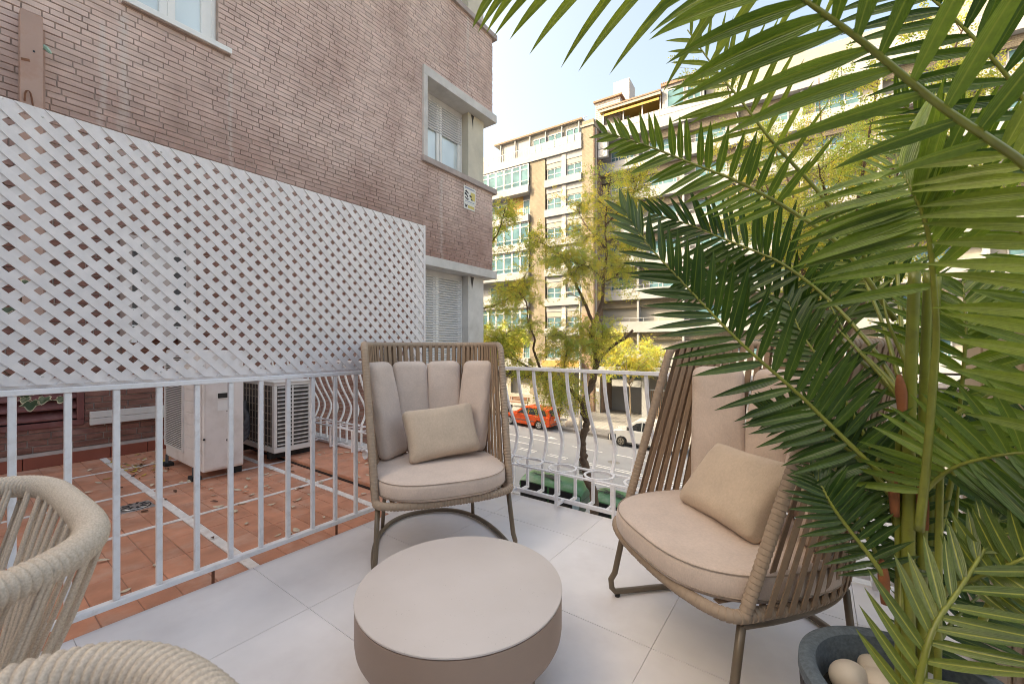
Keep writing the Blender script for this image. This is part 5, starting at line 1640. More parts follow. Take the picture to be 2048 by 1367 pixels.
# ================================================================== green waste containers at the near kerb
gm = mat('green_container_plastic', (0.03, 0.145, 0.058), 0.35, 0.12, 2, dirt=(0.10, 0.17, 0.11), dscale=3, damt=0.5)
gm2 = mat('green_container_lid', (0.055, 0.20, 0.085), 0.35, 0.15, 2, dirt=(0.30, 0.36, 0.31), dscale=2.5, damt=0.55)
def container(label, t, n, L=1.9, D=1.35):
    r = thing('waste_container', label, 'container', (0, 0, 0), 'green waste containers at the near kerb')
    hl = L / 2
    mb = MB()
    vs_ = []
    for z, a, b in ((0.18, 0.80, 0.74), (0.95, 0.97, 0.94), (1.15, 1.0, 1.0)):
        for sx, sy in ((-1, -1), (1, -1), (1, 1), (-1, 1)): vs_.append((sx * hl * a, sy * D / 2 * b, z))
    fs_ = [(3, 2, 1, 0), (8, 9, 10, 11)]
    for j in range(2):
        for k in range(4): fs_.append((j * 4 + k, j * 4 + (k + 1) % 4, j * 4 + 4 + (k + 1) % 4, j * 4 + 4 + k))
    mb.add(vs_, fs_); mb.build('bin_body', gm, r, bevel=0.05)
    # domed lid with rounded ends, side faces open into dark hatches
    pr = [(-D / 2 - .02, 1.155), (-D / 2 - .02, 1.40), (-D / 2 + 0.10, 1.50), (-0.25, 1.60), (0.25, 1.60), (D / 2 - 0.22, 1.48), (D / 2 - 0.03, 1.30), (D / 2 + .02, 1.155)]
    mb = MB()
    vs_ = []
    for x, s in ((-hl - .01, 0.62), (-hl + 0.09, 0.86), (-hl + 0.28, 1.0), (hl - 0.28, 1.0), (hl - 0.09, 0.86), (hl + .01, 0.62)):
        for y, z in pr: vs_.append((x, y * (0.75 + 0.25 * s), 1.155 + (z - 1.155) * s))
    n_ = len(pr); fs_ = []
    for j in range(5):
        for i in range(n_ - 1): fs_.append((j * n_ + i, j * n_ + i + 1, (j + 1) * n_ + i + 1, (j + 1) * n_ + i))
        fs_.append((j * n_ + n_ - 1, j * n_, (j + 1) * n_, (j + 1) * n_ + n_ - 1))
    fs_ += [tuple(range(n_)), tuple(5 * n_ + i for i in range(n_ - 1, -1, -1))]
    mb.add(vs_, fs_); mb.build('lid', gm2, r, smooth='auto')
    for a, b in ((-hl + 0.10, -0.05), (0.05, hl - 0.30)):
        MB().box(a, b, -D / 2 - 0.045, -D / 2 + 0.05, 0.74, 1.37).build('hatch', M['black'], r)
    MB().box(-hl - 0.02, hl + 0.02, -D / 2 - 0.06, -D / 2 + 0.02, 0.60, 0.735).build('front_lip', gm2, r, bevel=0.015)
    MB().obox((hl - 0.14, -D / 2 - 0.04, 1.05), (0.13, 0, 0), (0, 0.006, 0.0), (0, 0, 0.26)).build('sticker', mat('pale_blue_sticker', (0.42, 0.58, 0.62), 0.5, 0.2, 9), r)
    gr_ = random.Random(9)
    for k in range(6):
        pts = [V((-hl * 0.3 + gr_.uniform(-.5, .9), -D * 0.16 + gr_.uniform(-.2, .25), 1.615)) for _ in range(5)]
        MB().tube(crom(pts, 14), 0.012, 4, flat=0.3).build('spray_mark', M['black'], r)
    for sx in (-1, 1):
        for sy in (-1, 1):
            MB().tube([(sx * hl * .68, sy * D * .3 - 0.03, 0.09), (sx * hl * .68, sy * D * .3 + 0.03, 0.09)], 0.09, 14).build('wheel', M['rubber'], r)
    MB().tube([(-hl * .5, -D / 2 - 0.02, 0.22), (hl * .5, -D / 2 - 0.02, 0.22)], 0.02, 8).build('pedal_bar', M['rail_grey'], r)
    base = sg(t, n, 0.0)
    r.location = base; r.rotation_euler = (0, 0.057, SA)
    return r
container('long green waste container with dark open hatches, left of the tree trunk', -7.05, 14.0, 2.5, 1.15)
ct2 = container('green waste container with a graffitied rounded end, just right of the tree trunk', -4.65, 13.9, 1.6, 1.2)

# ================================================================== unseen wall of our own building, added low to cut light from behind
hb = thing('unseen_home_wall', 'unseen low cream wall with dark doors, added behind the terrace to cut light', 'building', (1.5, -3.0, -6.0))
MB().box(-2.25, 9.0, -9.0, -1.62, -6.3, 2.3).build('wall', M['far_cream'], hb)
MB().box(-1.5, 2.5, -1.615, -1.60, 0.0, 2.1).build('unseen_dark_door', M['glass_car'], hb)
# ================================================================== street trees
def tree(name, label, limbs, seed, twig_n, leaf_n, yellow, bark='bark', leaf_size=1.0, spread=1.0, group='trees along the street', twig_len=(0.7, 1.7), base=None, spray=0.55):
    """limbs: list of (points, r0, r1, twig_start) in world space"""
    rg = random.Random(seed)
    base = base or limbs[0][0][0]
    r = thing(name, label, 'tree', base, group)
    mb = MB()
    sprays = []
    for pts, r0, r1, ts in limbs:
        n_ = max(8, len(pts) * 6)
        c = crom(pts, n_)
        rr = [r0 + (r1 - r0) * (i / (n_ - 1)) for i in range(n_)]
        for i in range(1, n_ - 1):
            c[i] = c[i] + V((rg.gauss(0, r0 * .12), rg.gauss(0, r0 * .12), 0))
        rr = [q * 0.76 for q in rr]
        mb.tube(c, rr, 9 if r0 > 0.06 else 6)
        if ts is None: continue
        for k in range(twig_n):
            u = ts + (1 - ts) * (k + rg.random()) / twig_n
            i = min(int(u * (n_ - 1)), n_ - 2)
            p = c[i]; d = (c[i + 1] - c[i]).normalized()
            out = V((rg.gauss(0, 1), rg.gauss(0, 1), rg.gauss(0.15, 0.7))).normalized()
            dr_ = (d * 0.5 + out * spread).normalized()
            L = rg.uniform(*twig_len) * (1.0 - 0.25 * u)
            e = p + dr_ * L + V((0, 0, -0.12 * L))
            tw = crom([p, p + dr_ * L * 0.5 + V((rg.gauss(0, .08), rg.gauss(0, .08), 0.06 * L)), e], 8)
            mb.tube(tw, [max(0.006, r1 * 0.45) * (1 - i_ / 9) + 0.003 for i_ in range(8)], 4, caps=False)
            for j in range(3):
                b0 = tw[2 + j * 2 if 2 + j * 2 < 8 else 7]
                d2 = (dr_ + V((rg.gauss(0, .8), rg.gauss(0, .8), rg.gauss(-.05, .45)))).normalized()
                e2 = b0 + d2 * rg.uniform(0.25, 0.65) * min(1.0, twig_len[1])
                mb.tube([b0, (b0 + e2) / 2 + V((0, 0, .03)), e2], [0.006, 0.005, 0.003], 3, caps=False)
                sprays.append((b0, e2))
            sprays.append((tw[4], tw[7]))
    mb.build('trunk', M[bark], r, smooth=True, fix=False)
    # crown: compound leaves of small leaflets strewn along the twig ends
    nr = np.random.default_rng(seed)
    per = max(1, int(1.0 * leaf_n / len(sprays)))
    P = []; D = []; T = []
    for a, b in sprays:
        a = np.array(a); b = np.array(b)
        m = nr.poisson(per)
        if m == 0: continue
        u = nr.random((m, 1))
        P.append(a + (b - a) * u + nr.normal(0, 0.11, (m, 3)))
        d = nr.normal(0, 1, (m, 3)) * 0.9 + (b - a) / np.linalg.norm(b - a) * 0.7; d[:, 2] -= 0.35
        D.append(d / np.linalg.norm(d, axis=1, keepdims=True))
        ty = np.clip(rg.gauss(yellow, 0.28), 0, 1)
        T.append(np.clip(nr.normal(ty, 0.16, m), 0, 1))
    P = np.concatenate(P); D = np.concatenate(D); T = np.concatenate(T)
    m = len(P)
    NL = 7
    Lc = (0.17 + 0.09 * nr.random((m, 1))) * leaf_size
    S = np.cross(D, nr.normal(0, 1, (m, 3))); S /= np.linalg.norm(S, axis=1, keepdims=True) + 1e-9
    Nn = np.cross(D, S)
    vs_ = []; 
    quads = []
    for k in range(NL):
        side = 1 if k % 2 else -1
        f = 0.25 + 0.75 * (k // 2) / (NL // 2)
        if k == NL - 1: side = 0
        q0 = P + D * (Lc * f) + np.array([0, 0, -0.03]) * f * leaf_size
        dd = D * 0.55 + S * side * 0.8 + Nn * nr.normal(0, 0.25, (m, 1)); dd /= np.linalg.norm(dd, axis=1, keepdims=True)
        ll = (0.062 + 0.02 * nr.random((m, 1))) * leaf_size
        ww = np.cross(dd, Nn); ww /= np.linalg.norm(ww, axis=1, keepdims=True) + 1e-9
        q1 = q0 + dd * ll * 0.5 + ww * ll * 0.23
        q2 = q0 + dd * ll
        q3 = q0 + dd * ll * 0.5 - ww * ll * 0.23
        quads.append(np.stack([q0, q1, q2, q3], 1))
    Q = np.stack(quads, 1).reshape(-1, 3)
    nq = len(Q) // 4
    me = bpy.data.meshes.new('crown')
    me.vertices.add(len(Q)); me.vertices.foreach_set('co', Q.ravel())
    me.loops.add(nq * 4); me.loops.foreach_set('vertex_index', np.arange(nq * 4))
    me.polygons.add(nq); me.polygons.foreach_set('loop_start', np.arange(0, nq * 4, 4)); me.polygons.foreach_set('loop_total', np.full(nq, 4))
    a_ = me.attributes.new('tint', 'FLOAT', 'POINT')
    a_.data.foreach_set('value', np.repeat(np.clip(np.repeat(T, NL) + nr.normal(0, .05, nq), 0, 1), 4).astype(np.float32))
    me.materials.append(M['tree_leaf'])
    me.update(); me.validate()
    o = bpy.data.objects.new('crown', me)
    link(o, r)
    return r


def pp_(px, py, n):
    """photo pixel -> point on the vertical plane n = const of the street"""
    a = (px - 1024) / 829.0
    d = Fd + Rt * a + V((0, 0, -(py - 691) / 829.0))
    k = n / (d.x * Ns.x + d.y * Ns.y)
    return V((0, 0, CAM_H)) + d * k


def path(n, *pts):
    return [pp_(x, y, n + (dn[0] if dn else 0)) for x, y, *dn in pts]


n = 12.5
b0 = sg(-5.25, n, 0.0)
limbs = [
    ([b0, *path(n, (1190, 1005), (1173, 952), (1166, 905), (1164, 880), (1172, 850), (1170, 825), (1166, 803))], 0.185, 0.135, None),
    (path(n, (1172, 840), (1168, 808), (1178, 780), (1190, 742), (1193, 718), (1190, 695), (1183, 670), (1188, 645)), 0.15, 0.105, None),
    (path(n, (1187, 648, 0), (1204, 605, .2), (1207, 560, .3), (1213, 500, .5), (1211, 440, .7), (1218, 380, .6), (1222, 345, .6)), 0.085, 0.012, 0.25),
    (path(n, (1187, 648, 0), (1168, 603, -.2), (1146, 556, -.3), (1128, 520, -.3), (1095, 492, -.5), (1068, 480, -.8)), 0.075, 0.012, 0.3),
    (path(n, (1207, 560, .3), (1180, 535, -.3), (1150, 525, -.7), (1120, 512, -1.2)), 0.04, 0.008, 0.2),
    (path(n, (1211, 495, .4), (1188, 470, .8), (1165, 440, 1.2), (1150, 405, 1.4)), 0.04, 0.008, 0.2),
    (path(n, (1206, 565, .3), (1230, 552, .8), (1255, 520, 1.0), (1275, 480, 1.2)), 0.035, 0.007, 0.2),
    (path(n, (1211, 450, .6), (1240, 420, .5), (1262, 395, .2), (1275, 370, .2)), 0.035, 0.007, 0.15),
    (path(n, (1193, 727), (1210, 705, .0), (1230, 688, -.1), (1252, 674, -.2), (1266, 660, -.2)), 0.075, 0.05, None),
    (path(n, (1205, 712), (1195, 690, -.3), (1188, 680, -.5)), 0.025, 0.01, 0.5),
    (path(n, (1164, 806), (1150, 790, .1), (1132, 772, .2), (1108, 757, .2), (1086, 745, .3), (1060, 735, .3), (1020, 715, .4), (990, 700, .5)), 0.10, 0.03, 0.35),
    (path(n, (1084, 746, .3), (1072, 715, .2), (1067, 695, .1), (1069, 675, 0), (1056, 645, 0), (1054, 610, 0), (1044, 590, .1), (1033, 578, .2), (1046, 556, .3), (1062, 535, .4)), 0.062, 0.014, 0.35),
    (path(n, (1150, 790, .1), (1130, 735, -.4), (1133, 700, -.6), (1131, 665, -.7)), 0.03, 0.014, 0.55),
    (path(n, (1160, 796, 0), (1140, 782, -.4), (1122, 768, -.6), (1106, 762, -.8)), 0.03, 0.007, 0.3),
]
tree('street_tree', 'tall crooked yellowing street tree with a forked trunk rising in front of the bins', limbs, 5, 19, 6800, 0.40, leaf_size=1.0, twig_len=(0.45, 1.15))

# neighbour on the left, mostly behind the brick corner
n = 13.2
b0 = sg(-10.8, n, 0)
limbs = [
    ([b0, st(-10.8, n, -3.0), st(-10.6, n, -0.6)], 0.17, 0.14, None),
    ([st(-10.6, n, -0.6), *path(n, (925, 640), (985, 612), (1015, 598), (1038, 575))], 0.08, 0.012, 0.4),
    ([st(-10.6, n, -0.6), *path(n, (940, 560), (975, 500), (1000, 455), (1010, 415))], 0.09, 0.012, 0.4),
    ([st(-10.7, n, -0.9), *path(n, (960, 700), (1000, 680), (1020, 660))], 0.06, 0.01, 0.4),
    ([st(-10.6, n, -0.6), st(-11.4, n + 0.6, 2.0), st(-11.8, n + .8, 4.4), st(-11.9, n + .8, 6.0)], 0.10, 0.015, 0.4),
    ([st(-10.6, n, -0.6), st(-9.9, n - 1.0, 1.0), st(-9.6, n - 1.6, 2.4)], 0.06, 0.012, 0.4),
]
tree('street_tree', 'green street tree showing just past the corner of the brown brick building', limbs, 12, 14, 3600, 0.22, leaf_size=1.0, twig_len=(0.5, 1.3))

# low leafy tree behind, left
n = 19.5
b0 = sg(-14.2, n, 0)
n = 29.5
b0 = sg(-20.5, n, 0.12)
limbs = [([b0, st(-20.5, n, -2.5), st(-20.4, n, -0.5)], 0.15, 0.1, None)]
for k in range(7):
    a = k * 0.9
    limbs.append(([st(-20.4, n, -0.6 - 0.2 * (k % 3)), st(-20.4 + 1.2 * math.cos(a), n + 1.2 * math.sin(a), 0.8), st(-20.4 + 2.6 * math.cos(a), n + 2.2 * math.sin(a), 1.6 + (k % 3) * 0.7)], 0.06, 0.012, 0.25))
tree('street_tree', 'bushy light green tree on the far pavement behind the left chair', limbs, 21, 11, 3400, 0.25, leaf_size=1.5, twig_len=(0.8, 1.6))

# thin young tree on the far pavement by the garage
n = 33.0
b0 = sg(-9.85, n, 0.12)
limbs = [([b0, *path(n, (1261, 800), (1259, 770), (1256, 750))], 0.085, 0.06, None),
         (path(n, (1256, 752), (1250, 735), (1240, 720), (1225, 705)), 0.05, 0.012, 0.3),
         (path(n, (1256, 750), (1268, 730), (1285, 715), (1310, 700)), 0.05, 0.012, 0.3),
         (path(n, (1260, 775), (1275, 745), (1290, 730)), 0.04, 0.012, 0.4)]
for k in range(7):
    a = k * 0.9 + 0.3
    limbs.append(([st(-9.9, n, -2.0), st(-9.9 + 1.3 * math.cos(a), n + 1.2 * math.sin(a), -0.4 + 0.3 * (k % 2)), st(-9.6 + 2.9 * math.cos(a), n + 2.4 * math.sin(a), 0.8 + 0.8 * (k % 3))], 0.05, 0.012, 0.25))
tree('street_tree', 'thin pale trunked young tree in front of the dark green garage door', limbs, 31, 11, 4600, 0.42, bark='bark_pale', leaf_size=1.35, twig_len=(0.7, 1.5))

# big pale tree to the right, behind the palm
n = 17.0
b0 = sg(1.2, 13.0, 0)
n = 13.0
limbs = [([b0, st(1.2, n, -2.5), st(1.1, n, 0.5)], 0.2, 0.15, None)]
for k in range(12):
    a = k * 1.13
    limbs.append(([st(1.1, n, 0.2 + 0.25 * (k % 4)), st(1.2 + 1.0 * math.cos(a), n + 1.0 * math.sin(a), 3.2 + 0.7 * (k % 3)), st(1.2 + (2.3 + .3 * (k % 2)) * math.cos(a), n + 2.0 * math.sin(a), 5.0 + 1.3 * (k % 4))], 0.085, 0.014, 0.25))
tree('street_tree', 'large pale yellow-green tree filling the gaps behind the palm', limbs, 41, 13, 8000, 0.30, leaf_size=1.05, twig_len=(0.6, 1.6))
n = 14.0
limbs = [([sg(9.5, n, 0), st(9.5, n, -3.0), st(9.4, n, 0.2)], 0.2, 0.15, None)]
for k in range(10):
    a = k * 1.3
    limbs.append(([st(9.4, n, 0.0 + 0.25 * (k % 4)), st(9.4 + 1.4 * math.cos(a), n + 1.2 * math.sin(a), 2.0 + 0.5 * (k % 3)), st(9.4 + 3 * math.cos(a), n + 2.4 * math.sin(a), 3.2 + 1.2 * (k % 4))], 0.085, 0.014, 0.25))
tree('street_tree', 'second yellow-green street tree at the right behind the palm fronds', limbs, 43, 10, 4600, 0.3, leaf_size=1.2, twig_len=(0.6, 1.6))
# ================================================================== high-back lounge chairs
def sgnpow(v, e):
    return math.copysign(abs(v) ** e, v)


def wrapped_tube(path, r, pitch, closed=False, n=10, ridge=0.0022):
    """tube wound with flat cord: saw-tooth radius along its length"""
    L = 0
    P = [V(p) for p in path]
    if closed: P = P + [P[0]]
    acc = [0]
    for a, b in zip(P[:-1], P[1:]): acc.append(acc[-1] + (b - a).length)
    L = acc[-1]
    k = int(L / pitch)
    pts = []; rr = []
    def samp(d):
        d = min(max(d, 0), L)
        lo = 0
        for i in range(len(acc) - 1):
            if acc[i + 1] >= d: lo = i; break
        t = (d - acc[lo]) / max(1e-9, acc[lo + 1] - acc[lo])
        return P[lo].lerp(P[lo + 1], t)
    for i in range(k):
        jit = random.uniform(-0.0006, 0.0006)
        for f, dr in ((0.0, 0.0), (0.10, ridge + jit), (0.55, ridge * 0.8 + jit), (0.92, ridge * 0.1)):
            pts.append(samp((i + f) * L / k)); rr.append(r + dr)
    mb = MB()
    if closed: mb.tube(pts, rr, n, closed=True)
    else: mb.tube(pts, rr, n)
    return mb


def round_box(mb, sx, sy, sz, e=4.0, nu=28, nv=14, warp=None):
    """super-ellipsoid, half sizes sx,sy,sz; warp(v)->v"""
    vs_ = []; fs_ = []
    for j in range(nv + 1):
        ph = -math.pi / 2 + math.pi * j / nv
        for i in range(nu):
            th = 2 * math.pi * i / nu
            x = sx * sgnpow(math.cos(ph), 2 / e[1]) * sgnpow(math.cos(th), 2 / e[0])
            y = sy * sgnpow(math.cos(ph), 2 / e[1]) * sgnpow(math.sin(th), 2 / e[0])
            z = sz * sgnpow(math.sin(ph), 2 / e[1])
            v = V((x, y, z))
            vs_.append(warp(v) if warp else v)
    for j in range(nv):
        for i in range(nu):
            i2 = (i + 1) % nu
            fs_.append((j * nu + i, j * nu + i2, (j + 1) * nu + i2, (j + 1) * nu + i))
    return mb.add(vs_, fs_)


ZR = 0.345           # seat ring height
HT = 1.105           # top rim height
def ring_pt(ph):     # rear half of the seat ring, ph in pi..2pi from left to right
    return V((0.342 * sgnpow(math.cos(ph), 2 / 2.7), -0.575 * abs(math.sin(ph)) ** (2 / 2.7), ZR))
def rim_pt(ph):
    return V((0.386 * sgnpow(math.cos(ph), 2 / 2.9), -0.262 - 0.43 * abs(math.sin(ph)) ** (2 / 2.9), HT))


def lounge_chair():
    r = thing('lounge_chair', 'x', 'chair')
    # metal under-frame
    def legs(k):
        top = V((0.335 * k, 0.0, ZR - 0.028)); foot = V((0.352 * k, 0.061, 0.016))
        return top, foot
    loop = []
    for i in range(41):
        ph = math.pi + math.pi * i / 40
        loop.append(V((0.352 * sgnpow(math.cos(ph), 2 / 2.5), 0.02 - 0.675 * abs(math.sin(ph)) ** (2 / 2.5), 0.016)))
    tl, fl = legs(-1); tr_, fr = legs(1)
    pl = [tl, tl.lerp(fl, 0.35), tl.lerp(fl, 0.7), fl + V((0, -0.002, 0.06)), fl + V((0, -0.006, 0.024)), fl + V((0, -0.022, 0.004))]
    pr = [V((-p.x, p.y, p.z)) for p in pl]
    MB().tube(pl + loop[1:-1] + pr[::-1], 0.0125, 10).build('floor_loop', M['metal_bronze'], r, smooth=True)
    for k in (-1, 1):
        MB().tube([V((0.278 * k, -0.487, 0.02)), V((0.262 * k, -0.46, ZR - 0.03))], 0.011, 10).build('rear_leg', M['metal_bronze'], r, smooth=True)
        MB().tube([V((0.348 * k, 0.03, 0.0)), V((0.348 * k, 0.03, 0.010))], 0.011, 10).build('foot', M['black'], r)
        sub = [V((0.335 * k, 0.0, ZR - 0.028))] + [V((ring_pt(ph).x * 0.985, ring_pt(ph).y, ZR - 0.029)) for ph in ([math.pi + 0.35 * q / 5 + 0.02 for q in range(1, 12)] if k < 0 else [2 * math.pi - 0.35 * q / 5 - 0.02 for q in range(1, 12)])]
        MB().tube(sub, 0.0125, 8).build('seat_rail', M['metal_bronze'], r, smooth=True)
    # wound seat ring: rear U and the bowed front
    ring = [ring_pt(math.pi + math.pi * i / 48) for i in range(49)]
    front = []
    for i in range(1, 24):
        u = i / 24
        a = math.pi * u
        front.append(V((0.342 * sgnpow(math.cos(a), 2 / 2.4), 0.105 * math.sin(a) ** (2 / 2.2), ZR)))
    wrapped_tube(ring + front, 0.0175, 0.0155, closed=True).build('seat_ring', M['wrap'], r, smooth='auto', fix=False)
    # wing tubes, rounded corner and top rim in one run
    def wing(k):
        a = V((0.344 * k, 0.0, ZR)); b = V((0.386 * k, -0.262, HT))
        return a, b
    a, b = wing(-1)
    cpath = [a.lerp(b, t) for t in [i / 12 * 0.93 for i in range(13)]]
    rim = [rim_pt(math.pi + math.pi * i / 60) for i in range(61)]
    corner = [a.lerp(b, 0.965) + V((0, -0.004, 0)), b + V((0.0005, -0.014, -0.012)), rim[0] + V((0.001, -0.036, -0.002))]
    left = cpath + corner
    right = [V((-p.x, p.y, p.z)) for p in left][::-1]
    mid = [p for p in rim if p.y < -0.262 - 0.055]
    wrapped_tube(left + mid + right, 0.0165, 0.0165, n=10).build('wing_frame', M['wrap'], r, smooth='auto', fix=False)
    # three wound back posts
    for ph in (1.18 * math.pi, 1.5 * math.pi, 1.82 * math.pi):
        p, q = ring_pt(ph), rim_pt(ph)
        wrapped_tube([p.lerp(q, t / 8) for t in range(9)], 0.0095, 0.016, n=8, ridge=0.0015).build('back_post', M['wrap'], r, smooth='auto', fix=False)
    # straps: flat bands from rim to ring, each as an outer and an inner run
    straps = []
    # arc-length param so that they are evenly spread
    acc = [0.0]
    Q = [math.pi + 0.02 + (math.pi - 0.04) * i / 400 for i in range(401)]
    for i in range(400): acc.append(acc[-1] + (rim_pt(Q[i + 1]) - rim_pt(Q[i])).length * 0.5 + (ring_pt(Q[i + 1]) - ring_pt(Q[i])).length * 0.5)
    def phi(s):
        s *= acc[-1]
        for i in range(400):
            if acc[i + 1] >= s: return Q[i] + (Q[i + 1] - Q[i]) * (s - acc[i]) / max(1e-9, acc[i + 1] - acc[i])
        return Q[-1]
    NS = 37
    for i in range(NS):
        for layer in (0, 1):
            s0 = (i + 0.72 + 0.0 * layer) / (NS + 0.45)
            s1 = (i + 0.72 + (0.34 if layer else 0.0)) / (NS + 0.45)
            if s0 > 0.992: continue
            ph0, ph1 = phi(min(s0, .997)), phi(min(s1, .997))
            p, q = rim_pt(ph0), ring_pt(ph1)
            def outw(f, ph):
                t = (f(min(ph + 0.02, 2 * math.pi)) - f(max(ph - 0.02, math.pi)))
                t.z = 0
                t.normalize(); return V((t.y, -t.x, 0)), t
            o0, t0 = outw(rim_pt, ph0); o1, t1 = outw(ring_pt, ph1)
            off = 0.0185 if layer == 0 else -0.0165
            p = p + o0 * off * 0.92; q = q + o1 * off
            hw = 0.0105
            mb = MB()
            vs_ = []
            nseg = 6
            for k in range(nseg + 1):
                u = k / nseg
                c = p.lerp(q, u); oo = o0.lerp(o1, u).normalized(); tt = t0.lerp(t1, u).normalized()
                tw = (0.25 if layer else -0.12) * math.sin(math.pi * u) * (1 if i % 2 else -1) * 0.6
                tt2 = (tt * math.cos(tw) + oo * math.sin(tw)); oo2 = tt2.cross((q - p).normalized()).normalized()
                for sa, sb in ((-1, -1), (1, -1), (1, 1), (-1, 1)):
                    vs_.append(c + tt2 * (sa * hw) + oo2 * (sb * 0.0016))
            fs_ = [(3, 2, 1, 0), tuple(nseg * 4 + z for z in range(4))]
            for k in range(nseg):
                for z in range(4): fs_.append((k * 4 + z, k * 4 + (z + 1) % 4, k * 4 + 4 + (z + 1) % 4, k * 4 + 4 + z))
            mb.add(vs_, fs_).build('strap', M['strap'], r, smooth='auto')
    # loops of strap gripping the ring
    # seat deck of cross straps
    for k in range(8):
        x = -0.27 + 0.077 * k
        MB().box(x - 0.011, x + 0.011, -0.50 + 0.08 * (abs(x) / 0.3) ** 3, 0.07 * (1 - (abs(x) / 0.36) ** 2), ZR + 0.003, ZR + 0.006).build('deck_strap', M['strap'], r)
    # seat cushion: D outline, boxed edge with two seams
    def outline(i, n, grow=0.0):
        a = 2 * math.pi * i / n
        x = (0.352 + grow) * sgnpow(math.cos(a), 2 / 2.9)
        y = math.sin(a)
        y = (0.325 + grow) * sgnpow(y, 2 / 2.5) if y > 0 else (0.315 + grow) * sgnpow(y, 2 / 2.8)
        return x, y - 0.19
    n_ = 72
    layers = [(0.0, 0.0, 0.0)]
    prof = [(-0.045, 0.000), (-0.012, 0.006), (-0.003, 0.016), (0.0, 0.026), (0.0015, 0.05), (0.0, 0.074), (-0.003, 0.083), (-0.013, 0.094), (-0.04, 0.101), (-0.10, 0.106), (-0.18, 0.109), (-0.26, 0.110)]
    vs_ = []; fs_ = []
    for g, z in prof:
        for i in range(n_):
            x, y = outline(i, n_, g)
            wob = 0.0035 * noise.noise(V((x * 6, y * 6, z * 8 + 3)))
            zz = z + (0.014 * ((y + 0.19) / 0.33) * (z / 0.11)) * -0.3
            vs_.append((x + wob * (x > 0) - wob * (x < 0), y + wob, ZR + 0.012 + zz + wob * 0.6 * (z > 0.09)))
    m = len(prof)
    for j in range(m - 1):
        for i in range(n_):
            i2 = (i + 1) % n_
            fs_.append((j * n_ + i, j * n_ + i2, (j + 1) * n_ + i2, (j + 1) * n_ + i))
    fs_ += [tuple(range(n_ - 1, -1, -1)), tuple((m - 1) * n_ + i for i in range(n_))]
    sc_ = MB().add(vs_, fs_).build('seat_cushion', M['fabric'], r, smooth=True)
    for zz, g in ((0.088, -0.0045), (0.022, -0.001)):
        MB().tube([V((*outline(i, n_, g), ZR + 0.012 + zz)) for i in range(n_)], 0.0022, 5, closed=True).build('piping', M['seam'], sc_, smooth=True)
    # four tall back cushions leaning on the straps
    for k, (x, y, az) in enumerate(((-0.266, -0.345, 50), (-0.103, -0.468, 6), (0.103, -0.468, -6), (0.266, -0.345, -50))):
        mb = MB()
        rg = random.Random(k + 3)
        H = 0.275 + (0.004 if k in (0, 3) else 0)
        hw_, ht_, rr_ = 0.106, 0.048, 0.045
        nz, nu_ = 34, 40
        vs_ = []; fs_ = []
        for j in range(nz + 1):
            w_ = j / nz * 2 - 1
            zz = H * (w_ * 0.55 + 0.45 * math.sin(w_ * math.pi / 2) * 1.0)
            e_ = max(0.0, (abs(zz) - (H - rr_)) / rr_)
            ins = rr_ * (1 - math.sqrt(max(0.0, 1 - min(1, e_) ** 2)))
            for i in range(nu_):
                a_ = 2 * math.pi * i / nu_
                puff = 1.0 + 0.06 * math.cos(zz / H * 2.2)
                X_ = (hw_ - ins * 0.95) * sgnpow(math.cos(a_), 2 / 4.2)
                Y_ = (ht_ * puff - min(ins * 1.02, ht_ * 0.95)) * sgnpow(math.sin(a_), 2 / 2.8)
                b_ = 0.0055 * noise.noise(V((X_ * 14 + k * 5, zz * 7, Y_ * 9))) + 0.003 * noise.noise(V((X_ * 36 + k, zz * 16, 4)))
                vs_.append((X_, Y_ + b_ * (1 if Y_ > 0 else -1), zz))
        for j in range(nz):
            for i in range(nu_):
                fs_.append((j * nu_ + i, j * nu_ + (i + 1) % nu_, (j + 1) * nu_ + (i + 1) % nu_, (j + 1) * nu_ + i))
        fs_ += [tuple(range(nu_ - 1, -1, -1)), tuple(nz * nu_ + i for i in range(nu_))]
        mb.add(vs_, fs_)
        # crisp box shape: taller profile
        c = V((x, y, ZR + 0.118 + 0.27))
        lean = math.atan2(0.115, 0.56)
        rot = Matrix.Translation(c + V((0, 0, 0))) @ Matrix.Rotation(rad(-az), 4, 'Z') @ Matrix.Rotation(lean * 1.05, 4, 'X')
        lx = V((0, -0.075, 0))
        mb.v = [tuple((rot @ V(v)) + lx * 0.9) for v in mb.v]
        cu = mb.build('back_cushion', M['fabric'], r, smooth=True)
    return r


cA = lounge_chair()
cA['label'] = 'high-backed taupe strap armchair facing us in front of the side railing'
cA['group'] = 'strap lounge armchairs'
cB = dup(cA)
cB['label'] = 'high-backed taupe strap armchair turned sideways beside the potted palm'
A_LOC, A_ROT = (-1.513, 1.505), 1.006
B_LOC, B_ROT = (-0.42, 1.539), -0.715
# local frame: x = right when facing the chair, y = front -> world (cos, sin), (sin, -cos): a mirror, so flip x
def place_chair(r, loc, t):
    r.location = (loc[0], loc[1], 0)
    r.rotation_euler = (0, 0, t + math.pi)
place_chair(cA, A_LOC, A_ROT)
place_chair(cB, B_LOC, B_ROT)


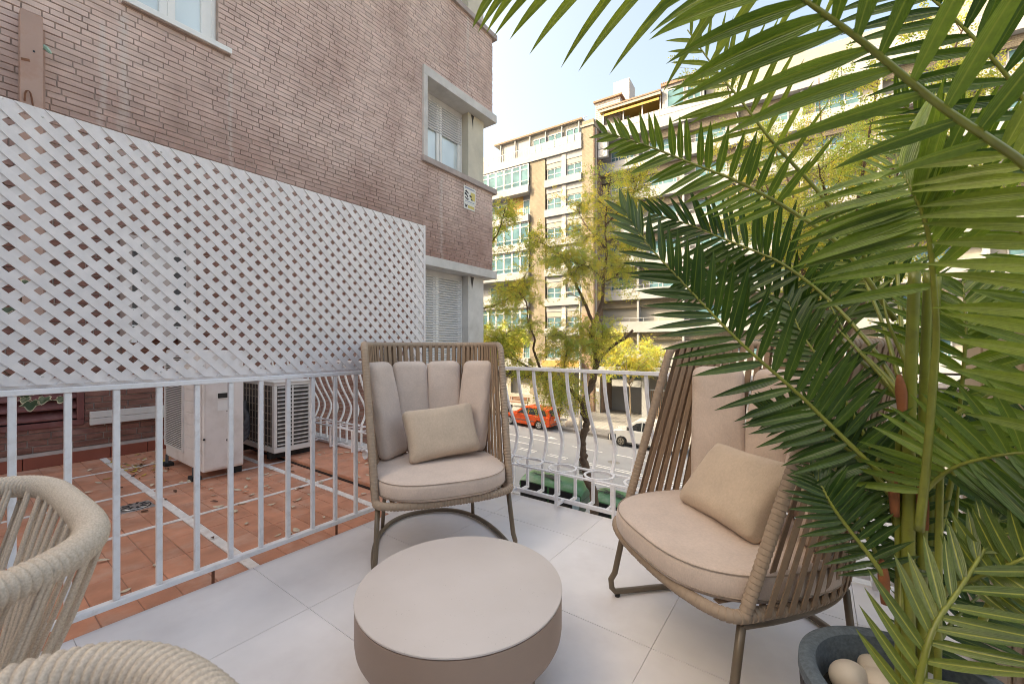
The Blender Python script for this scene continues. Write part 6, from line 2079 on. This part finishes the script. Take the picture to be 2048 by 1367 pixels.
def pillow(label, chair_loc, chair_rot, loc, rot, w=0.215, h=0.15):
    mb = MB()
    def wp(v):
        u, t = v.x / w, v.z / h
        pinch = 1 - 0.09 * (1 - abs(u) ** 2) * abs(t) ** 6 * 0.9
        pinch2 = 1 - 0.10 * (1 - abs(t) ** 2) * abs(u) ** 6 * 0.9
        edge = max(0.0, (1 - abs(u) ** 3) * (1 - abs(t) ** 3)) ** 0.5
        cr = 0.007 * noise.noise(V((v.x * 12, v.z * 14, 2.2))) + 0.006 * noise.noise(V((v.x * 25 + v.z * 18, v.z * 6, 7)))
        return V((v.x * pinch2, v.y * (0.22 + 0.78 * edge) + cr * (1 if v.y < 0 else -1) * -1, v.z * pinch))
    round_box(mb, w, 0.068, h, (9.0, 9.0), 64, 48, wp)
    # that super-ellipsoid is boxy; orient: x width, y thickness, z height
    base = Matrix.Translation(V((chair_loc[0], chair_loc[1], 0))) @ Matrix.Rotation(chair_rot + math.pi, 4, 'Z')
    o = mb.build('throw_pillow', M['fabric2'], None, smooth=True)
    o.matrix_world = base @ Matrix.Translation(V(loc)) @ rot
    return tag(o, label, 'pillow', 'small sand pillows on the armchairs')
R4 = Matrix.Rotation
pillow('sand coloured lumbar pillow tilted on the armchair facing us', A_LOC, A_ROT, (-0.03, -0.26, ZR + 0.265), R4(rad(6), 4, 'Z') @ R4(rad(24), 4, 'X') @ R4(rad(4), 4, 'Y'))
pillow('sand coloured lumbar pillow on the armchair beside the palm', B_LOC, B_ROT, (-0.02, -0.25, ZR + 0.235), R4(rad(-4), 4, 'Z') @ R4(rad(40), 4, 'X') @ R4(rad(2), 4, 'Y'), 0.205, 0.15)

# ================================================================== coffee table
tb = thing('coffee_table', 'low round pinkish concrete coffee table between the two armchairs', 'table', (-0.963, 1.025, 0))
TR = 0.338
MB().lathe([(TR - 0.004, 0.296), (TR, 0.2985), (TR + 0.0005, 0.301), (TR, 0.3035), (TR - 0.0035, 0.306)], 128, (-0.963, 1.025, 0)).build('table_top', M['concrete'], tb, smooth='auto')
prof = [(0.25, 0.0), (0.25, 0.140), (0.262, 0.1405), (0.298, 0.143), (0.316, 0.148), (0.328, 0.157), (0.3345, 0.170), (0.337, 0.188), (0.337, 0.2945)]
mside = mat('table_side_shaded', (0.36, 0.25, 0.195), 0.5, 0.06, 4, 0.05, 150, 0.001)  # darker than the top: the side's shade is put into its colour
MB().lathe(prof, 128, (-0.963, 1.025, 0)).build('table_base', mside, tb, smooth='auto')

# ================================================================== rope dining chairs
def dining_chair():
    r = thing('dining_chair', 'x', 'chair')
    # local: back towards +y, seat faces -y; rim is a U, back high, arms lower
    def rim(s):                      # s 0..1 from left arm tip round the back to the right arm tip
        a = -0.30 + (math.pi + 0.60) * s
        x = -0.30 * sgnpow(math.cos(a), 2 / 4.0); y = 0.30 * sgnpow(math.sin(a), 2 / 4.0)
        if y < 0: y *= 1.5
        z = 0.815 - 0.045 * min(1.0, max(0, (0.30 - y) / 0.5)) ** 1.4
        return V((x, y, z))
    def seat(s):
        a = -0.30 + (math.pi + 0.60) * s
        x = -0.235 * sgnpow(math.cos(a), 2 / 2.3); y = 0.215 * sgnpow(math.sin(a), 2 / 2.3)
        if y < 0: y *= 1.9
        return V((x, y - 0.02, 0.44))
    n_ = 400
    path = [rim(i / n_) for i in range(n_ + 1)]
    L = sum((b - a).length for a, b in zip(path[:-1], path[1:]))
    # rope winding: one ring after another
    k = int(L / 0.0092)
    mb = MB()
    ns = 12
    acc = [0]
    for a, b in zip(path[:-1], path[1:]): acc.append(acc[-1] + (b - a).length)
    def samp(d):
        for i in range(n_):
            if acc[i + 1] >= d:
                t = (d - acc[i]) / (acc[i + 1] - acc[i]); return path[i].lerp(path[i + 1], t), (path[i + 1] - path[i]).normalized()
        return path[-1], (path[-1] - path[-2]).normalized()
    # continuous corrugated tube
    pts = []; rr = []
    for i in range(k):
        for f, dr in ((0.0, -0.0034), (0.16, 0.0002), (0.5, 0.0022), (0.84, 0.0002)):
            p, t = samp((i + f) / k * L); pts.append(p); rr.append(0.0195 + dr)
    mb.tube(pts, rr, 16)
    mb.build('rope_rim', M['rope'], r, smooth=True, fix=False)
    MB().tube([seat(i / 40) for i in range(41)] , 0.013, 8).build('seat_frame', M['metal_bronze'], r, smooth=True)
    def spar(f):
        d = f * acc[-1]
        for i in range(n_):
            if acc[i + 1] >= d: return (i + (d - acc[i]) / (acc[i + 1] - acc[i])) / n_
        return 1.0
    # paired rope strands from rim to seat frame, a front and a back run each
    NS = 31
    for i in range(NS):
        s = spar((i + 0.5) / NS)
        for lay in (0, 1):
            p, q = rim(s), seat(min(1, s + (0.012 if lay else -0.004)))
            o_ = V((p.x, p.y, 0)).normalized()
            off = 0.0185 if lay == 0 else -0.0165
            p = p + o_ * off; q = q + o_ * off * 0.8
            tdir = (rim(min(1, s + .01)) - rim(max(0, s - .01))).normalized()
            mb = MB()
            for dd in (-0.0035, 0.0035):
                c = [p + tdir * dd + V((0, 0, 0.003)), p.lerp(q, 0.3) + tdir * dd + o_ * 0.004 * (1 if lay == 0 else -1), p.lerp(q, 0.65) + tdir * dd, q + tdir * dd]
                mb.tube(crom(c, 7), 0.0033, 6, caps=False)
            mb.build('rope_strand', M['rope'], r, smooth=True, fix=False)
    def sw(v): return V((v.x, v.y, v.z))
    mb = MB(); round_box(mb, 0.235, 0.245, 0.03, (3.2, 5.0), 32, 10, lambda v: V((v.x, v.y - 0.07, v.z + 0.475)))
    mb.build('seat_cushion', M['fabric'], r, smooth=True)
    for sx in (-1, 1):
        MB().tube([V((sx * 0.20, 0.16, 0.44)), V((sx * 0.255, 0.24, 0.0))], [0.014, 0.011], 10).build('leg', M['metal_bronze'], r, smooth=True)
        MB().tube([V((sx * 0.21, -0.24, 0.44)), V((sx * 0.255, -0.30, 0.0))], [0.014, 0.011], 10).build('leg', M['metal_bronze'], r, smooth=True)
    return r


d1 = dining_chair()
d1['label'] = 'rope-backed beige dining armchair at the far left against the white railing'
d1['group'] = 'rope dining armchairs'
d2 = dup(d1)
d2['label'] = 'rope-backed beige dining armchair nearest the camera at the bottom left'
place(d1, (-1.06, -0.165, 0), rad(2))
place(d2, (-0.262, -0.176, 0), rad(0))

# ================================================================== planter
PC = V((0.175, 1.205, 0))
pl = thing('planter', 'dark grey fluted round planter holding the palm', 'planter', PC)
RO = 0.205
vs_ = []; fs_ = []
nfl = 96
prof = [(0.80, 0.0), (0.82, 0.01), (0.90, 0.12), (0.96, 0.24), (0.995, 0.335), (1.0, 0.352)]
mbp = MB()
na = nfl * 4
vv = []
for f, z in prof:
    for i in range(na):
        a = 2 * math.pi * i / na
        rr = RO * f + (0.0024 if i % 4 in (1, 2) else -0.0016)
        vv.append((PC.x + rr * math.cos(a), PC.y + rr * math.sin(a), z))
ff = [tuple(range(na - 1, -1, -1))]
for j in range(len(prof) - 1):
    for i in range(na): ff.append((j * na + i, j * na + (i + 1) % na, (j + 1) * na + (i + 1) % na, (j + 1) * na + i))
mbp.add(vv, ff).build('pot_wall', mat('charcoal_fluted', (0.048, 0.042, 0.045), 0.7, 0.2, 30, 0.3, 200, 0.001), pl, smooth='auto', fix=False)
rimm = mat('speckled_grey_rim', (0.10, 0.125, 0.145), 0.75, 0.3, 120, 0.5, 250, 0.001)
MB().lathe([(RO - 0.05, 0.22), (RO - 0.034, 0.352), (RO - 0.030, 0.374), (RO - 0.022, 0.380), (RO - 0.006, 0.380), (RO + 0.003, 0.374), (RO + 0.004, 0.353)], 96, PC, capb=False, capt=False).build('pot_rim', rimm, pl, smooth='auto', fix=False)
MB().lathe([(0.168, 0.305), (0.10, 0.308), (0.01, 0.31)], 32, PC, capb=False).build('soil', M['soil'], pl, fix=False)
pbr = random.Random(8)
pebs = [(-0.112, 0.035, 0.046, 0.034), (-0.085, -0.035, 0.048, 0.034), (-0.045, 0.055, 0.044, 0.03), (-0.035, -0.09, 0.050, 0.034), (0.012, -0.055, 0.046, 0.030), (-0.075, -0.115, 0.034, 0.024), (0.05, -0.11, 0.045, 0.03), (-0.005, -0.145, 0.04, 0.028), (0.10, -0.06, 0.045, 0.03), (0.02, 0.11, 0.04, 0.03), (-0.06, 0.10, 0.04, 0.03)]
for i, (dx, dy, sa, sb) in enumerate(pebs):
    mb = MB()
    round_box(mb, sa, sa * pbr.uniform(0.7, 0.95), sb, (2.3, 2.2), 20, 12, lambda v, i=i: v * (1 + 0.10 * noise.noise(v * 22 + V((i * 7, 0, 0)))))
    o = mb.build('pebble', M['pebble'], None, smooth=True)
    o.location = (PC.x + dx, PC.y + dy, 0.306 + sb * 0.75); o.rotation_euler = (pbr.uniform(-.4, .4), pbr.uniform(-.4, .4), pbr.uniform(0, 6))
    tag(o, 'smooth cream pebble lying on the dark soil of the planter', 'pebble', 'cream pebbles in the planter')

# ================================================================== beige resin cabinet behind the palm
cb = thing('resin_cabinet', 'beige moulded plastic cabinet with embossed door panels behind the palm', 'cabinet', (0.75, 2.0, 0))
CX0, CX1, CY0, CY1 = 0.44, 1.30, 1.72, 2.20
MB().box(CX0, CX1, CY0, CY1, 0.02, 1.16).build('body', M['resin_beige'], cb, bevel=0.012)
MB().box(CX0 - 0.015, CX1 + 0.015, CY0 - 0.02, CY1 + 0.01, 1.1605, 1.20).build('lid', M['resin_beige'], cb, bevel=0.012)
for x0_, x1_ in ((CX0 + 0.012, (CX0 + CX1) / 2 - 0.004), ((CX0 + CX1) / 2 + 0.004, CX1 - 0.012)):
    d = MB().box(x0_, x1_, CY0 - 0.016, CY0 - 0.0005, 0.05, 1.15).build('door', M['resin_beige'], cb, bevel=0.008, seg=3)
    for z0_, z1_ in ((0.09, 0.38), (0.42, 0.74), (0.78, 1.11)):
        MB().box(x0_ + 0.045, x1_ - 0.045, CY0 - 0.026, CY0 - 0.0165, z0_, z1_).build('embossed_panel', M['resin_beige'], d, bevel=0.03, seg=4)
        MB().box(x0_ + 0.012, x0_ + 0.024, CY0 - 0.024, CY0 - 0.0165, z0_, z1_).build('rib', M['resin_beige'], d, bevel=0.003)
for y0_, y1_ in ((CY0 + 0.02, (CY0 + CY1) / 2 - 0.01), ((CY0 + CY1) / 2 + 0.01, CY1 - 0.02)):
    for z0_, z1_ in ((0.08, 0.38), (0.42, 0.74), (0.78, 1.11)):
        MB().box(CX0 - 0.010, CX0 - 0.0005, y0_, y1_, z0_, z1_).build('embossed_panel', M['resin_beige'], cb, bevel=0.02, seg=3)
# ================================================================== areca palm
palm = thing('potted_palm', 'tall bushy areca palm with arching green fronds in the dark planter', 'palm', (PC.x, PC.y, 0.28))
pr_ = random.Random(77)
LEAVES = []      # (screen size, verts, faces, tint, material, rachis)


def frond(pts, Lmax, n, face=None, roll=0.0, mat_='palm_leaf', s0=0.22, ang=(72, 26), droop=0.25, width=0.030, r0=0.0065, r1=0.0018, curl=0.0, sides=(1, 1), tipf=0.45, basef=0.55, lift=0.12, seed=None, sheath=False, ang2=None, L2=None):
    """pts: rachis through world points; leaflets on both sides in a plane facing `face` (default: the camera)"""
    N = 60
    c = crom(pts, N)
    fr = MB().tube(c, [r0 + (r1 - r0) * (i / (N - 1)) ** 0.8 for i in range(N)], 7)
    # nodes on the stalk, drawn as slight swellings
    fo = fr.build('frond', M['palm_stem'], palm, smooth=True, fix=False)
    if sheath:
        e = c[2]; d = (c[8] - c[0]).normalized()
        MB().tube([c[0] - d * 0.02, c[1], c[3], c[5]], [0.012, 0.0135, 0.012, 0.007], 9).build('sheath', M['palm_sheath'], fo, smooth=True)
    for i in range(n):
        for sd in (-1, 1):
            if not sides[0 if sd < 0 else 1]: continue
            u = s0 + (1 - s0) * ((i + (0.5 if sd > 0 else 0.0)) / n)
            u = min(u + pr_.uniform(-.006, .006), 0.995)
            k = min(int(u * (N - 1)), N - 2)
            p = c[k].lerp(c[k + 1], u * (N - 1) - k)
            T = (c[min(k + 2, N - 1)] - c[max(k - 1, 0)]).normalized()
            fv = (V(face) if face is not None else (V((0, 0, CAM_H)) - p)).normalized()
            fv = (fv - T * fv.dot(T)).normalized()
            fv = Matrix.Rotation(roll, 3, T) @ fv
            S = T.cross(fv) * sd
            v = max(0.0, (u - s0) / (1 - s0))
            ag = ang2 if (ang2 and sd > 0) else ang
            a = rad(ag[0] + (ag[1] - ag[0]) * v ** 1.2 + pr_.uniform(-5, 5))
            prof = (basef + (1 - basef) * min(1, v / 0.3)) * (1 - (1 - tipf) * max(0, (v - 0.45) / 0.55) ** 1.3)
            L = (L2 if (L2 and sd > 0) else Lmax) * prof * pr_.uniform(0.92, 1.06)
            D = (T * math.cos(a) + S * math.sin(a) + fv * (lift * pr_.uniform(0.3, 1.4))).normalized()
            Wd = fv.cross(D).normalized()
            tw = pr_.uniform(-0.28, 0.28)
            Wd = (Matrix.Rotation(tw, 3, D) @ Wd)
            nn = D.cross(Wd).normalized()
            w0 = width * 0.76 * (0.6 + 0.4 * prof) * pr_.uniform(0.9, 1.1)
            ns = 8
            vs_ = []; tn = []
            q = p.copy()
            dr_ = droop * pr_.uniform(0.7, 1.3); cl = curl * pr_.uniform(0.6, 1.3)
            for s in range(ns + 1):
                x = s / ns
                ww = w0 * 0.5 * (0.38 + 0.62 * min(1, x / 0.22) ** 0.7) * max(0.0, 1 - max(0, (x - 0.36) / 0.64) ** 1.9) * (1 - 0.12 * x)
                dd = (D + V((0, 0, -1)) * (dr_ * x * x * 1.3) + T * (cl * x)).normalized()
                if s: q = q + dd * (L / ns)
                wv = (Wd - dd * Wd.dot(dd)).normalized()
                n2 = dd.cross(wv)
                fold = 0.42 * ww
                for e, zf_, t_ in ((-1, 1, 0.0), (-0.5, 0.35, 0.5), (0, -0.1, 1.0), (0.5, 0.35, 0.5), (1, 1, 0.0)):
                    vs_.append(q + wv * (ww * e) + n2 * (fold * zf_)); tn.append(t_)
            fs_ = []
            for s in range(ns):
                for e in range(4): fs_.append((s * 5 + e, s * 5 + e + 1, s * 5 + 6 + e, s * 5 + 5 + e))
            pm = proj(vs_[5 * 4 + 2])
            score = 0
            if pm and -80 < pm[0] < 2130 and -80 < pm[1] < 1450:
                pa, pb = proj(vs_[2]), proj(vs_[-3])
                if pa and pb: score = min(500, math.hypot(pa[0] - pb[0], pa[1] - pb[1]))
            LEAVES.append((score, vs_, fs_, tn, mat_, fo))
    return fo


def pxs(*q): return [at(x, y, d) for x, y, d in q]


# --- stems
stems = [((PC.x - 0.02, PC.y + 0.0), 1818, 900, 0.900, 0.0118), ((PC.x + 0.0, PC.y + 0.01), 1846, 900, 0.905, 0.0095), ((PC.x + 0.02, PC.y + 0.03), 1862, 900, 0.965, 0.0105),
         ((PC.x - 0.03, PC.y + 0.01), 1797, 900, 0.92, 0.0065), ((PC.x + 0.01, PC.y - 0.02), 1880, 960, 0.86, 0.0065), ((PC.x + 0.02, PC.y + 0.05), 1836, 900, 0.98, 0.0075)]
for (bx, by), px, py, d, r_ in stems:
    m_ = at(px, py, d)
    b_ = V((m_.x * 0.75 + bx * 0.25, m_.y * 0.75 + by * 0.25, 0.27))
    top = V((m_.x + 0.01, m_.y + 0.01, 1.26 if r_ > 0.008 else 0.95))
    cc = crom([b_, m_, top], 40)
    rr = [r_ * (1 + 0.05 * (i % 7 == 0)) * (1 - 0.12 * i / 40) for i in range(40)]
    MB().tube(cc, rr, 12).build('stem', M['palm_stem'], palm, smooth=True, fix=False)
for px, py, d in ((1803, 790, 0.90), (1846, 1010, 0.88), (1768, 1160, 0.90), (1788, 985, 0.91)):
    c = at(px, py, d)
    MB().tube(crom([c + V((0.002, 0, -0.05)), c, c + V((-0.004, -.002, 0.045))], 8), [0.0075, 0.0085, 0.009, 0.0098, 0.0105, 0.0092, 0.007, 0.004], 9).build('sheath', M['palm_sheath'], palm, smooth=True)

# --- fronds that carry the silhouette (pixel, depth of points along each real stalk)
# near frond sweeping over the upper right corner
frond(pxs((2330, 640, 0.60), (2190, 450, 0.56), (2048, 327, 0.53), (1880, 211, 0.52), (1725, 84, 0.52), (1620, 7, 0.53), (1520, -70, 0.56), (1400, -130, 0.62)), 0.21, 12, mat_='palm_leaf', s0=0.34, ang=(50, 36), ang2=(66, 40), L2=0.25, droop=0.20, width=0.031, curl=-0.06, r0=0.007, tipf=0.75, lift=0.02)
# frond hanging in from the top, its tips over the sky
frond(pxs((2020, -250, 0.95), (1760, -150, 0.92), (1500, -95, 0.92), (1250, -80, 0.94), (1080, -62, 0.98), (960, -12, 1.0)), 0.30, 15, mat_='palm_yellow', s0=0.10, ang=(60, 20), droop=0.30, width=0.032, sides=(1, 1), tipf=0.26, lift=0.0)
# behind it: pale frond rising to (1400, 100)
frond(pxs((1760, 560, 1.22), (1650, 400, 1.20), (1545, 283, 1.2), (1479, 197, 1.22), (1436, 145, 1.25), (1375, 60, 1.3)), 0.20, 15, mat_='palm_yellow', s0=0.25, ang=(70, 30), droop=0.12, width=0.022)
# frond pointing left, tip near (1208, 262)
frond(pxs((1790, 640, 1.02), (1690, 500, 1.04), (1581, 421, 1.07), (1480, 365, 1.10), (1380, 325, 1.15), (1290, 290, 1.22), (1208, 264, 1.30)), 0.135, 20, mat_='palm_leaf', s0=0.36, ang=(62, 22), ang2=(84, 30), L2=0.12, droop=0.03, width=0.027, basef=1.0, tipf=0.5, curl=0.05)
# large dark frond reaching down-left
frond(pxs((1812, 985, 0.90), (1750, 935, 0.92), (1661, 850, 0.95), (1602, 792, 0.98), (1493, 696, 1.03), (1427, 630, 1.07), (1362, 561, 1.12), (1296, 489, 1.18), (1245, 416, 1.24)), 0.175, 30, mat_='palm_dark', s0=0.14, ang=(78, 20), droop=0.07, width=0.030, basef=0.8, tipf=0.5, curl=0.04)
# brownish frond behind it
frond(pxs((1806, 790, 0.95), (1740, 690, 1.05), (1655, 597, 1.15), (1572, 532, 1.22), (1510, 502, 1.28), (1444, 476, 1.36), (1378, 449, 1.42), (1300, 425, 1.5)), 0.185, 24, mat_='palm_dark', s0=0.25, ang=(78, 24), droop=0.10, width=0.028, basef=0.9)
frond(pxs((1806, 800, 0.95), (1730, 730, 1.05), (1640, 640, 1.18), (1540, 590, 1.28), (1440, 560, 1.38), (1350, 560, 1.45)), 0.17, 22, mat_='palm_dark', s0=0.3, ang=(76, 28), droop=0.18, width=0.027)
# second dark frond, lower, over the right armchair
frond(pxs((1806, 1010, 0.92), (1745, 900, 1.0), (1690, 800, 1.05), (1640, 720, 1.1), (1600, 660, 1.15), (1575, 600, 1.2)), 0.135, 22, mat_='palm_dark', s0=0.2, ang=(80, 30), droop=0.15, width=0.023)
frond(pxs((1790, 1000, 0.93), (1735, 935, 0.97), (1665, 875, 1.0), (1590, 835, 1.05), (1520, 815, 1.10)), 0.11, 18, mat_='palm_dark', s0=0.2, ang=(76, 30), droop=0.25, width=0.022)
# upright bright frond in the middle
frond(pxs((1838, 1060, 0.82), (1853, 925, 0.80), (1866, 761, 0.77), (1872, 655, 0.755), (1861, 497, 0.745), (1846, 430, 0.745), (1826, 385, 0.75), (1800, 330, 0.78)), 0.205, 14, mat_='palm_leaf', s0=0.50, ang=(92, 74), ang2=(42, 24), L2=0.20, droop=0.13, width=0.029, basef=0.95, tipf=0.8, curl=-0.05, roll=0.0, r0=0.0085)
# frond at the right edge whose leaflets point left
frond(pxs((2130, 1100, 0.62), (2175, 900, 0.60), (2180, 700, 0.58), (2150, 520, 0.58), (2080, 380, 0.60), (2000, 290, 0.64)), 0.15, 15, mat_='palm_yellow', s0=0.22, ang=(76, 50), droop=0.10, width=0.029, sides=(1, 1), basef=0.9, tipf=0.8)
frond(pxs((1960, 1250, 0.78), (2060, 1020, 0.75), (2120, 820, 0.74), (2120, 640, 0.76), (2060, 500, 0.80)), 0.16, 16, mat_='palm_leaf', s0=0.2, ang=(74, 44), droop=0.14, width=0.028)
# arching stalk at right with the leaflets combed back
frond(pxs((1838, 1030, 0.86), (1844, 992, 0.85), (1874, 958, 0.82), (1909, 934, 0.79), (1960, 918, 0.76), (2048, 905, 0.72), (2150, 915, 0.70)), 0.145, 14, mat_='palm_leaf', s0=0.22, ang=(120, 70), droop=0.0, width=0.028, sides=(1, 0), basef=1, tipf=0.9, curl=-0.25, r0=0.006)
frond(pxs((1838, 1030, 0.86), (1844, 992, 0.85), (1874, 958, 0.82), (1909, 934, 0.79), (1960, 918, 0.76), (2048, 905, 0.72), (2150, 915, 0.70)), 0.17, 10, mat_='palm_dark', s0=0.4, ang=(80, 60), droop=0.2, width=0.030, sides=(0, 1), r0=0.003)
# big frond at the bottom right
frond(pxs((1828, 1420, 0.66), (1840, 1354, 0.67), (1857, 1282, 0.68), (1878, 1235, 0.69), (1912, 1187, 0.70), (1960, 1112, 0.72), (1990, 1054, 0.74), (2010, 1010, 0.76)), 0.12, 13, mat_='palm_rib', s0=0.02, ang=(50, 14), ang2=(76, 24), L2=0.165, droop=0.03, width=0.0235, basef=1.0, tipf=0.55, curl=0.12)
frond(pxs((1862, 1260, 0.80), (1891, 1183, 0.76), (1940, 1160, 0.73), (1994, 1139, 0.71), (2058, 1112, 0.69), (2130, 1090, 0.68)), 0.105, 9, mat_='palm_rib', s0=0.35, ang=(85, 50), droop=-0.15, width=0.027, sides=(1, 1), curl=0.1)
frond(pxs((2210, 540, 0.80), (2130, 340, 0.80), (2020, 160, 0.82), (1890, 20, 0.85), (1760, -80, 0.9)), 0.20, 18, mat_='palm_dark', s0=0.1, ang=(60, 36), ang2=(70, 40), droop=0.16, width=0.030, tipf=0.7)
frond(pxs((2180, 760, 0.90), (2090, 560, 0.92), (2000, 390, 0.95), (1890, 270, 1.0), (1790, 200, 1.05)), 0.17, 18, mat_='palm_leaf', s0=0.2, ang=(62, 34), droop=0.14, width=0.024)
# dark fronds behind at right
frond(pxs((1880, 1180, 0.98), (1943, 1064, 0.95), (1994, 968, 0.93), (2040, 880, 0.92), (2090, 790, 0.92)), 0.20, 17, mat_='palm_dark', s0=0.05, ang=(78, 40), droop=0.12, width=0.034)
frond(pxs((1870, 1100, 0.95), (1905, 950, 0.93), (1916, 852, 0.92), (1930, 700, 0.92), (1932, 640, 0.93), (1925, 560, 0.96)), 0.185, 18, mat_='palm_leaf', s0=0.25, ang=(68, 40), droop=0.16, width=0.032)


frond(pxs((1815, 800, 1.0), (1800, 620, 1.12), (1790, 470, 1.2), (1790, 350, 1.28), (1800, 250, 1.36)), 0.17, 18, mat_='palm_leaf', s0=0.35, ang=(60, 30), droop=0.16, width=0.022)
frond(pxs((1810, 800, 1.0), (1770, 660, 1.12), (1730, 560, 1.22), (1700, 480, 1.3), (1690, 420, 1.38)), 0.13, 16, mat_='palm_yellow', s0=0.4, ang=(60, 30), droop=0.14, width=0.018)
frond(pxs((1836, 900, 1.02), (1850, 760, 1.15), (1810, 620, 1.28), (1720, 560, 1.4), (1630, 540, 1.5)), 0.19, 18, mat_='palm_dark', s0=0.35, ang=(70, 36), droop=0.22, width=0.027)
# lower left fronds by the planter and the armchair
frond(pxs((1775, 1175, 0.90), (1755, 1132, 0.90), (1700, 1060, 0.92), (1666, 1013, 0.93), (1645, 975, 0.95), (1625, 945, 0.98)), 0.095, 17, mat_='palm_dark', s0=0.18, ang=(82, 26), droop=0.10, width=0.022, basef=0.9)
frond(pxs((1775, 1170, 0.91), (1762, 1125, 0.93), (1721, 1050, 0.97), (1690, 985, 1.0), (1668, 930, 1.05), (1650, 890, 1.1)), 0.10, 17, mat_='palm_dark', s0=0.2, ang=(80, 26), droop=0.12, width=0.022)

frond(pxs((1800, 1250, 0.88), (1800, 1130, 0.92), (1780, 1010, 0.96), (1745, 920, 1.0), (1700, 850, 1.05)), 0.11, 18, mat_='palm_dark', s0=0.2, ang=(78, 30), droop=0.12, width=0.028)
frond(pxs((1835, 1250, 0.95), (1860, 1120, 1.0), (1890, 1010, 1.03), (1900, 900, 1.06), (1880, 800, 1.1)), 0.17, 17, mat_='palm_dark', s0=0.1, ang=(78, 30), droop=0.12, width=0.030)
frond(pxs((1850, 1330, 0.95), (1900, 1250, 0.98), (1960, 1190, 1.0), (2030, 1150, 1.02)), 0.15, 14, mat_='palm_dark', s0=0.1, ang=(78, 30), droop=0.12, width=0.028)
# bare stalks going up-left from the stems
for q in (((1812, 800, 0.92), (1760, 740, 1.0), (1700, 680, 1.06), (1655, 600, 1.12)), ((1815, 812, 0.92), (1770, 760, 0.98), (1720, 705, 1.03), (1660, 640, 1.1)),
          ((1830, 760, 0.95), (1800, 700, 0.98), (1775, 640, 1.0), (1765, 590, 1.02)), ((1850, 940, 0.93), (1885, 850, 0.88), (1960, 800, 0.85), (2010, 770, 0.83)), ((1895, 1160, 0.86), (1910, 1040, 0.87), (1918, 960, 0.88))):
    MB().tube(crom(pxs(*q), 24), [0.0062 - 0.0002 * i for i in range(24)], 7).build('stalk', M['palm_stem'], palm, smooth=True, fix=False)
# --- leaflets: the 300 that show largest singly, the rest as one part
LEAVES.sort(key=lambda q: -q[0])
for sc__, vs_, fs_, tn, m_, fo in LEAVES[:290]:
    mb = MB().add(vs_, fs_); mb.tint = tn
    mb.build('leaflet', M[m_], fo, smooth=True, fix=False)
mb = MB(); mb.tint = []
mk = {'palm_leaf': 0, 'palm_dark': 1, 'palm_yellow': 2, 'palm_rib': 3}
for sc__, vs_, fs_, tn, m_, fo in LEAVES[290:]:
    mb.add(vs_, fs_, mk[m_]); mb.tint += tn
tag(mb.build('leaflet', [M['palm_leaf'], M['palm_dark'], M['palm_yellow'], M['palm_rib']], palm, smooth=True, fix=False), None, None, None, 'stuff')
